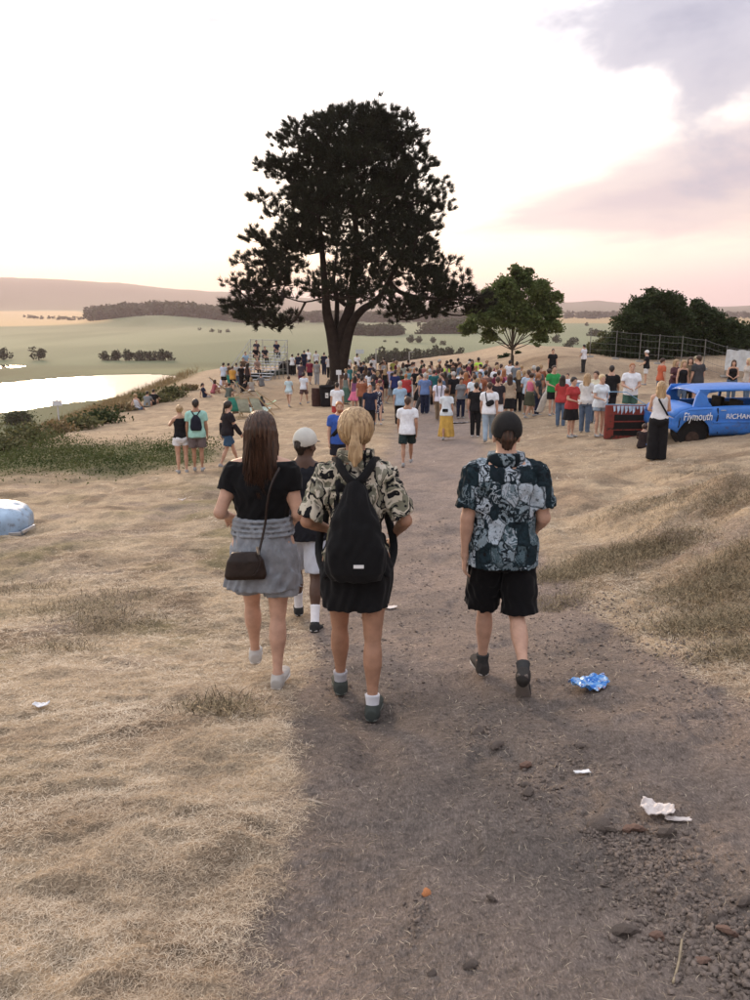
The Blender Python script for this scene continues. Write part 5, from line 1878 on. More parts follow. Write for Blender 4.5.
C(346, 404, 'f', 1.66, 25, 'stand', 'w', ('tank', (.16, .19, .17)), ('longskirt', (.08, .16, .12)), 'woman in grey-green top and long skirt beside the man in red shorts', 'brown')
C(355, 411, 'f', 1.66, 5, 'stand', 'w', ('tank', (.20, .06, .16)), ('tutu', PINK), 'woman with dark hair in purple top and bright pink flared skirt', 'dark')
C(369, 371, 'h', 1.68, 0, 'walk', 'w', (T, WHT), ('skirt', WHT), 'dark-haired woman in white top and white skirt right of the pink skirt', 'dark')
C(406, 375, 'h', 1.72, -5, 'stand', 'm', ('long', RED), ('trousers', NAVY), 'person in bright red hooded top in the middle of the crowd', 'red')
C(418, 410, 'f', 1.62, 40, 'walk2', 'w', ('tank', BLK), ('dress', BLK), 'blond woman in black dress left of the man in the blue shirt', 'pale')
C(425, 374, 'h', 1.80, 0, 'stand', 'm', ('shirt', (.12, .20, .42)), ('trousers', NAVY), 'grey-haired man in mid blue shirt and navy trousers', 'grey')
C(434, 369, 'h', 1.76, 10, 'stand', 'm', (T, DTEAL), ('trousers', BLK), 'person in dark teal tee behind the man in the blue shirt', 'dark')
C(439, 422, 'f', 1.76, 8, 'walk', 'm', ('shirt', (.66, .64, .74)), ('trousers', (.26, .19, .12)), 'man in pale shirt with dark braces and beige trousers', 'brown',
  extra=lambda root, J: [strap_line(root, 'brace', [J['P'] + A3(.07 * s_, -.15, .10), J['P'] + A3(.09 * s_, -.15, .40), J['P'] + A3(.10 * s_, -.03, .56)], .03, .008, M_BLACK) for s_ in (-1, 1)] and None)
C(446, 440, 'f', 1.64, 4, 'walk2', 'w', (T, (.62, .68, .72)), ('longskirt', MUST), 'woman in white tee and long mustard yellow skirt with a belt bag', 'brown', 'bun', skin='tan',
  extra=lambda root, J: MB().box(J['P'] + A3(-.05, -.17, .10), (.19, .07, .10)).build('belt_bag', M_BLACK, root, bevel=.015))
C(461, 410, 'f', 1.74, 10, 'stand', 'm', (T, WHT), ('shorts', (.10, .11, .11)), 'man in white tee and grey shorts right of the braces', 'brown')
C(466, 374, 'h', 1.66, 0, 'stand', 'w', (T, ORG), ('shorts', DENIM), 'person in orange-red tee right of the man in grey shorts', 'red')
C(475, 374, 'h', 1.82, 4, 'walk', 'm', ('shirt', (.60, .68, .74)), ('trousers', (.38, .20, .24)), 'tall man in loose white shirt and dusty pink trousers', 'brown')
C(475, 437, 'f', 1.70, 5, 'stand', 'm', (T, BLK), ('jeans', BLK), 'person all in black with white shoes beside the man with the shoulder bag', 'dark', shoes=WHT)
C(488, 442, 'f', 1.76, 6, 'walk2', 'm', (T, WHT), ('jeans', LDEN), 'man in white tee and light jeans with black bag across his back', 'brown', extra=cross_bag())
C(498, 378, 'h', 1.72, -4, 'stand', 'm', (T, (.03, .025, .03)), ('shorts', WHT), 'man in dark tee and white shorts right of the shoulder bag', 'brown')
C(499, 371, 'h', 1.74, 5, 'stand', 'm', (T, MAR), ('shorts', DENIM), 'person in maroon tee behind the dark tee and white shorts', 'brown')
C(510, 376, 'h', 1.68, 0, 'hip', 'w', ('long', BEI), ('skirt', BLK), 'woman with long brown hair in sheer beige top and black skirt', 'brown')
C(529, 418, 'f', 1.66, 60, 'walk', 'w', ('crop', PINK), ('skirt', OLV), 'woman striding right in pink top and dark olive skirt', 'brown', 'bun')
C(548, 415, 'f', 1.68, -60, 'walk', 'w', ('tank', (.55, .45, .38)), ('wide', (.62, .58, .52)), 'woman striding left in wide white trousers with black handbag', 'brown', 'bun', extra=cross_bag(side=-1))
C(554, 367, 'h', 1.80, 170, 'talk', 'm', (T, GRN), ('shorts', BLK), 'man in bright green tee beside the white trousers', 'brown')
C(563, 373, 'h', 1.66, 15, 'stand', 'w', (T, RED), ('jeans', DENIM), 'person in red tee half behind the woman in the black dress', 'dark')
C(570, 438, 'f', 1.66, 150, 'talk', 'w', (T, RED), ('dress', BLK), 'woman in black pinafore dress over red tee holding a drink', 'dark', 'bun', extra=held_cup(1))
C(584, 433, 'f', 1.68, 30, 'stand', 'w', ('long', (.60, .60, .58)), ('jeans', DENIM), 'woman with long blond hair in white jacket and blue jeans', 'blond')
C(598, 438, 'f', 1.66, 165, 'talk', 'w', (T, (.66, .72, .76)), ('mini', LDEN), 'blond woman in white tee and denim shorts holding a cup', 'pale', 'bun', extra=held_cup(1))
C(597, 369, 'h', 1.68, -140, 'stand', 'w', (T, (.60, .55, .40)), ('jeans', DENIM), 'woman in cream top behind the blond woman in denim shorts', 'brown', 'bun')
C(612, 367, 'h', 1.80, 20, 'walk', 'm', (T, BLK), ('trousers', BLK), 'man in black tee seen from behind, left of the man in green shorts', 'dark', d=26)
C(632, 370, 'h', 1.80, 190, 'talk', 'm', (T, WHT), ('shorts', (.05, .12, .09)), 'man in white tee and green shorts behind the red car door', 'red', extra=held_cup(0), d=24.5)
# woman by the car
C(656, 456, 'f', 1.68, 12, 'talk', 'w', ('tank', (.62, .62, .64)), ('wide', BLK), 'woman with long blond hair in white top and wide black trousers beside the blue car', 'blond', hl=.50, group=None,
  extra=lambda root, J: (strap_line(root, 'sling_strap', [J['C'] + A3(-.10, .0, .05), J['P'] + A3(.0, -.145, .36), J['P'] + A3(.15, -.10, .12), J['P'] + A3(.17, .06, .05)], .04, .01, M_BLACK), None)[1])
C(646, 399, 'h', 1.12, 30, 'sit2', 'm', ('long', (.03, .02, .02)), ('trousers', (.025, .02, .02)), 'person in dark clothes crouching between the red door and the blue car', 'brown', 'curly', d=19.6, group=None)
# --- behind the car and on the bank
G_B = 'people standing on the bank by the fence'
C(645, 386, 'f', 1.76, -60, 'talk', 'm', (T, BLK), ('shorts', (.60, .60, .60)), 'man in white cap, black tee and white shorts on the bank', 'dark', cap=(.7, .7, .7), group=G_B, hk='short')
C(663, 353, 'h', 1.72, 80, 'stand', 'm', (T, ORG), ('shorts', DENIM), 'man in orange-red tee on the bank, right of the white cap', 'brown', group=G_B, d=33)
C(676, 360, 'h', 1.66, 150, 'talk', 'w', ('long', (.10, .04, .05)), ('trousers', BLK), 'blond woman in dark maroon top behind the blue car, left of three women', 'blond', group=G_B, d=29)
C(684, 359, 'h', 1.66, 175, 'stand', 'w', ('tank', BLK), ('jeans', DENIM), 'woman with long hair in black top and jeans behind the blue car', 'blond', group=G_B, d=28)
C(691, 357, 'h', 1.68, 200, 'stand', 'w', (T, (.14, .10, .06)), ('trousers', BLK), 'woman in brown printed top behind the blue car, next to the man in grey', 'brown', group=G_B, d=29.5)
C(700, 354, 'h', 1.80, -20, 'stand', 'm', (T, DGREY), ('shorts', (.16, .13, .10)), 'man in dark grey tee and shorts behind the blue car roof', 'brown', group=G_B, d=28)
C(697, 350, 'h', 1.70, 160, 'stand', 'm', (T, KHA), ('shorts', BLK), 'person in pale brown cap standing beyond the man in dark grey', 'brown', cap=(.35, .30, .2), group=G_B, d=34)
C(735, 353, 'h', 1.66, -160, 'talk', 'w', ('tank', BLK), ('jeans', DENIM), 'woman with long hair in black top and jeans in front of the white fence sheet', 'brown', group=G_B, d=32)
C(751, 350, 'h', 1.70, -100, 'stand', 'w', (T, (.45, .40, .36)), ('jeans', DENIM), 'blond person in pale top cut by the right edge of the photo', 'pale', group=G_B, d=31)
C(583, 373, 'f', 1.72, -40, 'talk', 'm', (T, (.66, .66, .70)), ('trousers', (.03, .03, .03)), 'lone man in white top and dark trousers standing on the edge of the bank', 'dark', group=G_B)
C(553, 350, 'h', 1.80, 175, 'stand', 'm', (T, BLK), ('shorts', BLK), 'man in black tee standing high behind the man in green', 'brown', group=G_B)
C(566, 392, 'f', 1.70, -150, 'sit', 'm', (T, (.58, .62, .70)), ('shorts', DENIM), 'person in white tee sitting on the ground left of the lone man on the bank', 'brown', group=G_B)
C(543, 392, 'f', 1.70, 100, 'sit2', 'w', (T, (.03, .06, .05)), ('jeans', BLK), 'person in dark green sitting on the ground behind the white trousers', 'dark', 'bun', group=G_B)

# --- round the pine, left
C(289, 406, 'f', 1.64, 10, 'walk', 'w', (T, LTB), ('mini', WHT), 'woman in pale turquoise top and white shorts walking on the grass left of the pine', 'brown', 'bun')
C(304, 404, 'f', 1.74, 20, 'walk2', 'm', (T, (.60, .64, .70)), ('shorts', (.12, .07, .07)), 'man in white tee and brown shorts beside the woman in pale turquoise', 'dark')
C(310, 384, 'f', 1.76, 10, 'walk', 'm', (T, (.26, .03, .06)), ('shorts', NAVY), 'person in dark red tee and navy shorts left of the pine', 'dark')
C(317, 384, 'f', 1.70, -5, 'stand', 'm', ('shirt', (.32, .33, .34)), ('trousers', (.40, .42, .46)), 'person in grey printed shirt and pale trousers left of the pine trunk', 'brown')
C(301, 362, 'h', 1.74, 0, 'stand', 'm', (T, (.10, .08, .12)), ('shorts', MAR), 'person in dark tee left of the dark red tee', 'dark')
C(304, 351, 'h', 1.78, 0, 'stand', 'm', (T, NAVY), ('trousers', NAVY), 'tall person in navy beyond the grass left of the pine', 'dark')
C(308, 349, 'h', 1.76, 10, 'stand', 'm', (T, WHT), ('shorts', DENIM), 'person in white tee beyond the dark red tee', 'dark')
C(316, 351, 'h', 1.74, -10, 'stand', 'm', (T, (.58, .60, .62)), ('jeans', BLK), 'person in pale tee and dark jeans just left of the navy coat by the pine', 'brown')
C(324, 352, 'h', 1.80, 0, 'stand', 'm', ('long', (.02, .022, .045)), ('trousers', NAVY), 'person in long dark navy jacket left of the pine trunk', 'dark')
C(329, 355, 'h', 1.74, 0, 'stand2', 'm', (T, (.50, .50, .52)), ('trousers', BLK), 'person in pale tee half hidden by the left side of the pine trunk', 'dark')
C(298, 353, 'h', 1.76, 15, 'walk', 'm', (T, NAVY), ('shorts', WHT), 'person in navy tee and white shorts right of the black boxes', 'dark')
C(292, 354, 'h', 1.70, 30, 'talk', 'w', (T, WHT), ('jeans', BLK), 'woman in white beside the black boxes at the stand', 'dark', 'bun')
# right of the trunk
rows_r = [
    (348, 356, WHT, GREY, 'm', 'brown', 'person in pale grey tee just right of the pine trunk, at the back'),
    (357, 354, WHT, DENIM, 'm', 'dark', 'person in white tee under the small white notice board'),
    (349, 364, TEAL, BLK, 'm', 'dark', 'person in teal tee right of the pine trunk'),
    (356, 365, (.16, .20, .15), BLK, 'w', 'blond', 'woman in grey-green top right of the teal tee'),
    (361, 362, (.03, .035, .06), BLK, 'm', 'dark', 'person in dark blue behind the pink skirt'),
    (366, 366, BRN, KHA, 'w', 'brown', 'person in brown top behind the white skirt'),
    (371, 363, (.025, .03, .07), DENIM, 'm', 'dark', 'person in navy left of the white shirt at the back'),
    (373, 357, WHT, GREY, 'm', 'dark', 'person in bright white shirt against the dark hedge'),
    (378, 371, (.04, .02, .02), BLK, 'w', 'blond', 'blond woman in dark brown dress right of the white skirt'),
    (385, 369, BLK, BLK, 'w', 'blond', 'woman with long blond hair in black dress in the middle of the crowd'),
    (382, 361, (.56, .58, .62), DENIM, 'm', 'brown', 'person in white tee behind the woman with long blond hair'),
    (384, 358, (.03, .03, .03), BLK, 'm', 'dark', 'person in black at the back against the hedge'),
    (391, 366, LAV, DENIM, 'm', 'brown', 'person in lavender tee right of the blond hair'),
    (394, 359, (.45, .46, .08), BLK, 'm', 'dark', 'person in yellow-green top at the back of the crowd'),
    (395, 371, (.02, .03, .12), BLK, 'm', 'dark', 'person in deep blue left of the light blue shirt'),
    (399, 367, (.30, .27, .16), KHA, 'w', 'blond', 'person in khaki left of the red hooded top'),
    (403, 363, (.42, .46, .40), DENIM, 'w', 'brown', 'person in pale green behind the red hooded top'),
    (408, 367, (.16, .34, .38), BLK, 'm', 'dark', 'person in pale teal right of the red hooded top'),
    (415, 368, (.55, .30, .28), WHT, 'w', 'red', 'woman in salmon and white top behind the black dress'),
    (420, 369, (.05, .04, .04), BLK, 'w', 'dark', 'person in dark brown left of the blue shirt'),
    (428, 367, (.56, .44, .34), DENIM, 'w', 'blond', 'blond person in beige behind the blue shirt'),
    (430, 369, SKY, DENIM, 'm', 'grey', 'person in light blue tee between the blue shirt and the teal tee'),
    (438, 368, (.40, .06, .07), BLK, 'w', 'brown', 'person in dark red right of the teal tee'),
    (442, 368, (.30, .22, .16), DENIM, 'm', 'brown', 'person in tan tee above the man with braces'),
    (446, 363, HIV, BLK, 'm', 'dark', 'steward in yellow-green vest at the left of the black uniforms'),
    (451, 360, BLK, BLK, 'm', 'dark', 'steward in black cap and black top, leftmost of the black uniforms'),
    (458, 359, (.05, .03, .02), BLK, 'm', 'dark', 'person in dark brown between the stewards in black'),
    (464, 364, (.10, .08, .07), BLK, 'm', 'brown', 'person in dark grey-brown above the orange-red tee'),
    (470, 359, BLK, BLK, 'm', 'dark', 'steward in black cap just left of the bright yellow vest'),
    (479, 358, HIV, BLK, 'm', 'dark', 'steward in bright yellow-green high-visibility vest'),
    (453, 368, (.04, .05, .04), BLK, 'm', 'dark', 'person in dark green above the grey shorts'),
    (486, 363, (.52, .50, .66), DENIM, 'm', 'brown', 'person in pale lavender tee right of the bright yellow vest'),
    (501, 362, (.24, .36, .48), DENIM, 'm', 'brown', 'person in faded blue tee in front of the round tree, at left'),
    (510, 359, WHT, DENIM, 'm', 'dark', 'person in white tee in front of the trunk of the round tree'),
    (517, 360, (.16, .18, .20), BLK, 'm', 'dark', 'person in grey tee right of the trunk of the round tree'),
    (504, 369, PINK, DENIM, 'w', 'red', 'person in pink top left of the long brown hair'),
    (519, 370, (.05, .04, .03), BLK, 'w', 'blond', 'blond woman in black right of the sheer beige top'),
    (529, 369, (.40, .50, .62), BLK, 'm', 'brown', 'person in pale blue tee behind the striding woman in olive'),
    (486, 371, (.20, .10, .08), DENIM, 'm', 'dark', 'person in rust brown above the shoulder bag'),
    (362, 374, (.10, .07, .09), BLK, 'w', 'dark', 'dark-haired woman in plum top between the pink and the white skirts'),
    (342, 372, (.22, .12, .08), OLV, 'w', 'brown', 'brown-haired woman right against the pine trunk'),
    (412, 362, (.50, .47, .42), BLK, 'm', 'brown', 'person in cream at the back, under the thin pole'),
    (424, 364, (.34, .12, .10), BLK, 'm', 'dark', 'person in brick red at the back behind the blue shirt'),
    (490, 366, (.04, .04, .05), BLK, 'w', 'brown', 'person in black between the lavender and the pink tops'),
    (445, 371, (.08, .05, .04), BLK, 'w', 'dark', 'dark-haired woman above the mustard skirt'),
    (538, 366, (.10, .10, .10), BLK, 'm', 'dark', 'person in charcoal right of the pale blue tee'),
]
ps = ['stand', 'stand2', 'walk', 'stand', 'talk', 'walk2']
last_y = {}
for i, (px, py, tc_, bc, sx, hr, lb) in enumerate(rows_r):
    H = 1.68 if sx == 'w' else 1.76
    kind = 'tank' if (sx == 'w' and i % 2) else T
    bt = 'skirt' if sx == 'w' and i % 3 else ('shorts' if i % 2 else 'jeans')
    cp = (.02, .02, .02) if 'black cap' in lb else None
    C(px, py, 'h', H, rnd.uniform(-35, 35), ps[i % 6], sx, (kind, tc_), (bt, bc), lb, hr, skin='tan' if i % 4 == 1 else 'light', cap=cp)

# --- left: round the deck chairs and the stand
G_L = 'people at the left end of the hilltop'
C(223, 360, 'h', 1.78, 20, 'stand', 'm', (T, (.50, .56, .68)), ('shorts', BLK), 'man in pale blue tee and black shorts, leftmost of the group by the stand', 'dark', group=G_L, d=56)
C(228, 359, 'h', 1.72, 30, 'talk', 'm', (T, BRN), ('shorts', BLK), 'person in brown tee behind the orange shirt by the stand', 'dark', group=G_L, d=57)
C(232, 362, 'h', 1.66, 15, 'stand', 'm', (T, (.62, .30, .03)), ('shorts', BLK), 'person in bright orange-yellow tee by the stand', 'brown', group=G_L, d=54)
C(236, 359, 'h', 1.72, -20, 'stand', 'm', (T, (.50, .50, .50)), ('jeans', DENIM), 'person in white tee right of the orange tee by the stand', 'dark', group=G_L, d=57)
C(241, 362, 'h', 1.70, -40, 'talk', 'm', (T, BLK), ('jeans', BLK), 'person in black at the left end of the stand', 'dark', group=G_L, d=56)
C(247, 361, 'h', 1.70, 10, 'stand', 'w', ('tank', (.06, .04, .04)), ('jeans', BLK), 'woman in dark brown top at the foot of the stand', 'dark', group=G_L, d=56)
C(138, 411, 'f', 1.70, 20, 'sit', 'w', ('tank', (.62, .64, .72)), ('mini', DENIM), 'person in white top sitting on the slope above the pond', 'blond', 'bun', group='people sitting on the slope above the pond')
C(147, 407, 'f', 1.72, 10, 'sit2', 'm', (T, GREY), ('trousers', BLK), 'person in grey tee sitting in the middle of the three above the pond', 'dark', group='people sitting on the slope above the pond')
C(153, 405, 'f', 1.72, 15, 'sit2', 'm', (T, BLK), ('trousers', BLK), 'person in black sitting rightmost of the three above the pond', 'dark', group='people sitting on the slope above the pond')

# the overlapping middle of the crowd, seen mostly as heads and shoulders
_cols = [('white', WHT), ('black', BLK), ('navy', NAVY), ('grey', GREY), ('dark green', (.03, .06, .035)), ('beige', BEI), ('maroon', MAR), ('pale blue', SKY), ('dark brown', (.06, .035, .025)), ('cream', (.55, .50, .40)), ('denim blue', DENIM), ('rust', (.28, .09, .04)), ('charcoal', DGREY)]
_hrs = ['brown', 'dark', 'blond', 'dark', 'brown', 'grey', 'dark', 'red']
_used = {}
for row, (y0_, n_, xa, xb, nm) in enumerate([(361.5, 21, 344, 500, 'back row'), (366.5, 18, 343, 548, 'third row'), (372.5, 15, 345, 545, 'second row'), (378.5, 7, 352, 520, 'front row')]):
    for i in range(n_):
        px = xa + (xb - xa) * (i + rnd.uniform(.1, .9)) / n_
        if nm == 'front row' and 395 < px < 412:
            continue
        cn_, cc = _cols[rnd.randrange(len(_cols))]; bn_, bc = _cols[rnd.choice([1, 2, 3, 10, 12, 5])]
        fem = rnd.random() < .5
        hr = _hrs[rnd.randrange(len(_hrs))]
        if hr == 'grey' and fem: hr = 'blond'
        key = (cn_, bn_, hr, nm)
        _used[key] = _used.get(key, 0) + 1
        lb = '%s in %s top, %s %s, %s from left in crowd %s' % ({'brown': 'brown-haired', 'dark': 'dark-haired', 'blond': 'blond', 'grey': 'grey-haired', 'red': 'ginger'}[hr]+ (' woman' if fem else ' man'), cn_, bn_, 'skirt' if fem and i % 3 == 0 else 'trousers', ORD[i], nm)
        C(px, y0_ + rnd.uniform(-2, 2) - (max(0, px - 470) * .03), 'h', rnd.uniform(1.60, 1.68) if fem else rnd.uniform(1.70, 1.84), rnd.choice([rnd.uniform(-30, 30), rnd.uniform(-30, 30), rnd.uniform(60, 120), rnd.uniform(-120, -60), rnd.uniform(150, 210)]),
          rnd.choice(['stand', 'stand2', 'talk', 'hip', 'photo', 'walk', 'stand']), 'w' if fem else 'm', ('tank' if fem and i % 2 else T, cc), ('skirt' if fem and i % 3 == 0 else 'jeans', bc), lb, hr, rnd.choice(['long', 'bun', 'pony']) if fem else 'short', skin=rnd.choice(['light', 'light', 'tan']))

# ------------------------------------------------------------------ cars and other things
def loc_at(px, py):
    x, y = hit(px, py)
    return x, y, gz(x, y)


def car_paint(name, col, rough=.35, wear=(.10, .07, .05), amt=.25):
    m = bpy.data.materials.new(name); m.use_nodes = True
    t = NT(m.node_tree); b = m.node_tree.nodes['Principled BSDF']
    co = t.n('ShaderNodeTexCoord').outputs['Object']
    n1_ = t.noise(co, 2.2, 5, .65, .5); n2_ = t.noise(co, 9, 4, .7)
    c = t.mix(t.ramp(n1_.outputs[0], [(.3, 0), (.7, 1)]), col, tuple(v * .72 for v in col))
    sp = t.n('ShaderNodeSeparateXYZ'); t.l(co, sp.inputs[0])
    low = t.ramp(sp.outputs[2], [(.30, 1.0), (.75, .15)])
    dirt_ = t.math('MULTIPLY', t.ramp(n2_.outputs[0], [(.52, 0), (.66, 1)]), t.math('MULTIPLY', low, amt * 2.4))
    c = t.mix(dirt_, c, wear)
    t.l(c, b.inputs['Base Color'])
    t.l(t.math('ADD', t.math('MULTIPLY', n2_.outputs[0], .3), rough - .1), b.inputs['Roughness'])
    b.inputs['Coat Weight'].default_value = .15
    bp = t.n('ShaderNodeBump', inp={'Strength': .25, 'Distance': .03})
    t.l(n1_.outputs[0], bp.inputs['Height']); t.l(bp.outputs[0], b.inputs['Normal'])
    return m


M_CARB = car_paint('hand_painted_blue', (.035, .19, .62), .45)
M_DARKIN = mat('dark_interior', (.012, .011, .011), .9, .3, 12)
M_WHITEP = mat('white_brush_paint', (.72, .74, .78), .7, .1, 30)
M_RUST = car_paint('rusty_red_paint', (.22, .028, .018), .6, (.03, .015, .010), .8)
M_STEEL = mat('grey_steel_tube', (.34, .35, .36), .45, .2, 20, metal=.6)
M_TYRE = mat('tyre_rubber', (.018, .018, .019), .9, .3, 30)

# body shell of the blue saloon: length along local x (0 = left end), width along y (0 = side nearest the camera), z up
cx_, cy_ = hit(664, 443)
car_z = gz(cx_, cy_) + .02
CAR_RZ = math.radians(7)
cx_ += .24
car = thing('car', 'hand-painted bright blue old saloon wreck at the right edge of the photo', 'car', (cx_, cy_, car_z), CAR_RZ)


def side_profile(nx=46):
    """upper and lower outline of the lower body, by x"""
    xs = np.linspace(0, 4.7, nx)
    top = np.interp(xs, [0, .10, .35, .9, 1.6, 2.6, 3.6, 4.4, 4.62, 4.7], [.62, .78, .86, .885, .90, .90, .885, .86, .80, .66])
    bot = np.interp(xs, [0, .08, .3, .9, 4.2, 4.6, 4.7], [.34, .26, .20, .19, .19, .26, .34])
    return xs, top, bot


xs, tp, bt = side_profile()
NS = 9
Wd = 1.78
V = []; F_ = []
# left and right skins with a belt crease, wheel arches cut by raising the lower edge
def arch(x, zlow):
    for c in (.50, 3.75):
        d = abs(x - c)
        if d < .40:
            return max(zlow, .22 + math.sqrt(max(.40 ** 2 - d ** 2, 0)) * 1.02)
    return zlow


xs2 = np.unique(np.concatenate([xs, np.linspace(.08, .92, 15), np.linspace(3.33, 4.17, 15)]))
tp2 = np.interp(xs2, xs, tp); bt2 = np.interp(xs2, xs, bt)
for side in (0, 1):
    o = len(V)
    for i, x in enumerate(xs2):
        zl = arch(x, bt2[i])
        for j in range(NS):
            f = j / (NS - 1)
            z = zl + (tp2[i] - zl) * f
            crease = np.interp(z, [.15, .30, .46, .50, .66, .70, .85, .92], [.10, .02, .0, .035, .012, -.01, .03, .085])
            endin = .10 * (1 - min(1, min(x, 4.7 - x) / .28)) ** 2
            dent = .02 * math.sin(x * 5.1 + 1) * math.sin(z * 7 + x)
            y = crease + endin + dent
            V.append((x, y if side == 0 else Wd - y, z))
    n_ = len(xs2)
    for i in range(n_ - 1):
        for j in range(NS - 1):
            a = o + i * NS + j
            q = (a, a + NS, a + NS + 1, a + 1)
            F_.append(q if side == 0 else q[::-1])
top_l = [(i * NS + NS - 1) for i in range(n_)]
top_r = [(n_ + i) * NS + NS - 1 for i in range(n_)]
# hood and boot decks, crowned, leaving the cabin open
o = len(V)
DN = 7
decks = []
for i, x in enumerate(xs2):
    row = []
    for k in range(DN):
        f = k / (DN - 1)
        ya = V[top_l[i]][1]; yb = V[top_r[i]][1]
        V.append((x, ya + (yb - ya) * f, tp2[i] + .055 * math.sin(math.pi * f) + .0))
        row.append(len(V) - 1)
    decks.append(row)
for i in range(n_ - 1):
    if .50 < xs2[i] < 3.30:
        continue
    for k in range(DN - 1):
        F_.append((decks[i][k], decks[i + 1][k], decks[i + 1][k + 1], decks[i][k + 1]))
# end panels
for i in (0, n_ - 1):
    for j in range(NS - 1):
        a = i * NS + j; b_ = (n_ + i) * NS + j
        q = (a, a + 1, b_ + 1, b_)
        F_.append(q if i == 0 else q[::-1])
me = bpy.data.meshes.new('car_body'); me.from_pydata([tuple(map(float, v)) for v in V], [], F_); me.update()
me.polygons.foreach_set('use_smooth', [True] * len(me.polygons))
cb = link('body', me, M_CARB, car)
md = cb.modifiers.new('sheet', 'SOLIDIFY'); md.thickness = .02; md.offset = 1
MB().box((2.35, Wd / 2, .30), (4.2, Wd - .30, .06)).box((2.0, Wd / 2, .62), (.04, Wd - .3, .5)).build('floor_pan', M_DARKIN, car)
MB().box((2.0, .45, .55), (.5, .5, .16)).box((1.77, .45, .80), (.10, .5, .42)).build('seat', M_DARKIN, car, bevel=.03)
MB().box((2.0, 1.3, .55), (.5, .5, .16)).box((1.77, 1.3, .80), (.10, .5, .42)).build('seat', M_DARKIN, car, bevel=.03)
# roof with rounded edges
rx = [.60, .74, 1.1, 2.0, 2.8, 3.05, 3.16]; rz_ = [1.235, 1.30, 1.345, 1.37, 1.345, 1.30, 1.24]
V = []; F_ = []
RN = 11
for x, z in zip(rx, rz_):
    for k in range(RN):
        f = k / (RN - 1)
        y = .17 + (Wd - .34) * f
        V.append((x, y, z - .085 * abs(2 * f - 1) ** 3.5))
for i in range(len(rx) - 1):
    for k in range(RN - 1):
        a = i * RN + k
        F_.append((a, a + RN, a + RN + 1, a + 1))
me = bpy.data.meshes.new('car_roof'); me.from_pydata(V, [], F_); me.update(); me.polygons.foreach_set('use_smooth', [True] * len(me.polygons))
ro = link('roof', me, M_CARB, car)
md = ro.modifiers.new('sheet', 'SOLIDIFY'); md.thickness = .035; md.offset = -1
for yy in (.15, Wd - .15):
    ys = .05 if yy < 1 else -.05
    # wide left pillar, slim middle and right pillars
    w = .03
    def pillar(nm, pts_):
        V = [(x, y + dy, z) for dy in (-w, w) for x, y, z in pts_]
        n = len(pts_)
        F = [tuple(range(n - 1, -1, -1)), tuple(range(n, 2 * n))] + [(k, (k + 1) % n, n + (k + 1) % n, n + k) for k in range(n)]
        MB().add(V, F).build(nm, M_CARB, car, bevel=.008)
    yb = yy - ys * 1.2
    pillar('pillar', [(.44, yb, .86), (.94, yb, .89), (.84, yb + ys * .3, 1.0), (.81, yy, 1.14), (.88, yy, 1.26), (.62, yy, 1.275), (.53, yy, 1.12)])
    pillar('pillar', [(1.98, yb, .89), (2.05, yb, .89), (2.05, yy, 1.30), (1.99, yy, 1.30)])
    pillar('pillar', [(3.50, yb, .87), (3.60, yb, .87), (3.15, yy, 1.27), (3.06, yy, 1.28)])
    MB().bar((.62, yy, 1.275), (3.15, yy, 1.275), .05, .05).build('roof_rail', M_CARB, car, bevel=.01)
# seams, wheel wells, bright trim line
MB().bar((1.04, -.012, .86), (1.06, -.006, .60), .022, .03, (0, 1, 0)).bar((1.06, -.006, .60), (1.04, -.004, .52), .022, .03, (0, 1, 0)).build('panel_gap', M_DARKIN, car)
MB().bar((.09, .030, .40), (.12, .02, .74), .014, .03, (0, 1, 0)).build('panel_gap', M_DARKIN, car)
MB().bar((1.06, .0, .50), (1.10, .03, .24), .016, .03, (0, 1, 0)).build('panel_gap', M_DARKIN, car)
MB().tube([(1.12, -.02, .80), (1.14, -.04, .805), (1.22, -.04, .805), (1.24, -.02, .80)], .012, 6).build('door_handle', M_STEEL, car)
MB().tube([(.30, -.005, .82), (.9, .0, .845)], .012, 5).build('body_crease', M_CARB, car)
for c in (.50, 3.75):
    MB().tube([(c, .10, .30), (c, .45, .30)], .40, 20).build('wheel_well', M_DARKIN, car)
    MB().tube([(c, .07, .12), (c, .22, .12)], .17, 16).build('brake_drum', mat('rusty_iron', (.05, .03, .022), .8, .4, 12), car)
M_TRIM = M_CARB
MB().bar((.95, -.018, .515), (4.3, -.018, .515), .03, .045, (0, 0, 1)).build('sill_trim', M_CARB, car, bevel=.008)


def lettering(text, size, loc, parent, m, rot=(math.pi / 2, 0, 0), shear=0.0, name='lettering', squeeze=1.0):
    cu = bpy.data.curves.new(name, 'FONT'); cu.body = text; cu.size = size; cu.extrude = .002; cu.offset = .0018; cu.shear = shear
    tmp = bpy.data.objects.new(name, cu); COL.objects.link(tmp)
    dg = bpy.context.evaluated_depsgraph_get(); dg.update()
    me = bpy.data.meshes.new_from_object(tmp.evaluated_get(dg))
    me.name = name
    bpy.data.objects.remove(tmp, do_unlink=True)
    # hand painted wobble
    for v in me.vertices:
        v.co.y += .006 * math.sin(v.co.x * 23) + .004 * math.sin(v.co.x * 57 + 1)
        v.co.x = v.co.x * squeeze + .004 * math.sin(v.co.y * 60)
    return link(name, me, m, parent, loc, rot)


lettering('Plymouth', .27, (.17, -.030, .575), car, M_WHITEP, (math.pi / 2, 0, 0), .15, squeeze=.72)
lettering('RICHARD "THE', .17, (1.26, -.022, .60), car, M_WHITEP, squeeze=1.05)

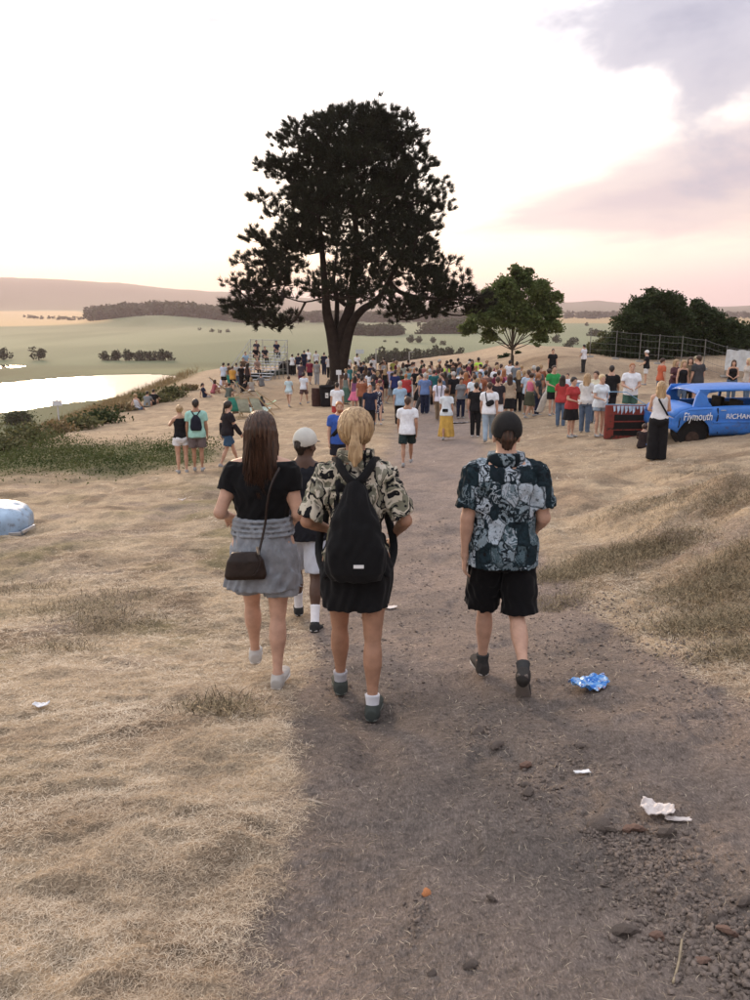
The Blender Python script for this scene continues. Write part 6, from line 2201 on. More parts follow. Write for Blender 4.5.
# open red door standing at the left end of the car
dx_, dy_ = hit(604, 440)
dz_ = gz(dx_, dy_)
door = thing('wrecked_door', 'rusty red car door with black opening and pale blue window frame beside the blue car', 'car door', (dx_, dy_, dz_), math.radians(-4))
k_ = dy_ / 809 * 1.03
DW = 41 * k_; DH = 34 * k_
MB().box((DW / 2, .09, DH * .5), (DW, .14, DH)).build('door_shell', M_RUST, door, bevel=.035)
MB().box((DW * .58, .012, DH * .42), (DW * .74, .02, DH * .60)).build('inner_opening', M_DARKIN, door, bevel=.02)
for zz in (.28, .52):
    MB().bar((DW * .20, -.008, DH * zz), (DW * .93, -.008, DH * (zz + .02)), .03, .03).build('inner_rail', M_RUST, door)
V = []
mb = MB()
for i in range(9):       # torn pale lining hanging along the top edge
    x0 = DW * (.16 + i * .088); x1 = x0 + DW * rnd.uniform(.055, .089)
    mb.add([(x0, -.012, DH * .97), (x1, -.012, DH * .97), (x1, -.016, DH * rnd.uniform(.80, .92)), (x0 + (x1 - x0) * .4, -.022, DH * rnd.uniform(.72, .88)), (x0, -.02, DH * .97), (x1, -.018, DH * .975)], [(0, 3, 2, 1), (4, 5, 2, 3)])
mb.build('torn_lining', mat('pale_blue_lining', (.45, .55, .68), .7, .4, 8), door)
M_PBLUE = mat('pale_blue_metal', (.20, .34, .48), .5, .2, 10)
MB().tube(smooth_line([(DW * .03, .06, DH), (DW * .05, .06, DH * 1.30), (DW * .08, .06, DH * 1.36), (DW * .46, .06, DH * 1.36)], 5), .014, 6).build('window_frame', M_PBLUE, door)
MB().tube([(DW * .46, .06, DH * 1.36), (DW * .99, .04, DH * .96)], .010, 6).build('window_frame', M_PBLUE, door)
MB().tube([(DW * .0, .05, DH), (DW * 1.0, .05, DH)], .016, 6).build('top_edge', M_PBLUE, door)
# fender remains between door and car
sx_, sy_ = hit(655, 444)
junk = thing('car_fender', 'crumpled blue fender panel on the ground behind the woman in black trousers', 'car part', (sx_, sy_, gz(sx_, sy_)), math.radians(8))
F = Field((-.3, -.25, -.05), (.35, .35, .8), .02)
F.loft((.02, .06, .02), (.05, .0, .66), (1, 0, 0), [(0, .20, .03), (.4, .17, .06), (.8, .12, .05), (1, .05, .03)], 0, 4)
F.noise(.016, .4, 2)
link('panel', F.mesh('fender', 1), M_CARB, junk)

# pale blue car body end at the left edge
ux, uy = hit(14, 531)
up_ = thing('car_bonnet', 'pale blue car bonnet lying on dry grass at the left edge of the photo', 'car part', (ux, uy, gz(ux, uy)), math.radians(14))
kk = uy / 809
F = Field((-1.9, -.7, -.15), (.45, .9, .8), .025)
F.loft((-1.7, .3, .16), (.22, .26, .12), (0, 1, 0), [(0, .66, .38), (.6, .62, .34), (.86, .54, .28), (.95, .42, .22), (1, .25, .12)], 0, 3.2)
F.noise(.007, .5, 1)
F.clip((0, 0, -1), .06)
link('bonnet', F.mesh('bonnet', 2), car_paint('faded_pale_blue', (.36, .50, .66), .4), up_)
MB().bar((-1.6, -.325, .07), (.14, -.22, .05), .03, .05).bar((.16, -.22, .07), (.30, .05, .09), .03, .05).build('rim_trim', mat('chrome_trim', (.55, .56, .58), .3, .1, 8, metal=.7), up_, bevel=.006)


# --- deck chairs
def deck_chair(px, py, face, col, label, d=None, s=1.0):
    x, y = hit(px, py)
    if d: r = ray(px, py); x, y = r[0] / r[1] * d, d
    t_ = thing('deck_chair', label, 'deck chair', (x, y, gz(x, y)), math.radians(-face), 'folding deck chairs on the left of the hilltop', s)
    wd = mat('pale_wood', (.42, .30, .17), .7, .2, 12)
    for sx in (-.30, .30):
        MB().bar((sx, -.62, .98), (sx, .58, .04), .03, .045).build('frame_rail', wd, t_)
        MB().bar((sx * .9, -.50, .03), (sx * .9, .42, .42), .03, .045).build('frame_rail', wd, t_)
    MB().tube([(-.32, -.62, .98), (.32, -.62, .98)], .016, 6).build('crossbar', wd, t_)
    MB().tube([(-.30, .42, .42), (.30, .42, .42)], .016, 6).build('crossbar', wd, t_)
    MB().tube([(-.30, -.50, .04), (.30, -.50, .04)], .016, 6).build('crossbar', wd, t_)
    pr = smooth_line([(0, -.62, 1.0), (0, -.42, .66), (0, -.14, .30), (0, .14, .25), (0, .42, .44)], 5)
    V = [(sx, p.y, p.z + dz) for p in pr for sx in (-.27, .27) for dz in (0, .008)]
    Fq = []
    for i in range(len(pr) - 1):
        a = i * 4
        Fq += [(a, a + 2, a + 6, a + 4), (a + 1, a + 5, a + 7, a + 3)]
    me = bpy.data.meshes.new('canvas'); me.from_pydata(V, [], Fq); me.update(); me.polygons.foreach_set('use_smooth', [True] * len(me.polygons))
    link('canvas', me, cloth(col, 'deck_canvas'), t_)
    return t_


TQ = (.03, .36, .32); PG = (.42, .50, .44)
deck_chair(235, 416, -8, TQ, 'turquoise deck chair seen from behind, left of the pale pair')
deck_chair(246, 417, 6, PG, 'pale grey-green deck chair right of the turquoise one')
deck_chair(262, 417, 28, PG, 'pale deck chair turned slightly right, next to the people talking')
deck_chair(268, 409, 75, (.36, .52, .36), 'pale green deck chair tilted behind the other pale ones')
deck_chair(233, 389, 5, TQ, 'turquoise deck chair below the orange shirt near the stand')
deck_chair(244, 396, 70, (.50, .50, .46), 'off-white deck chair turned sideways below the stand')
deck_chair(247, 386, 60, PG, 'pale green deck chair right of the turquoise one near the stand')
deck_chair(219, 392, 80, (.55, .56, .60), 'whitish deck chair leftmost below the stand')
C(257, 399, 'h', 1.25, 10, 'sit', 'w', (T, (.20, .12, .26)), ('jeans', BLK), 'person in purple sitting between the pale deck chairs', 'dark', group='people among the deck chairs', d=41)
C(250, 401, 'h', 1.25, 0, 'sit', 'm', (T, (.10, .06, .08)), ('jeans', BLK), 'person in dark top sitting in the pale grey-green deck chair', 'dark', group='people among the deck chairs', d=40.5)
C(262, 396, 'h', 1.3, -30, 'bench', 'w', (T, (.10, .07, .10)), ('jeans', BLK), 'dark-haired person sitting behind the pale deck chairs', 'dark', group='people among the deck chairs', d=42)
C(235, 402, 'h', 1.25, 0, 'sit', 'm', (T, BRN), ('jeans', BLK), 'person whose head shows above the turquoise deck chair', 'dark', group='people among the deck chairs', d=40.5)
C(205, 397, 'f', 1.70, 70, 'sit', 'm', (T, NAVY), ('shorts', (.45, .40, .36)), 'person in navy sitting on the ground left of the deck chairs', 'dark', group='people among the deck chairs')
C(221, 388, 'f', 1.70, 60, 'sit2', 'm', (T, (.55, .55, .68)), ('jeans', BLK), 'person in pale lavender sitting by the whitish deck chair', 'dark', group='people among the deck chairs')
C(243, 392, 'f', 1.70, 60, 'sit2', 'm', (T, BLK), ('jeans', BLK), 'person in black sitting in the sideways off-white deck chair', 'dark', group='people among the deck chairs')

for px, py, f_, sx, tc_, hr, lb in [(213, 393, 60, 'w', (.40, .10, .12), 'brown', 'woman in dark red sitting on the grass right of the person in navy'), (228, 397, 30, 'm', (.10, .12, .10), 'dark', 'person in dark green sitting just behind the turquoise deck chair'),
                                (252, 391, -20, 'w', (.50, .46, .40), 'blond', 'blond woman in cream sitting right of the sideways deck chair'), (240, 385, 10, 'm', (.04, .04, .08), 'dark', 'person in dark blue sitting below the orange shirt'), (262, 386, -30, 'm', GREY, 'brown', 'person in grey sitting at the right end of the platform edge')]:
    C(px, py, 'f', 1.70, f_, 'sit2', sx, (T, tc_), ('jeans', BLK), lb, hr, 'long' if sx == 'w' else 'short', group='people among the deck chairs')

# --- tiered metal stand
sx_, sy_ = 0, 0
r = ray(252, 378); sy_ = 63.0; sx_ = r[0] / r[1] * sy_
stz = gz(sx_, sy_)
stand = thing('spectator_stand', 'small tiered metal spectator stand left of the pine', 'stand', (sx_, sy_, stz - .05), math.radians(-24))
M_PLANK = mat('pale_alloy_plank', (.50, .53, .58), .45, .15, 4)
SWd = 3.4
for k in range(5):
    yk = k * .62; zk = .38 + k * .42
    MB().box((0, yk, zk), (SWd * 1.0, .26, .04)).build('seat_plank', M_PLANK, stand)
    MB().box((0, yk - .30, zk - .24), (SWd, .28, .035)).build('foot_plank', M_PLANK, stand)
for xk in (-SWd / 2, -SWd / 6, SWd / 6, SWd / 2):
    for k in range(5):
        yk = k * .62
        MB().tube([(xk, yk, -.1), (xk, yk, .36 + k * .42)], .024, 6).build('upright', M_STEEL, stand)
    MB().tube([(xk, -.35, .05), (xk, 2.7, 2.05)], .024, 6).build('stringer', M_STEEL, stand)
    MB().tube([(xk, 2.62, -.1), (xk, 2.62, 3.05)], .024, 6).build('upright', M_STEEL, stand)
for z_ in (.6, 1.3, 2.5, 3.0):
    MB().tube([(-SWd / 2, 2.62, z_), (SWd / 2, 2.62, z_)], .02, 6).build('rail', M_STEEL, stand)
for sx in (-1, 1):
    for dz_r in (.55, 1.0):
        MB().tube([(sx * SWd / 2, -.2, .1 + dz_r), (sx * SWd / 2, 2.6, 2.0 + dz_r)], .02, 6).build('rail', M_STEEL, stand)
    for k in range(4):
        MB().tube([(sx * SWd / 2, k * .75, .2 + k * .5), (sx * SWd / 2, k * .75, 1.2 + k * .5)], .018, 6).build('rail_post', M_STEEL, stand)
for px, k, col_, hr, xk, lb in [(256, 3, BLK, 'dark', -.8, 'person in black sitting at the left of the metal stand'), (267, 4, NAVY, 'dark', .75, 'person in navy sitting on the top tier of the metal stand'), (262, 3, (.03, .03, .04), 'brown', .05, 'person in charcoal sitting in the middle of the metal stand'),
                               (0, 1, BRN, 'brown', -1.2, 'person in brown sitting low at the left end of the metal stand'), (0, 0, WHT, 'dark', -.5, 'person in white tee on the lowest plank of the metal stand'), (0, 1, (.30, .20, .16), 'blond', .1, 'person in tan top sitting low in the middle of the metal stand'), (0, 4, (.05, .04, .06), 'dark', -1.1, 'person in plum sitting at the top left of the metal stand'), (0, 2, SKY, 'brown', -1.35, 'person in pale blue on the third tier of the metal stand')]:
    yk = k * .62
    c, s_ = math.cos(math.radians(-24)), math.sin(math.radians(-24))
    wx = sx_ + xk * c - yk * s_; wy = sy_ + xk * s_ + yk * c
    crowd_person(wx, wy, 1.72, 150, 'bench', False, 'light', hr, 'short', (T, col_), ('jeans', BLK), BLK,
                 lb, 'people sitting on the metal stand', res=.028, zbase=stz, zoff=.38 + k * .42 - .05)
# low dark edging in front of the stand, black boxes
x0, y0 = hit(245, 381); x1, y1 = hit(292, 373)
mbx = MB().bar((x0, y0, gz(x0, y0) + .22), (x1, y1, gz(x1, y1) + .22), .25, .44)
tag(mbx.build('platform_skirt', mat('dark_green_tarp', (.02, .035, .03), .8, .3, 5), bevel=.02), 'low dark green covered platform edge in front of the metal stand', 'platform')
for px, py, w_, h_, lb in [(284, 372, .9, 1.0, 'black box left of the pair by the metal stand'), (291, 373, .8, 1.15, 'taller black box at the right end of the metal stand')]:
    x, y, z = loc_at(px, py + 1)
    bx_ = thing('equipment_box', lb, 'box', (x, y, z), .2, 'black boxes beside the stand')
    MB().box((0, 0, h_ / 2), (w_, .7, h_)).build('case', M_BLACK, bx_, bevel=.02)
    MB().box((0, 0, h_ * .85), (w_ + .02, .72, .04)).build('edge_trim', M_STEEL, bx_)

# --- barrels, notices by the pine
x, y, z = loc_at(327, 406)
bn = thing('litter_bin', 'black litter bin with open top and white label left of the pine foot', 'bin', (x, y, z), 0)
F = Field((-.5, -.5, -.05), (.5, .5, 1.25), .02)
F.loft((0, 0, .02), (0, 0, 1.10), (1, 0, 0), [(0, .30, .30), (.1, .33, .33), (.9, .38, .38), (.93, .41, .41), (1, .40, .40)], 0, 2.6)
F.ell((0, 0, 1.15), (.34, .34, .25), None, 0, sign=-1)
F.noise(.006, .3, 1)
link('bin_body', F.mesh('bin_body', 1), M_BLACK, bn)
MB().box((.02, -.385, .62), (.16, .012, .26)).build('label', mat('white_paper', (.7, .7, .68), .8), bn)
MB().box((.02, -.393, .60), (.10, .006, .04)).build('label_print', M_BLACK, bn)
x2, y2, z2 = x - .55, y + .5, 0
bn2 = thing('barrel', 'dark red-brown barrel behind the litter bin by the pine', 'barrel', (x2, y2, gz(x2, y2)), 0)
MB().tube([(0, 0, 0), (0, 0, .3), (0, 0, .32), (0, 0, .62), (0, 0, .64), (0, 0, .95)], [.29, .29, .305, .305, .29, .29], 16).build('drum', mat('rust_brown', (.05, .022, .018), .8, .4, 6), bn2)


def post_sign(px, pyb, ptop, w, h, label, board=(.66, .68, .70), d=None, post=(.55, .55, .55), lines=True, rz=0.0):
    if d: r = ray(px, pyb); x, y = r[0] / r[1] * d, d
    else: x, y = hit(px, pyb)
    z = gz(x, y); k = y / 809
    H = (ray(px, ptop) * (y / ray(px, ptop)[1]))[2] - z
    t_ = thing('notice_sign', label, 'sign', (x, y, z), rz)
    MB().tube([(0, 0, -.2), (0, 0, H)], .03 if w * k < 1 else .045, 8).build('post', mat('sign_post', post, .7), t_)
    MB().box((0, -.05, H - h * k / 2), (w * k, .025, h * k)).build('board', mat('sign_board', board, .6, .06, 3), t_)
    return t_


post_sign(339, 398, 370, 5.2, 4.6, 'small white notice on a white stake against the pine trunk', d=40.0, post=(.6, .6, .58))
post_sign(60, 432, 400, 9.5, 5.5, 'small white sign standing among the shrubs above the pond', rz=.15)
post_sign(360, 385, 349.5, 8, 4, 'white notice board on a pole above the heads right of the pine', board=(.55, .62, .66), d=66)
for px, pt, lb in [(376, 349, 'thin grey pole right of the white notice board'), (409, 352, 'thin grey pole with a short arm behind the light blue shirt')]:
    r = ray(px, 385); y = 69.0; x = r[0] / r[1] * y; z = gz(x, y); H = (ray(px, pt) * (y / ray(px, pt)[1]))[2] - z
    t_ = thing('pole', lb, 'pole', (x, y, z), 0, 'thin poles at the back of the crowd')
    MB().tube([(0, 0, -.2), (0, 0, H)], .045, 8).build('shaft', M_STEEL, t_)
    MB().bar((-.05, 0, H), (.45, 0, H), .05, .05).build('arm', M_STEEL, t_)

M_FEN = mat('weathered_fence_wire', (.16, .16, .155), .7, .2, 20)
# --- wire fence behind the bank
def fpt(px, d):
    r = ray(px, 350); x = r[0] / r[1] * d
    return x, d, gz(x, d)


FP = [(590, 58), (616, 58), (640, 57), (659, 56), (682, 55), (705, 54), (727, 53), (749, 52), (775, 51)]
x, y, z = fpt(590, 58)
fence = thing('wire_fence', 'temporary wire mesh fence with steel posts in front of the thicket', 'fence', (x, y, z), 0)
P_ = [Vector(fpt(*p)) - Vector((x, y, z)) for p in FP]
for p in P_:
    MB().tube([p + Vector((0, 0, -.2)), p + Vector((0, 0, 2.0))], .028, 7).build('post', M_FEN, fence)
    MB().box(p + Vector((0, 0, .06)), (.5, .22, .12)).build('foot_block', mat('concrete', (.35, .34, .32), .9, .2, 8), fence)
for i in range(len(P_) - 1):
    mb = MB()
    a, b_ = P_[i], P_[i + 1]
    for h_ in (.15, .6, 1.05, 1.5, 1.92):
        sag = -.03
        mb.tube([a + Vector((0, 0, h_)), a.lerp(b_, .5) + Vector((0, 0, h_ + sag)), b_ + Vector((0, 0, h_))], .009 if h_ < 1.9 else .012, 4, False)
    n = 5
    for k in range(1, n):
        q = a.lerp(b_, k / n)
        mb.tube([q + Vector((0, 0, .1)), q + Vector((0, 0, 1.92))], .004, 3, False)
    mb.build('mesh_panel', M_FEN, fence)
# white sheet tied to the fence
a, b_ = fpt(726, 52.7), fpt(758, 51.5)
mb = MB(); n = 12; V = []; Fq = []
for i in range(n + 1):
    for j in range(5):
        f = i / n
        V.append((a[0] + (b_[0] - a[0]) * f, a[1] + (b_[1] - a[1]) * f - .10 + .05 * math.sin(i * 1.9 + j), a[2] + (b_[2] - a[2]) * f + .55 + j * .33 + .03 * math.sin(i * 1.3)))
for i in range(n):
    for j in range(4):
        q = i * 5 + j; Fq.append((q, q + 5, q + 6, q + 1))
me = bpy.data.meshes.new('sheet'); me.from_pydata(V, [], Fq); me.update()
o = link('fence_sheet', me, mat('white_sheeting', (.55, .58, .60), .6, .15, 2)); md = o.modifiers.new('s', 'SOLIDIFY'); md.thickness = .01
tag(o, 'whitish sheet tied to the wire fence near the right edge', 'sheet')
# pale wood brace behind the woman in olive, and cooler box
x, y, z = loc_at(535, 388)
t_ = thing('wooden_trestle', 'bleached crossed-branch trestle on the sandy ground left of the green tee', 'trestle', (x, y, z), .3)
for a, b_ in [((-.5, 0, 0), (.25, .1, 1.0)), ((.35, 0, 0), (-.3, .1, 1.1)), ((.05, 0, 0), (.55, .1, .9)), ((-.1, -.1, 0), (-.1, .1, 1.2))]:
    MB().tube([a, b_], [.045, .03], 6).build('branch', mat('bleached_wood', (.42, .33, .22), .8, .3, 8), t_)
x, y, z = loc_at(573, 391)
t_ = thing('cool_box', 'blue and white cool box on the ground left of the lone man', 'cool box', (x, y, z), .2)
MB().box((0, 0, .22), (.75, .45, .44)).build('box', mat('pale_blue_plastic', (.30, .42, .60), .5), t_, bevel=.03)
MB().box((0, 0, .48), (.79, .49, .08)).build('lid', mat('white_plastic', (.7, .7, .72), .5), t_, bevel=.02)

# ------------------------------------------------------------------ near ground: straw, clods, stones, litter
def straw_mat(name, c1, c2, c3):
    m = bpy.data.materials.new(name); m.use_nodes = True
    t = NT(m.node_tree); b = m.node_tree.nodes['Principled BSDF']
    co = t.n('ShaderNodeTexCoord').outputs['Object']
    w = t.n('ShaderNodeAttribute', attribute_name='tone')
    c = t.ramp(w.outputs['Fac'], [(0, c1), (.45, c2), (.85, c3), (1, c3)])
    t.l(c, b.inputs['Base Color']); b.inputs['Roughness'].default_value = .75
    b.inputs['Specular IOR Level'].default_value = .2
    return m


def blade_mesh(name, V, Q, lo=0.0, patch=None):
    """mesh of blades, each with its own tone of straw"""
    me = mesh_np(name, V, quads=Q, smooth=False)
    n = len(V) // 4
    tone = rng.random(n)
    if patch is not None:
        tone = np.clip(tone * .65 + .35 * patch, 0, 1)
    set_col(me, 'tone', np.repeat(tone, 4)[:, None] * np.ones(3))
    return me


M_STRAW = straw_mat('dry_straw', (.19, .140, .096), (.43, .335, .235), (.66, .56, .43))
M_TUFT = straw_mat('dry_tuft_grass', (.060, .048, .028), (.14, .108, .062), (.36, .28, .17))


def polar_scatter(n, a0, a1, r0, r1, maskf, power=0.0):
    a = np.radians(rng.uniform(a0, a1, n)); r = np.exp(rng.uniform(math.log(r0), math.log(r1), n))
    x = r * np.sin(a); y = r * np.cos(a)
    k = rng.random(n) < maskf(x, y)
    x, y, r = x[k], y[k], r[k]
    return x, y, height(x, y), r


def straw_dens(x, y):
    pm = path_mask(x, y)
    d = (1 - pm) * (.50 + .50 * sstep(-.3, .2, fbm(x, y, .14, 3, 81))) * (.55 + .45 * sstep(-.3, .1, fbm(x, y, .7, 3, 83)))
    edge = sstep(.0, .5, pm) * sstep(1.0, .5, pm)
    return np.clip(d + .25 * edge + .014, 0, 1) * (1 - .75 * sstep(.05, .40, fbm(x, y, 1.6, 4, 55)) * sstep(-.9, -1.8, x) * sstep(2.6, 5, np.hypot(x, y)))


x, y, z, r = polar_scatter(560000, -31, 31, 1.35, 13, straw_dens)
sc = np.clip(r / 3.2, .6, 2.2)
V, Q = blades(x, y, z - .002 + rng.uniform(0, .012, len(x)), .046 * sc ** .5, .00095 * sc, .30, flat=.96)
tag(link('straw', blade_mesh('straw', V, Q, 0, .5 + fbm(x, y, .35, 3, 84)), M_STRAW), kind='stuff')
x, y, z, r = polar_scatter(60000, -31, 31, 12, 36, lambda x, y: straw_dens(x, y) * sstep(.0, .4, fbm(x, y * 1.4, 1.2, 3, 82)) * (1 - green_mask(x, y)))
V, Q = blades(x, y, z - .005, .11, .0011 * r / 3.2, .5, flat=.75, drift=.6)
tag(link('straw_litter', blade_mesh('straw_litter', V, Q), M_STRAW), kind='stuff')
# rough tussocks on the right bank, thin growth on the left
TF = []
for (px, py, rad, n_) in [(590, 572, .50, 4200), (612, 560, .45, 3600), (640, 556, .40, 3000), (668, 552, .40, 2400), (566, 578, .30, 1800), (720, 600, .50, 3800), (745, 560, .45, 3600), (742, 626, .45, 3800), (700, 625, .35, 2200), (748, 655, .30, 1800),
                          (748, 490, .8, 3200), (660, 500, .6, 1600), (630, 515, .6, 1500), (700, 505, .7, 1500), (690, 590, .35, 1400), (705, 470, .8, 1400), (80, 612, .45, 1500), (105, 625, .4, 1200), (30, 590, .4, 900), (60, 650, .3, 600), (220, 712, .20, 900), (560, 600, .3, 800), (738, 585, .4, 1800), (130, 600, .4, 700)]:
    cx, cy = hit(px, py)
    TF.append((cx + rng.normal(0, rad * .62, n_), cy + rng.normal(0, rad * .48, n_)))
TF = [(a * 1.0, b_) for a, b_ in TF]
x = np.concatenate([t_[0] for t_ in TF]); y = np.concatenate([t_[1] for t_ in TF])
V, Q = blades(x, y, height(x, y) - .005, .12, .0024, .9, flat=.35)
tag(link('tussock_grass', blade_mesh('tussock_grass', V, Q), M_TUFT), kind='stuff')

M_CLOD = mat('dry_clod', (.185, .148, .125), .95, .35, 30, bump=.8, bscale=90)
M_CLOD2 = mat('reddish_stone', (.20, .125, .095), .9, .3, 30, bump=.5, bscale=90)


def rock_mesh(seed, sub=2, flat=.7, rough=.35):
    r = random.Random(seed)
    import bmesh
    bm = bmesh.new()
    bmesh.ops.create_icosphere(bm, subdivisions=sub, radius=1)
    offs = [Vector((r.uniform(-1, 1), r.uniform(-1, 1), r.uniform(-1, 1))).normalized() for _ in range(9)]
    for v in bm.verts:
        n = v.co.normalized()
        s = 1.0
        for q in offs:
            d = n.dot(q)
            if d > .45:
                s -= (d - .45) * rough * 1.7
        s += r.uniform(-.09, .09)
        v.co = Vector((n.x * s * 1.1, n.y * s * .85, n.z * s * flat))
    me = bpy.data.meshes.new('rock')
    bm.to_mesh(me); bm.free()
    return me


RK = [rock_mesh(i) for i in range(6)]
for me in RK:
    me.materials.append(M_CLOD)
lowr = [rock_mesh(20 + i, 1, .75, .4) for i in range(4)]
lowV = []
for me in lowr:
    v = np.zeros(len(me.vertices) * 3); me.vertices.foreach_get('co', v)
    f = np.array([p.vertices[:] for p in me.polygons])
    lowV.append((v.reshape(-1, 3), f))


def rock_soup(name, x, y, s, m):
    z = height(x, y)
    Vs = []; Fs = []; off = 0
    for i in range(len(x)):
        V, F = lowV[i % 4]
        a = rng.uniform(0, 6.28); c, sn = math.cos(a), math.sin(a)
        V2 = np.stack([V[:, 0] * c - V[:, 1] * sn, V[:, 0] * sn + V[:, 1] * c, V[:, 2]], 1) * s[i] * rng.uniform(.8, 1.2, 3)
        Vs.append(V2 + np.array([x[i], y[i], z[i] + s[i] * .2])); Fs.append(F + off); off += len(V)
    o = link(name, mesh_np(name, np.concatenate(Vs), tris=np.concatenate(Fs), smooth=False), m)
    tag(o, kind='stuff')


# crumbs of earth over the whole path, thicker where it is churned up
x, y, z, r = polar_scatter(9000, -22, 30, 1.4, 12, lambda x, y: path_mask(x, y) * (.12 + .88 * sstep(.0, .5, fbm(x, y, .5, 3, 91))))
rock_soup('earth_crumbs', x, y, rng.gamma(2.0, .0019, len(x)) * np.clip(r / 3, .7, 2.4) + .0015, M_CLOD)
CH = []
for (px, py, rx_, ry_, n_, s_) in [(645, 850, 38, 22, 520, .009), (665, 880, 45, 35, 420, .009), (700, 935, 50, 45, 480, .011), (735, 980, 30, 30, 240, .013), (600, 832, 16, 9, 130, .010), (560, 770, 55, 30, 330, .008), (478, 735, 22, 10, 90, .007), (540, 800, 40, 25, 160, .007),
                                  (420, 905, 12, 30, 60, .007), (620, 640, 60, 20, 260, .010), (520, 600, 50, 40, 240, .011), (420, 560, 40, 40, 200, .011), (330, 660, 20, 40, 120, .010), (600, 860, 60, 60, 160, .006), (690, 640, 60, 22, 420, .012), (610, 610, 50, 18, 260, .012), (700, 700, 60, 40, 300, .009), (560, 650, 60, 30, 260, .009), (500, 720, 80, 30, 260, .008), (400, 640, 50, 50, 200, .009)]:
    pp = [hit(px + rnd.gauss(0, rx_ * .6), min(1080, py + rnd.gauss(0, ry_ * .6))) for _ in range(n_)]
    CH.append((np.array(pp), np.array([abs(rnd.gauss(s_, s_ * .55)) + .002 for _ in range(n_)])))
rock_soup('churned_clods', np.concatenate([c[0][:, 0] for c in CH]), np.concatenate([c[0][:, 1] for c in CH]), np.concatenate([c[1] for c in CH]), M_CLOD)
# single stones one can tell apart
for i, (px, py, rp, mt, lb) in enumerate([
    (526, 763, 8.5, M_CLOD2, 'rounded reddish stone on the path below the walking man'),
    (524, 790, 6, M_CLOD, 'flat clod, upper of the two below the rounded stone'),
    (527, 798, 8, M_CLOD, 'flat clod, lower of the two below the rounded stone'),
    (597, 824, 15, M_CLOD, 'large broken dark clod at the left end of the churned earth'),
    (612, 829, 9, M_CLOD, 'clod right beside the large broken clod'),
    (633, 828, 12, M_CLOD2, 'smooth brown clod under the left end of the white wrapper'),
    (666, 832, 13, M_CLOD, 'crumbly clod under the right end of the white wrapper'),
    (496, 748, 9, M_CLOD, 'dark flat clod left of the rounded reddish stone'),
    (477, 734, 9, M_CLOD, 'small dark clod heap on the path left of the flat clod'),
    (425, 888, 6.5, mat('orange_stone', (.42, .17, .07), .9, .2, 20), 'orange-brown stone chip in the middle of the path'),
    (493, 897, 7, M_CLOD, 'small black-brown clod right of the orange chip'),
    (623, 935, 15, M_CLOD, 'long flat clod near the bottom right of the path'),
    (657, 941, 9, M_CLOD2, 'reddish stone right of the long flat clod'),
    (470, 960, 8, M_CLOD, 'dark clod low in the middle of the path'),
    (432, 967, 6, M_CLOD, 'small clod at the bottom edge left of the middle'),
    (708, 924, 10, M_CLOD, 'grey clod in the heap at the bottom right'),
    (728, 938, 11, M_CLOD2, 'brown clod at the right end of the bottom heap'),
    (700, 965, 10, M_CLOD2, 'brown stone low in the bottom right heap'),
    (742, 905, 11, M_CLOD, 'dark clod at the right edge of the photo'),
    (580, 745, 6, M_CLOD, 'small clod below the blue crisp packet'),
    (292, 571, 4, M_CLOD, 'small stone by the edge of the path left of the black shoe'),
]):
    x, y = hit(px, py)
    k = math.hypot(y, gz(x, y)) / 809
    o = link('stone', RK[i % 6], mt, None, (x, y, gz(x, y) + rp * k * .25), (rnd.uniform(-.2, .2), rnd.uniform(-.2, .2), rnd.uniform(-.5, .5)), rp * k)
    tag(o, lb, 'stone', 'loose stones and clods on the path')


def crumpled(name, label, cat, px, py, w, h, lift, m, seed, nx=16, ny=12, rz=0.0, curl=.5, thick=.004):
    x0, y0 = hit(px, py)
    r = random.Random(seed)
    cr = [(r.uniform(0, 6.28), r.uniform(2, 7), r.uniform(0, 6)) for _ in range(6)]
    V = []; F = []
    for i in range(nx):
        for j in range(ny):
            u, v = i / (nx - 1) - .5, j / (ny - 1) - .5
            f = sum(abs(((u * math.cos(a) + v * math.sin(a)) * fr + ph) % 1 - .5) for a, fr, ph in cr) / 6
            e = 1 + .18 * math.sin(v * 7 + seed) * abs(u)
            V.append((u * w * e + .10 * w * (f - .25), v * h * (1 + .2 * math.sin(u * 5 + seed)), lift * (f * 2.4 - .2) + curl * lift * (abs(u) * 2) ** 2 + .004))
    for i in range(nx - 1):
        for j in range(ny - 1):
            a = i * ny + j
            F += [(a, a + ny, a + ny + 1), (a, a + ny + 1, a + 1)]
    me = bpy.data.meshes.new(name); me.from_pydata(V, [], F); me.update()
    o = link(name, me, m, None, (x0, y0, gz(x0, y0) + .008), (math.radians(-8), 0, rz))
    md = o.modifiers.new('sheet', 'SOLIDIFY'); md.thickness = thick
    return tag(o, label, cat)


m = bpy.data.materials.new('printed_foil'); m.use_nodes = True
t = NT(m.node_tree); b = m.node_tree.nodes['Principled BSDF']
co = t.n('ShaderNodeTexCoord').outputs['Generated']
n_ = t.noise(co, 3.2, 3, .6, 1.0)
c = t.ramp(n_.outputs[0], [(0, (.01, .06, .32)), (.40, (.02, .16, .55)), (.50, (.18, .42, .75)), (.56, (.55, .66, .78)), (.62, (.02, .10, .40)), (.72, (.60, .28, .12)), (.8, (.7, .66, .6))], 'LINEAR')
t.l(c, b.inputs['Base Color']); b.inputs['Roughness'].default_value = .3; b.inputs['Metallic'].default_value = .25
ps_ = [hit(590, 697), hit(590, 697)]
crumpled('crisp_packet', 'crumpled shiny blue crisp packet on the path right of the man', 'packet', 589, 692, .21, .17, .075, m, 8, 20, 16, .35, .25)
mw = mat('white_wrapper_plastic', (.62, .56, .53), .6, .12, 20)
crumpled('plastic_wrapper', 'crumpled pinkish white wrapper on the churned earth', 'wrapper', 657, 816, .12, .10, .040, mw, 9, 14, 10, -.35, .3)
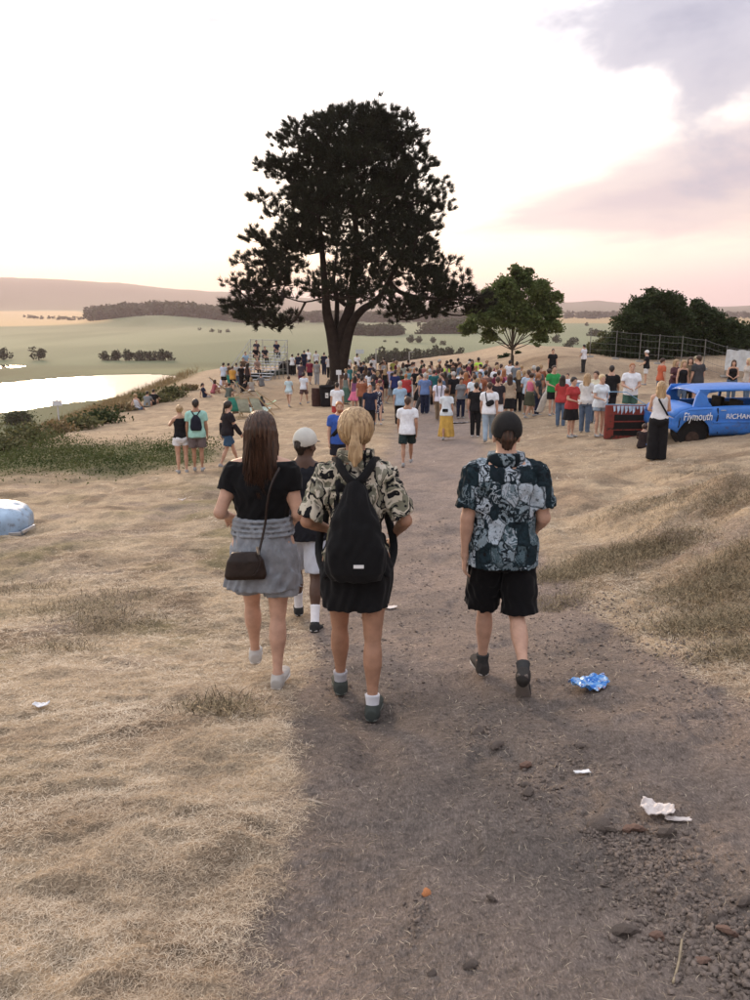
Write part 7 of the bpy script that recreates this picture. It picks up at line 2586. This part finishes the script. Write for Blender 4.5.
crumpled('plastic_wrapper', 'narrow flat tail of white wrapper right of the crumpled one', 'wrapper', 678, 820, .095, .030, .010, mw, 3, 8, 4, -.1, .2)
crumpled('paper_scrap', 'small white paper scrap on the dry grass far left', 'paper scrap', 42, 711, .085, .055, .02, mat('white_paper_scrap', (.75, .76, .78), .7), 2, 8, 6, .2, .6)
crumpled('paper_scrap', 'pale flat paper plate scrap beside the ponytailed woman on the path', 'paper scrap', 390, 608, .13, .08, .012, mw, 8, 8, 6, .2, .6)
crumpled('paper_scrap', 'thin white torn scrap near the rounded reddish stone', 'paper scrap', 582, 773, .07, .025, .008, mat('white_paper_scrap', (.75, .76, .78), .7), 12, 7, 4, .1, .4)
crumpled('paper_scrap', 'small pale scrap on the grass left of the woman in the grey skirt', 'paper scrap', 182, 499, .14, .10, .04, mw, 14, 8, 6, .2, .6)
crumpled('paper_scrap', 'white flattened litter on the ground right of the mustard skirt', 'paper scrap', 460, 422, .75, .35, .03, mat('white_paper_scrap', (.75, .76, .78), .7), 15, 8, 6, .1, .2)
x, y = hit(672, 992); x2, y2 = hit(681, 948)
mb = MB().tube(smooth_line([(x, y, gz(x, y) + .006), ((x + x2) / 2 + .004, (y + y2) / 2, gz((x + x2) / 2, (y + y2) / 2) + .012), (x2, y2, gz(x2, y2) + .012)], 4), [.0035] * 9, 6)
tag(mb.build('stick', mat('pale_stick', (.30, .24, .16), .8, .2, 30)), 'thin pale stick on the path at the bottom right', 'stick')
x, y = hit(308, 799); x2, y2 = hit(322, 804)
tag(MB().bar((x, y, gz(x, y) + .006), (x2, y2, gz(x2, y2) + .006), .012, .004).build('wood_chip', mat('grey_chip', (.28, .24, .20), .8, .2, 30)), 'flat grey wood chip on the path left of the middle', 'wood chip')


# pieces that belong to a part go one level deeper
_sub = {'sole': ('shoe',), 'bag_strap': ('handbag', 'drawstring_bag'), 'bag_tassel': ('handbag',), 'bag_ring': ('handbag',), 'bag_label': ('drawstring_bag',), 'strap': ('backpack', 'bag'), 'collar': ('shirt',), 'hair_tie': ('hair',), 'hair_strands': ('hair',), 'waistband': ('skirt',), 'beard': ('body',), 'eye': ('body',), 'eyebrow': ('body',), 'label_print': ('label',), 'brake_drum': ('wheel_well',), 'roof_rail': ('roof',), 'foot_block': ('post',), 'inner_rail': ('inner_opening',)}
for o in list(COL.objects):
    base = o.name.split('.')[0]
    if o.parent is not None and o.parent.parent is None and base in _sub:
        sibs = [c for c in o.parent.children if c.name.split('.')[0] in _sub[base]]
        if sibs:
            same = [c for c in o.parent.children if c.name.split('.')[0] == base]
            k = 0
            if len(same) == len(sibs):
                k = sum(1 for c in sibs if len([g for g in c.children if g.name.split('.')[0] == base]) > 0)
                k = min(k, len(sibs) - 1)
            o.parent = sibs[k]

# ------------------------------------------------------------------ haze: one closed box of thin air
hz = MB().box((0, 0, 0), (1, 1, 1))
hme = hz.mesh('haze')
hm = bpy.data.materials.new('haze_air')
hm.use_nodes = True
t = NT(hm.node_tree)
hm.node_tree.nodes.clear()
pv = t.n('ShaderNodeVolumePrincipled')
pv.inputs['Color'].default_value = (.99, .84, .87, 1)
pv.inputs['Density'].default_value = 1.3e-4
pv.inputs['Anisotropy'].default_value = .3
ho = t.n('ShaderNodeOutputMaterial')
t.l(pv.outputs[0], ho.inputs['Volume'])
haze = link('haze', hme, hm)
haze.location = (0, 0, (-29 + 262) / 2)
haze.scale = (44000, 44000, 291)
tag(haze, kind='stuff')
haze.visible_shadow = True
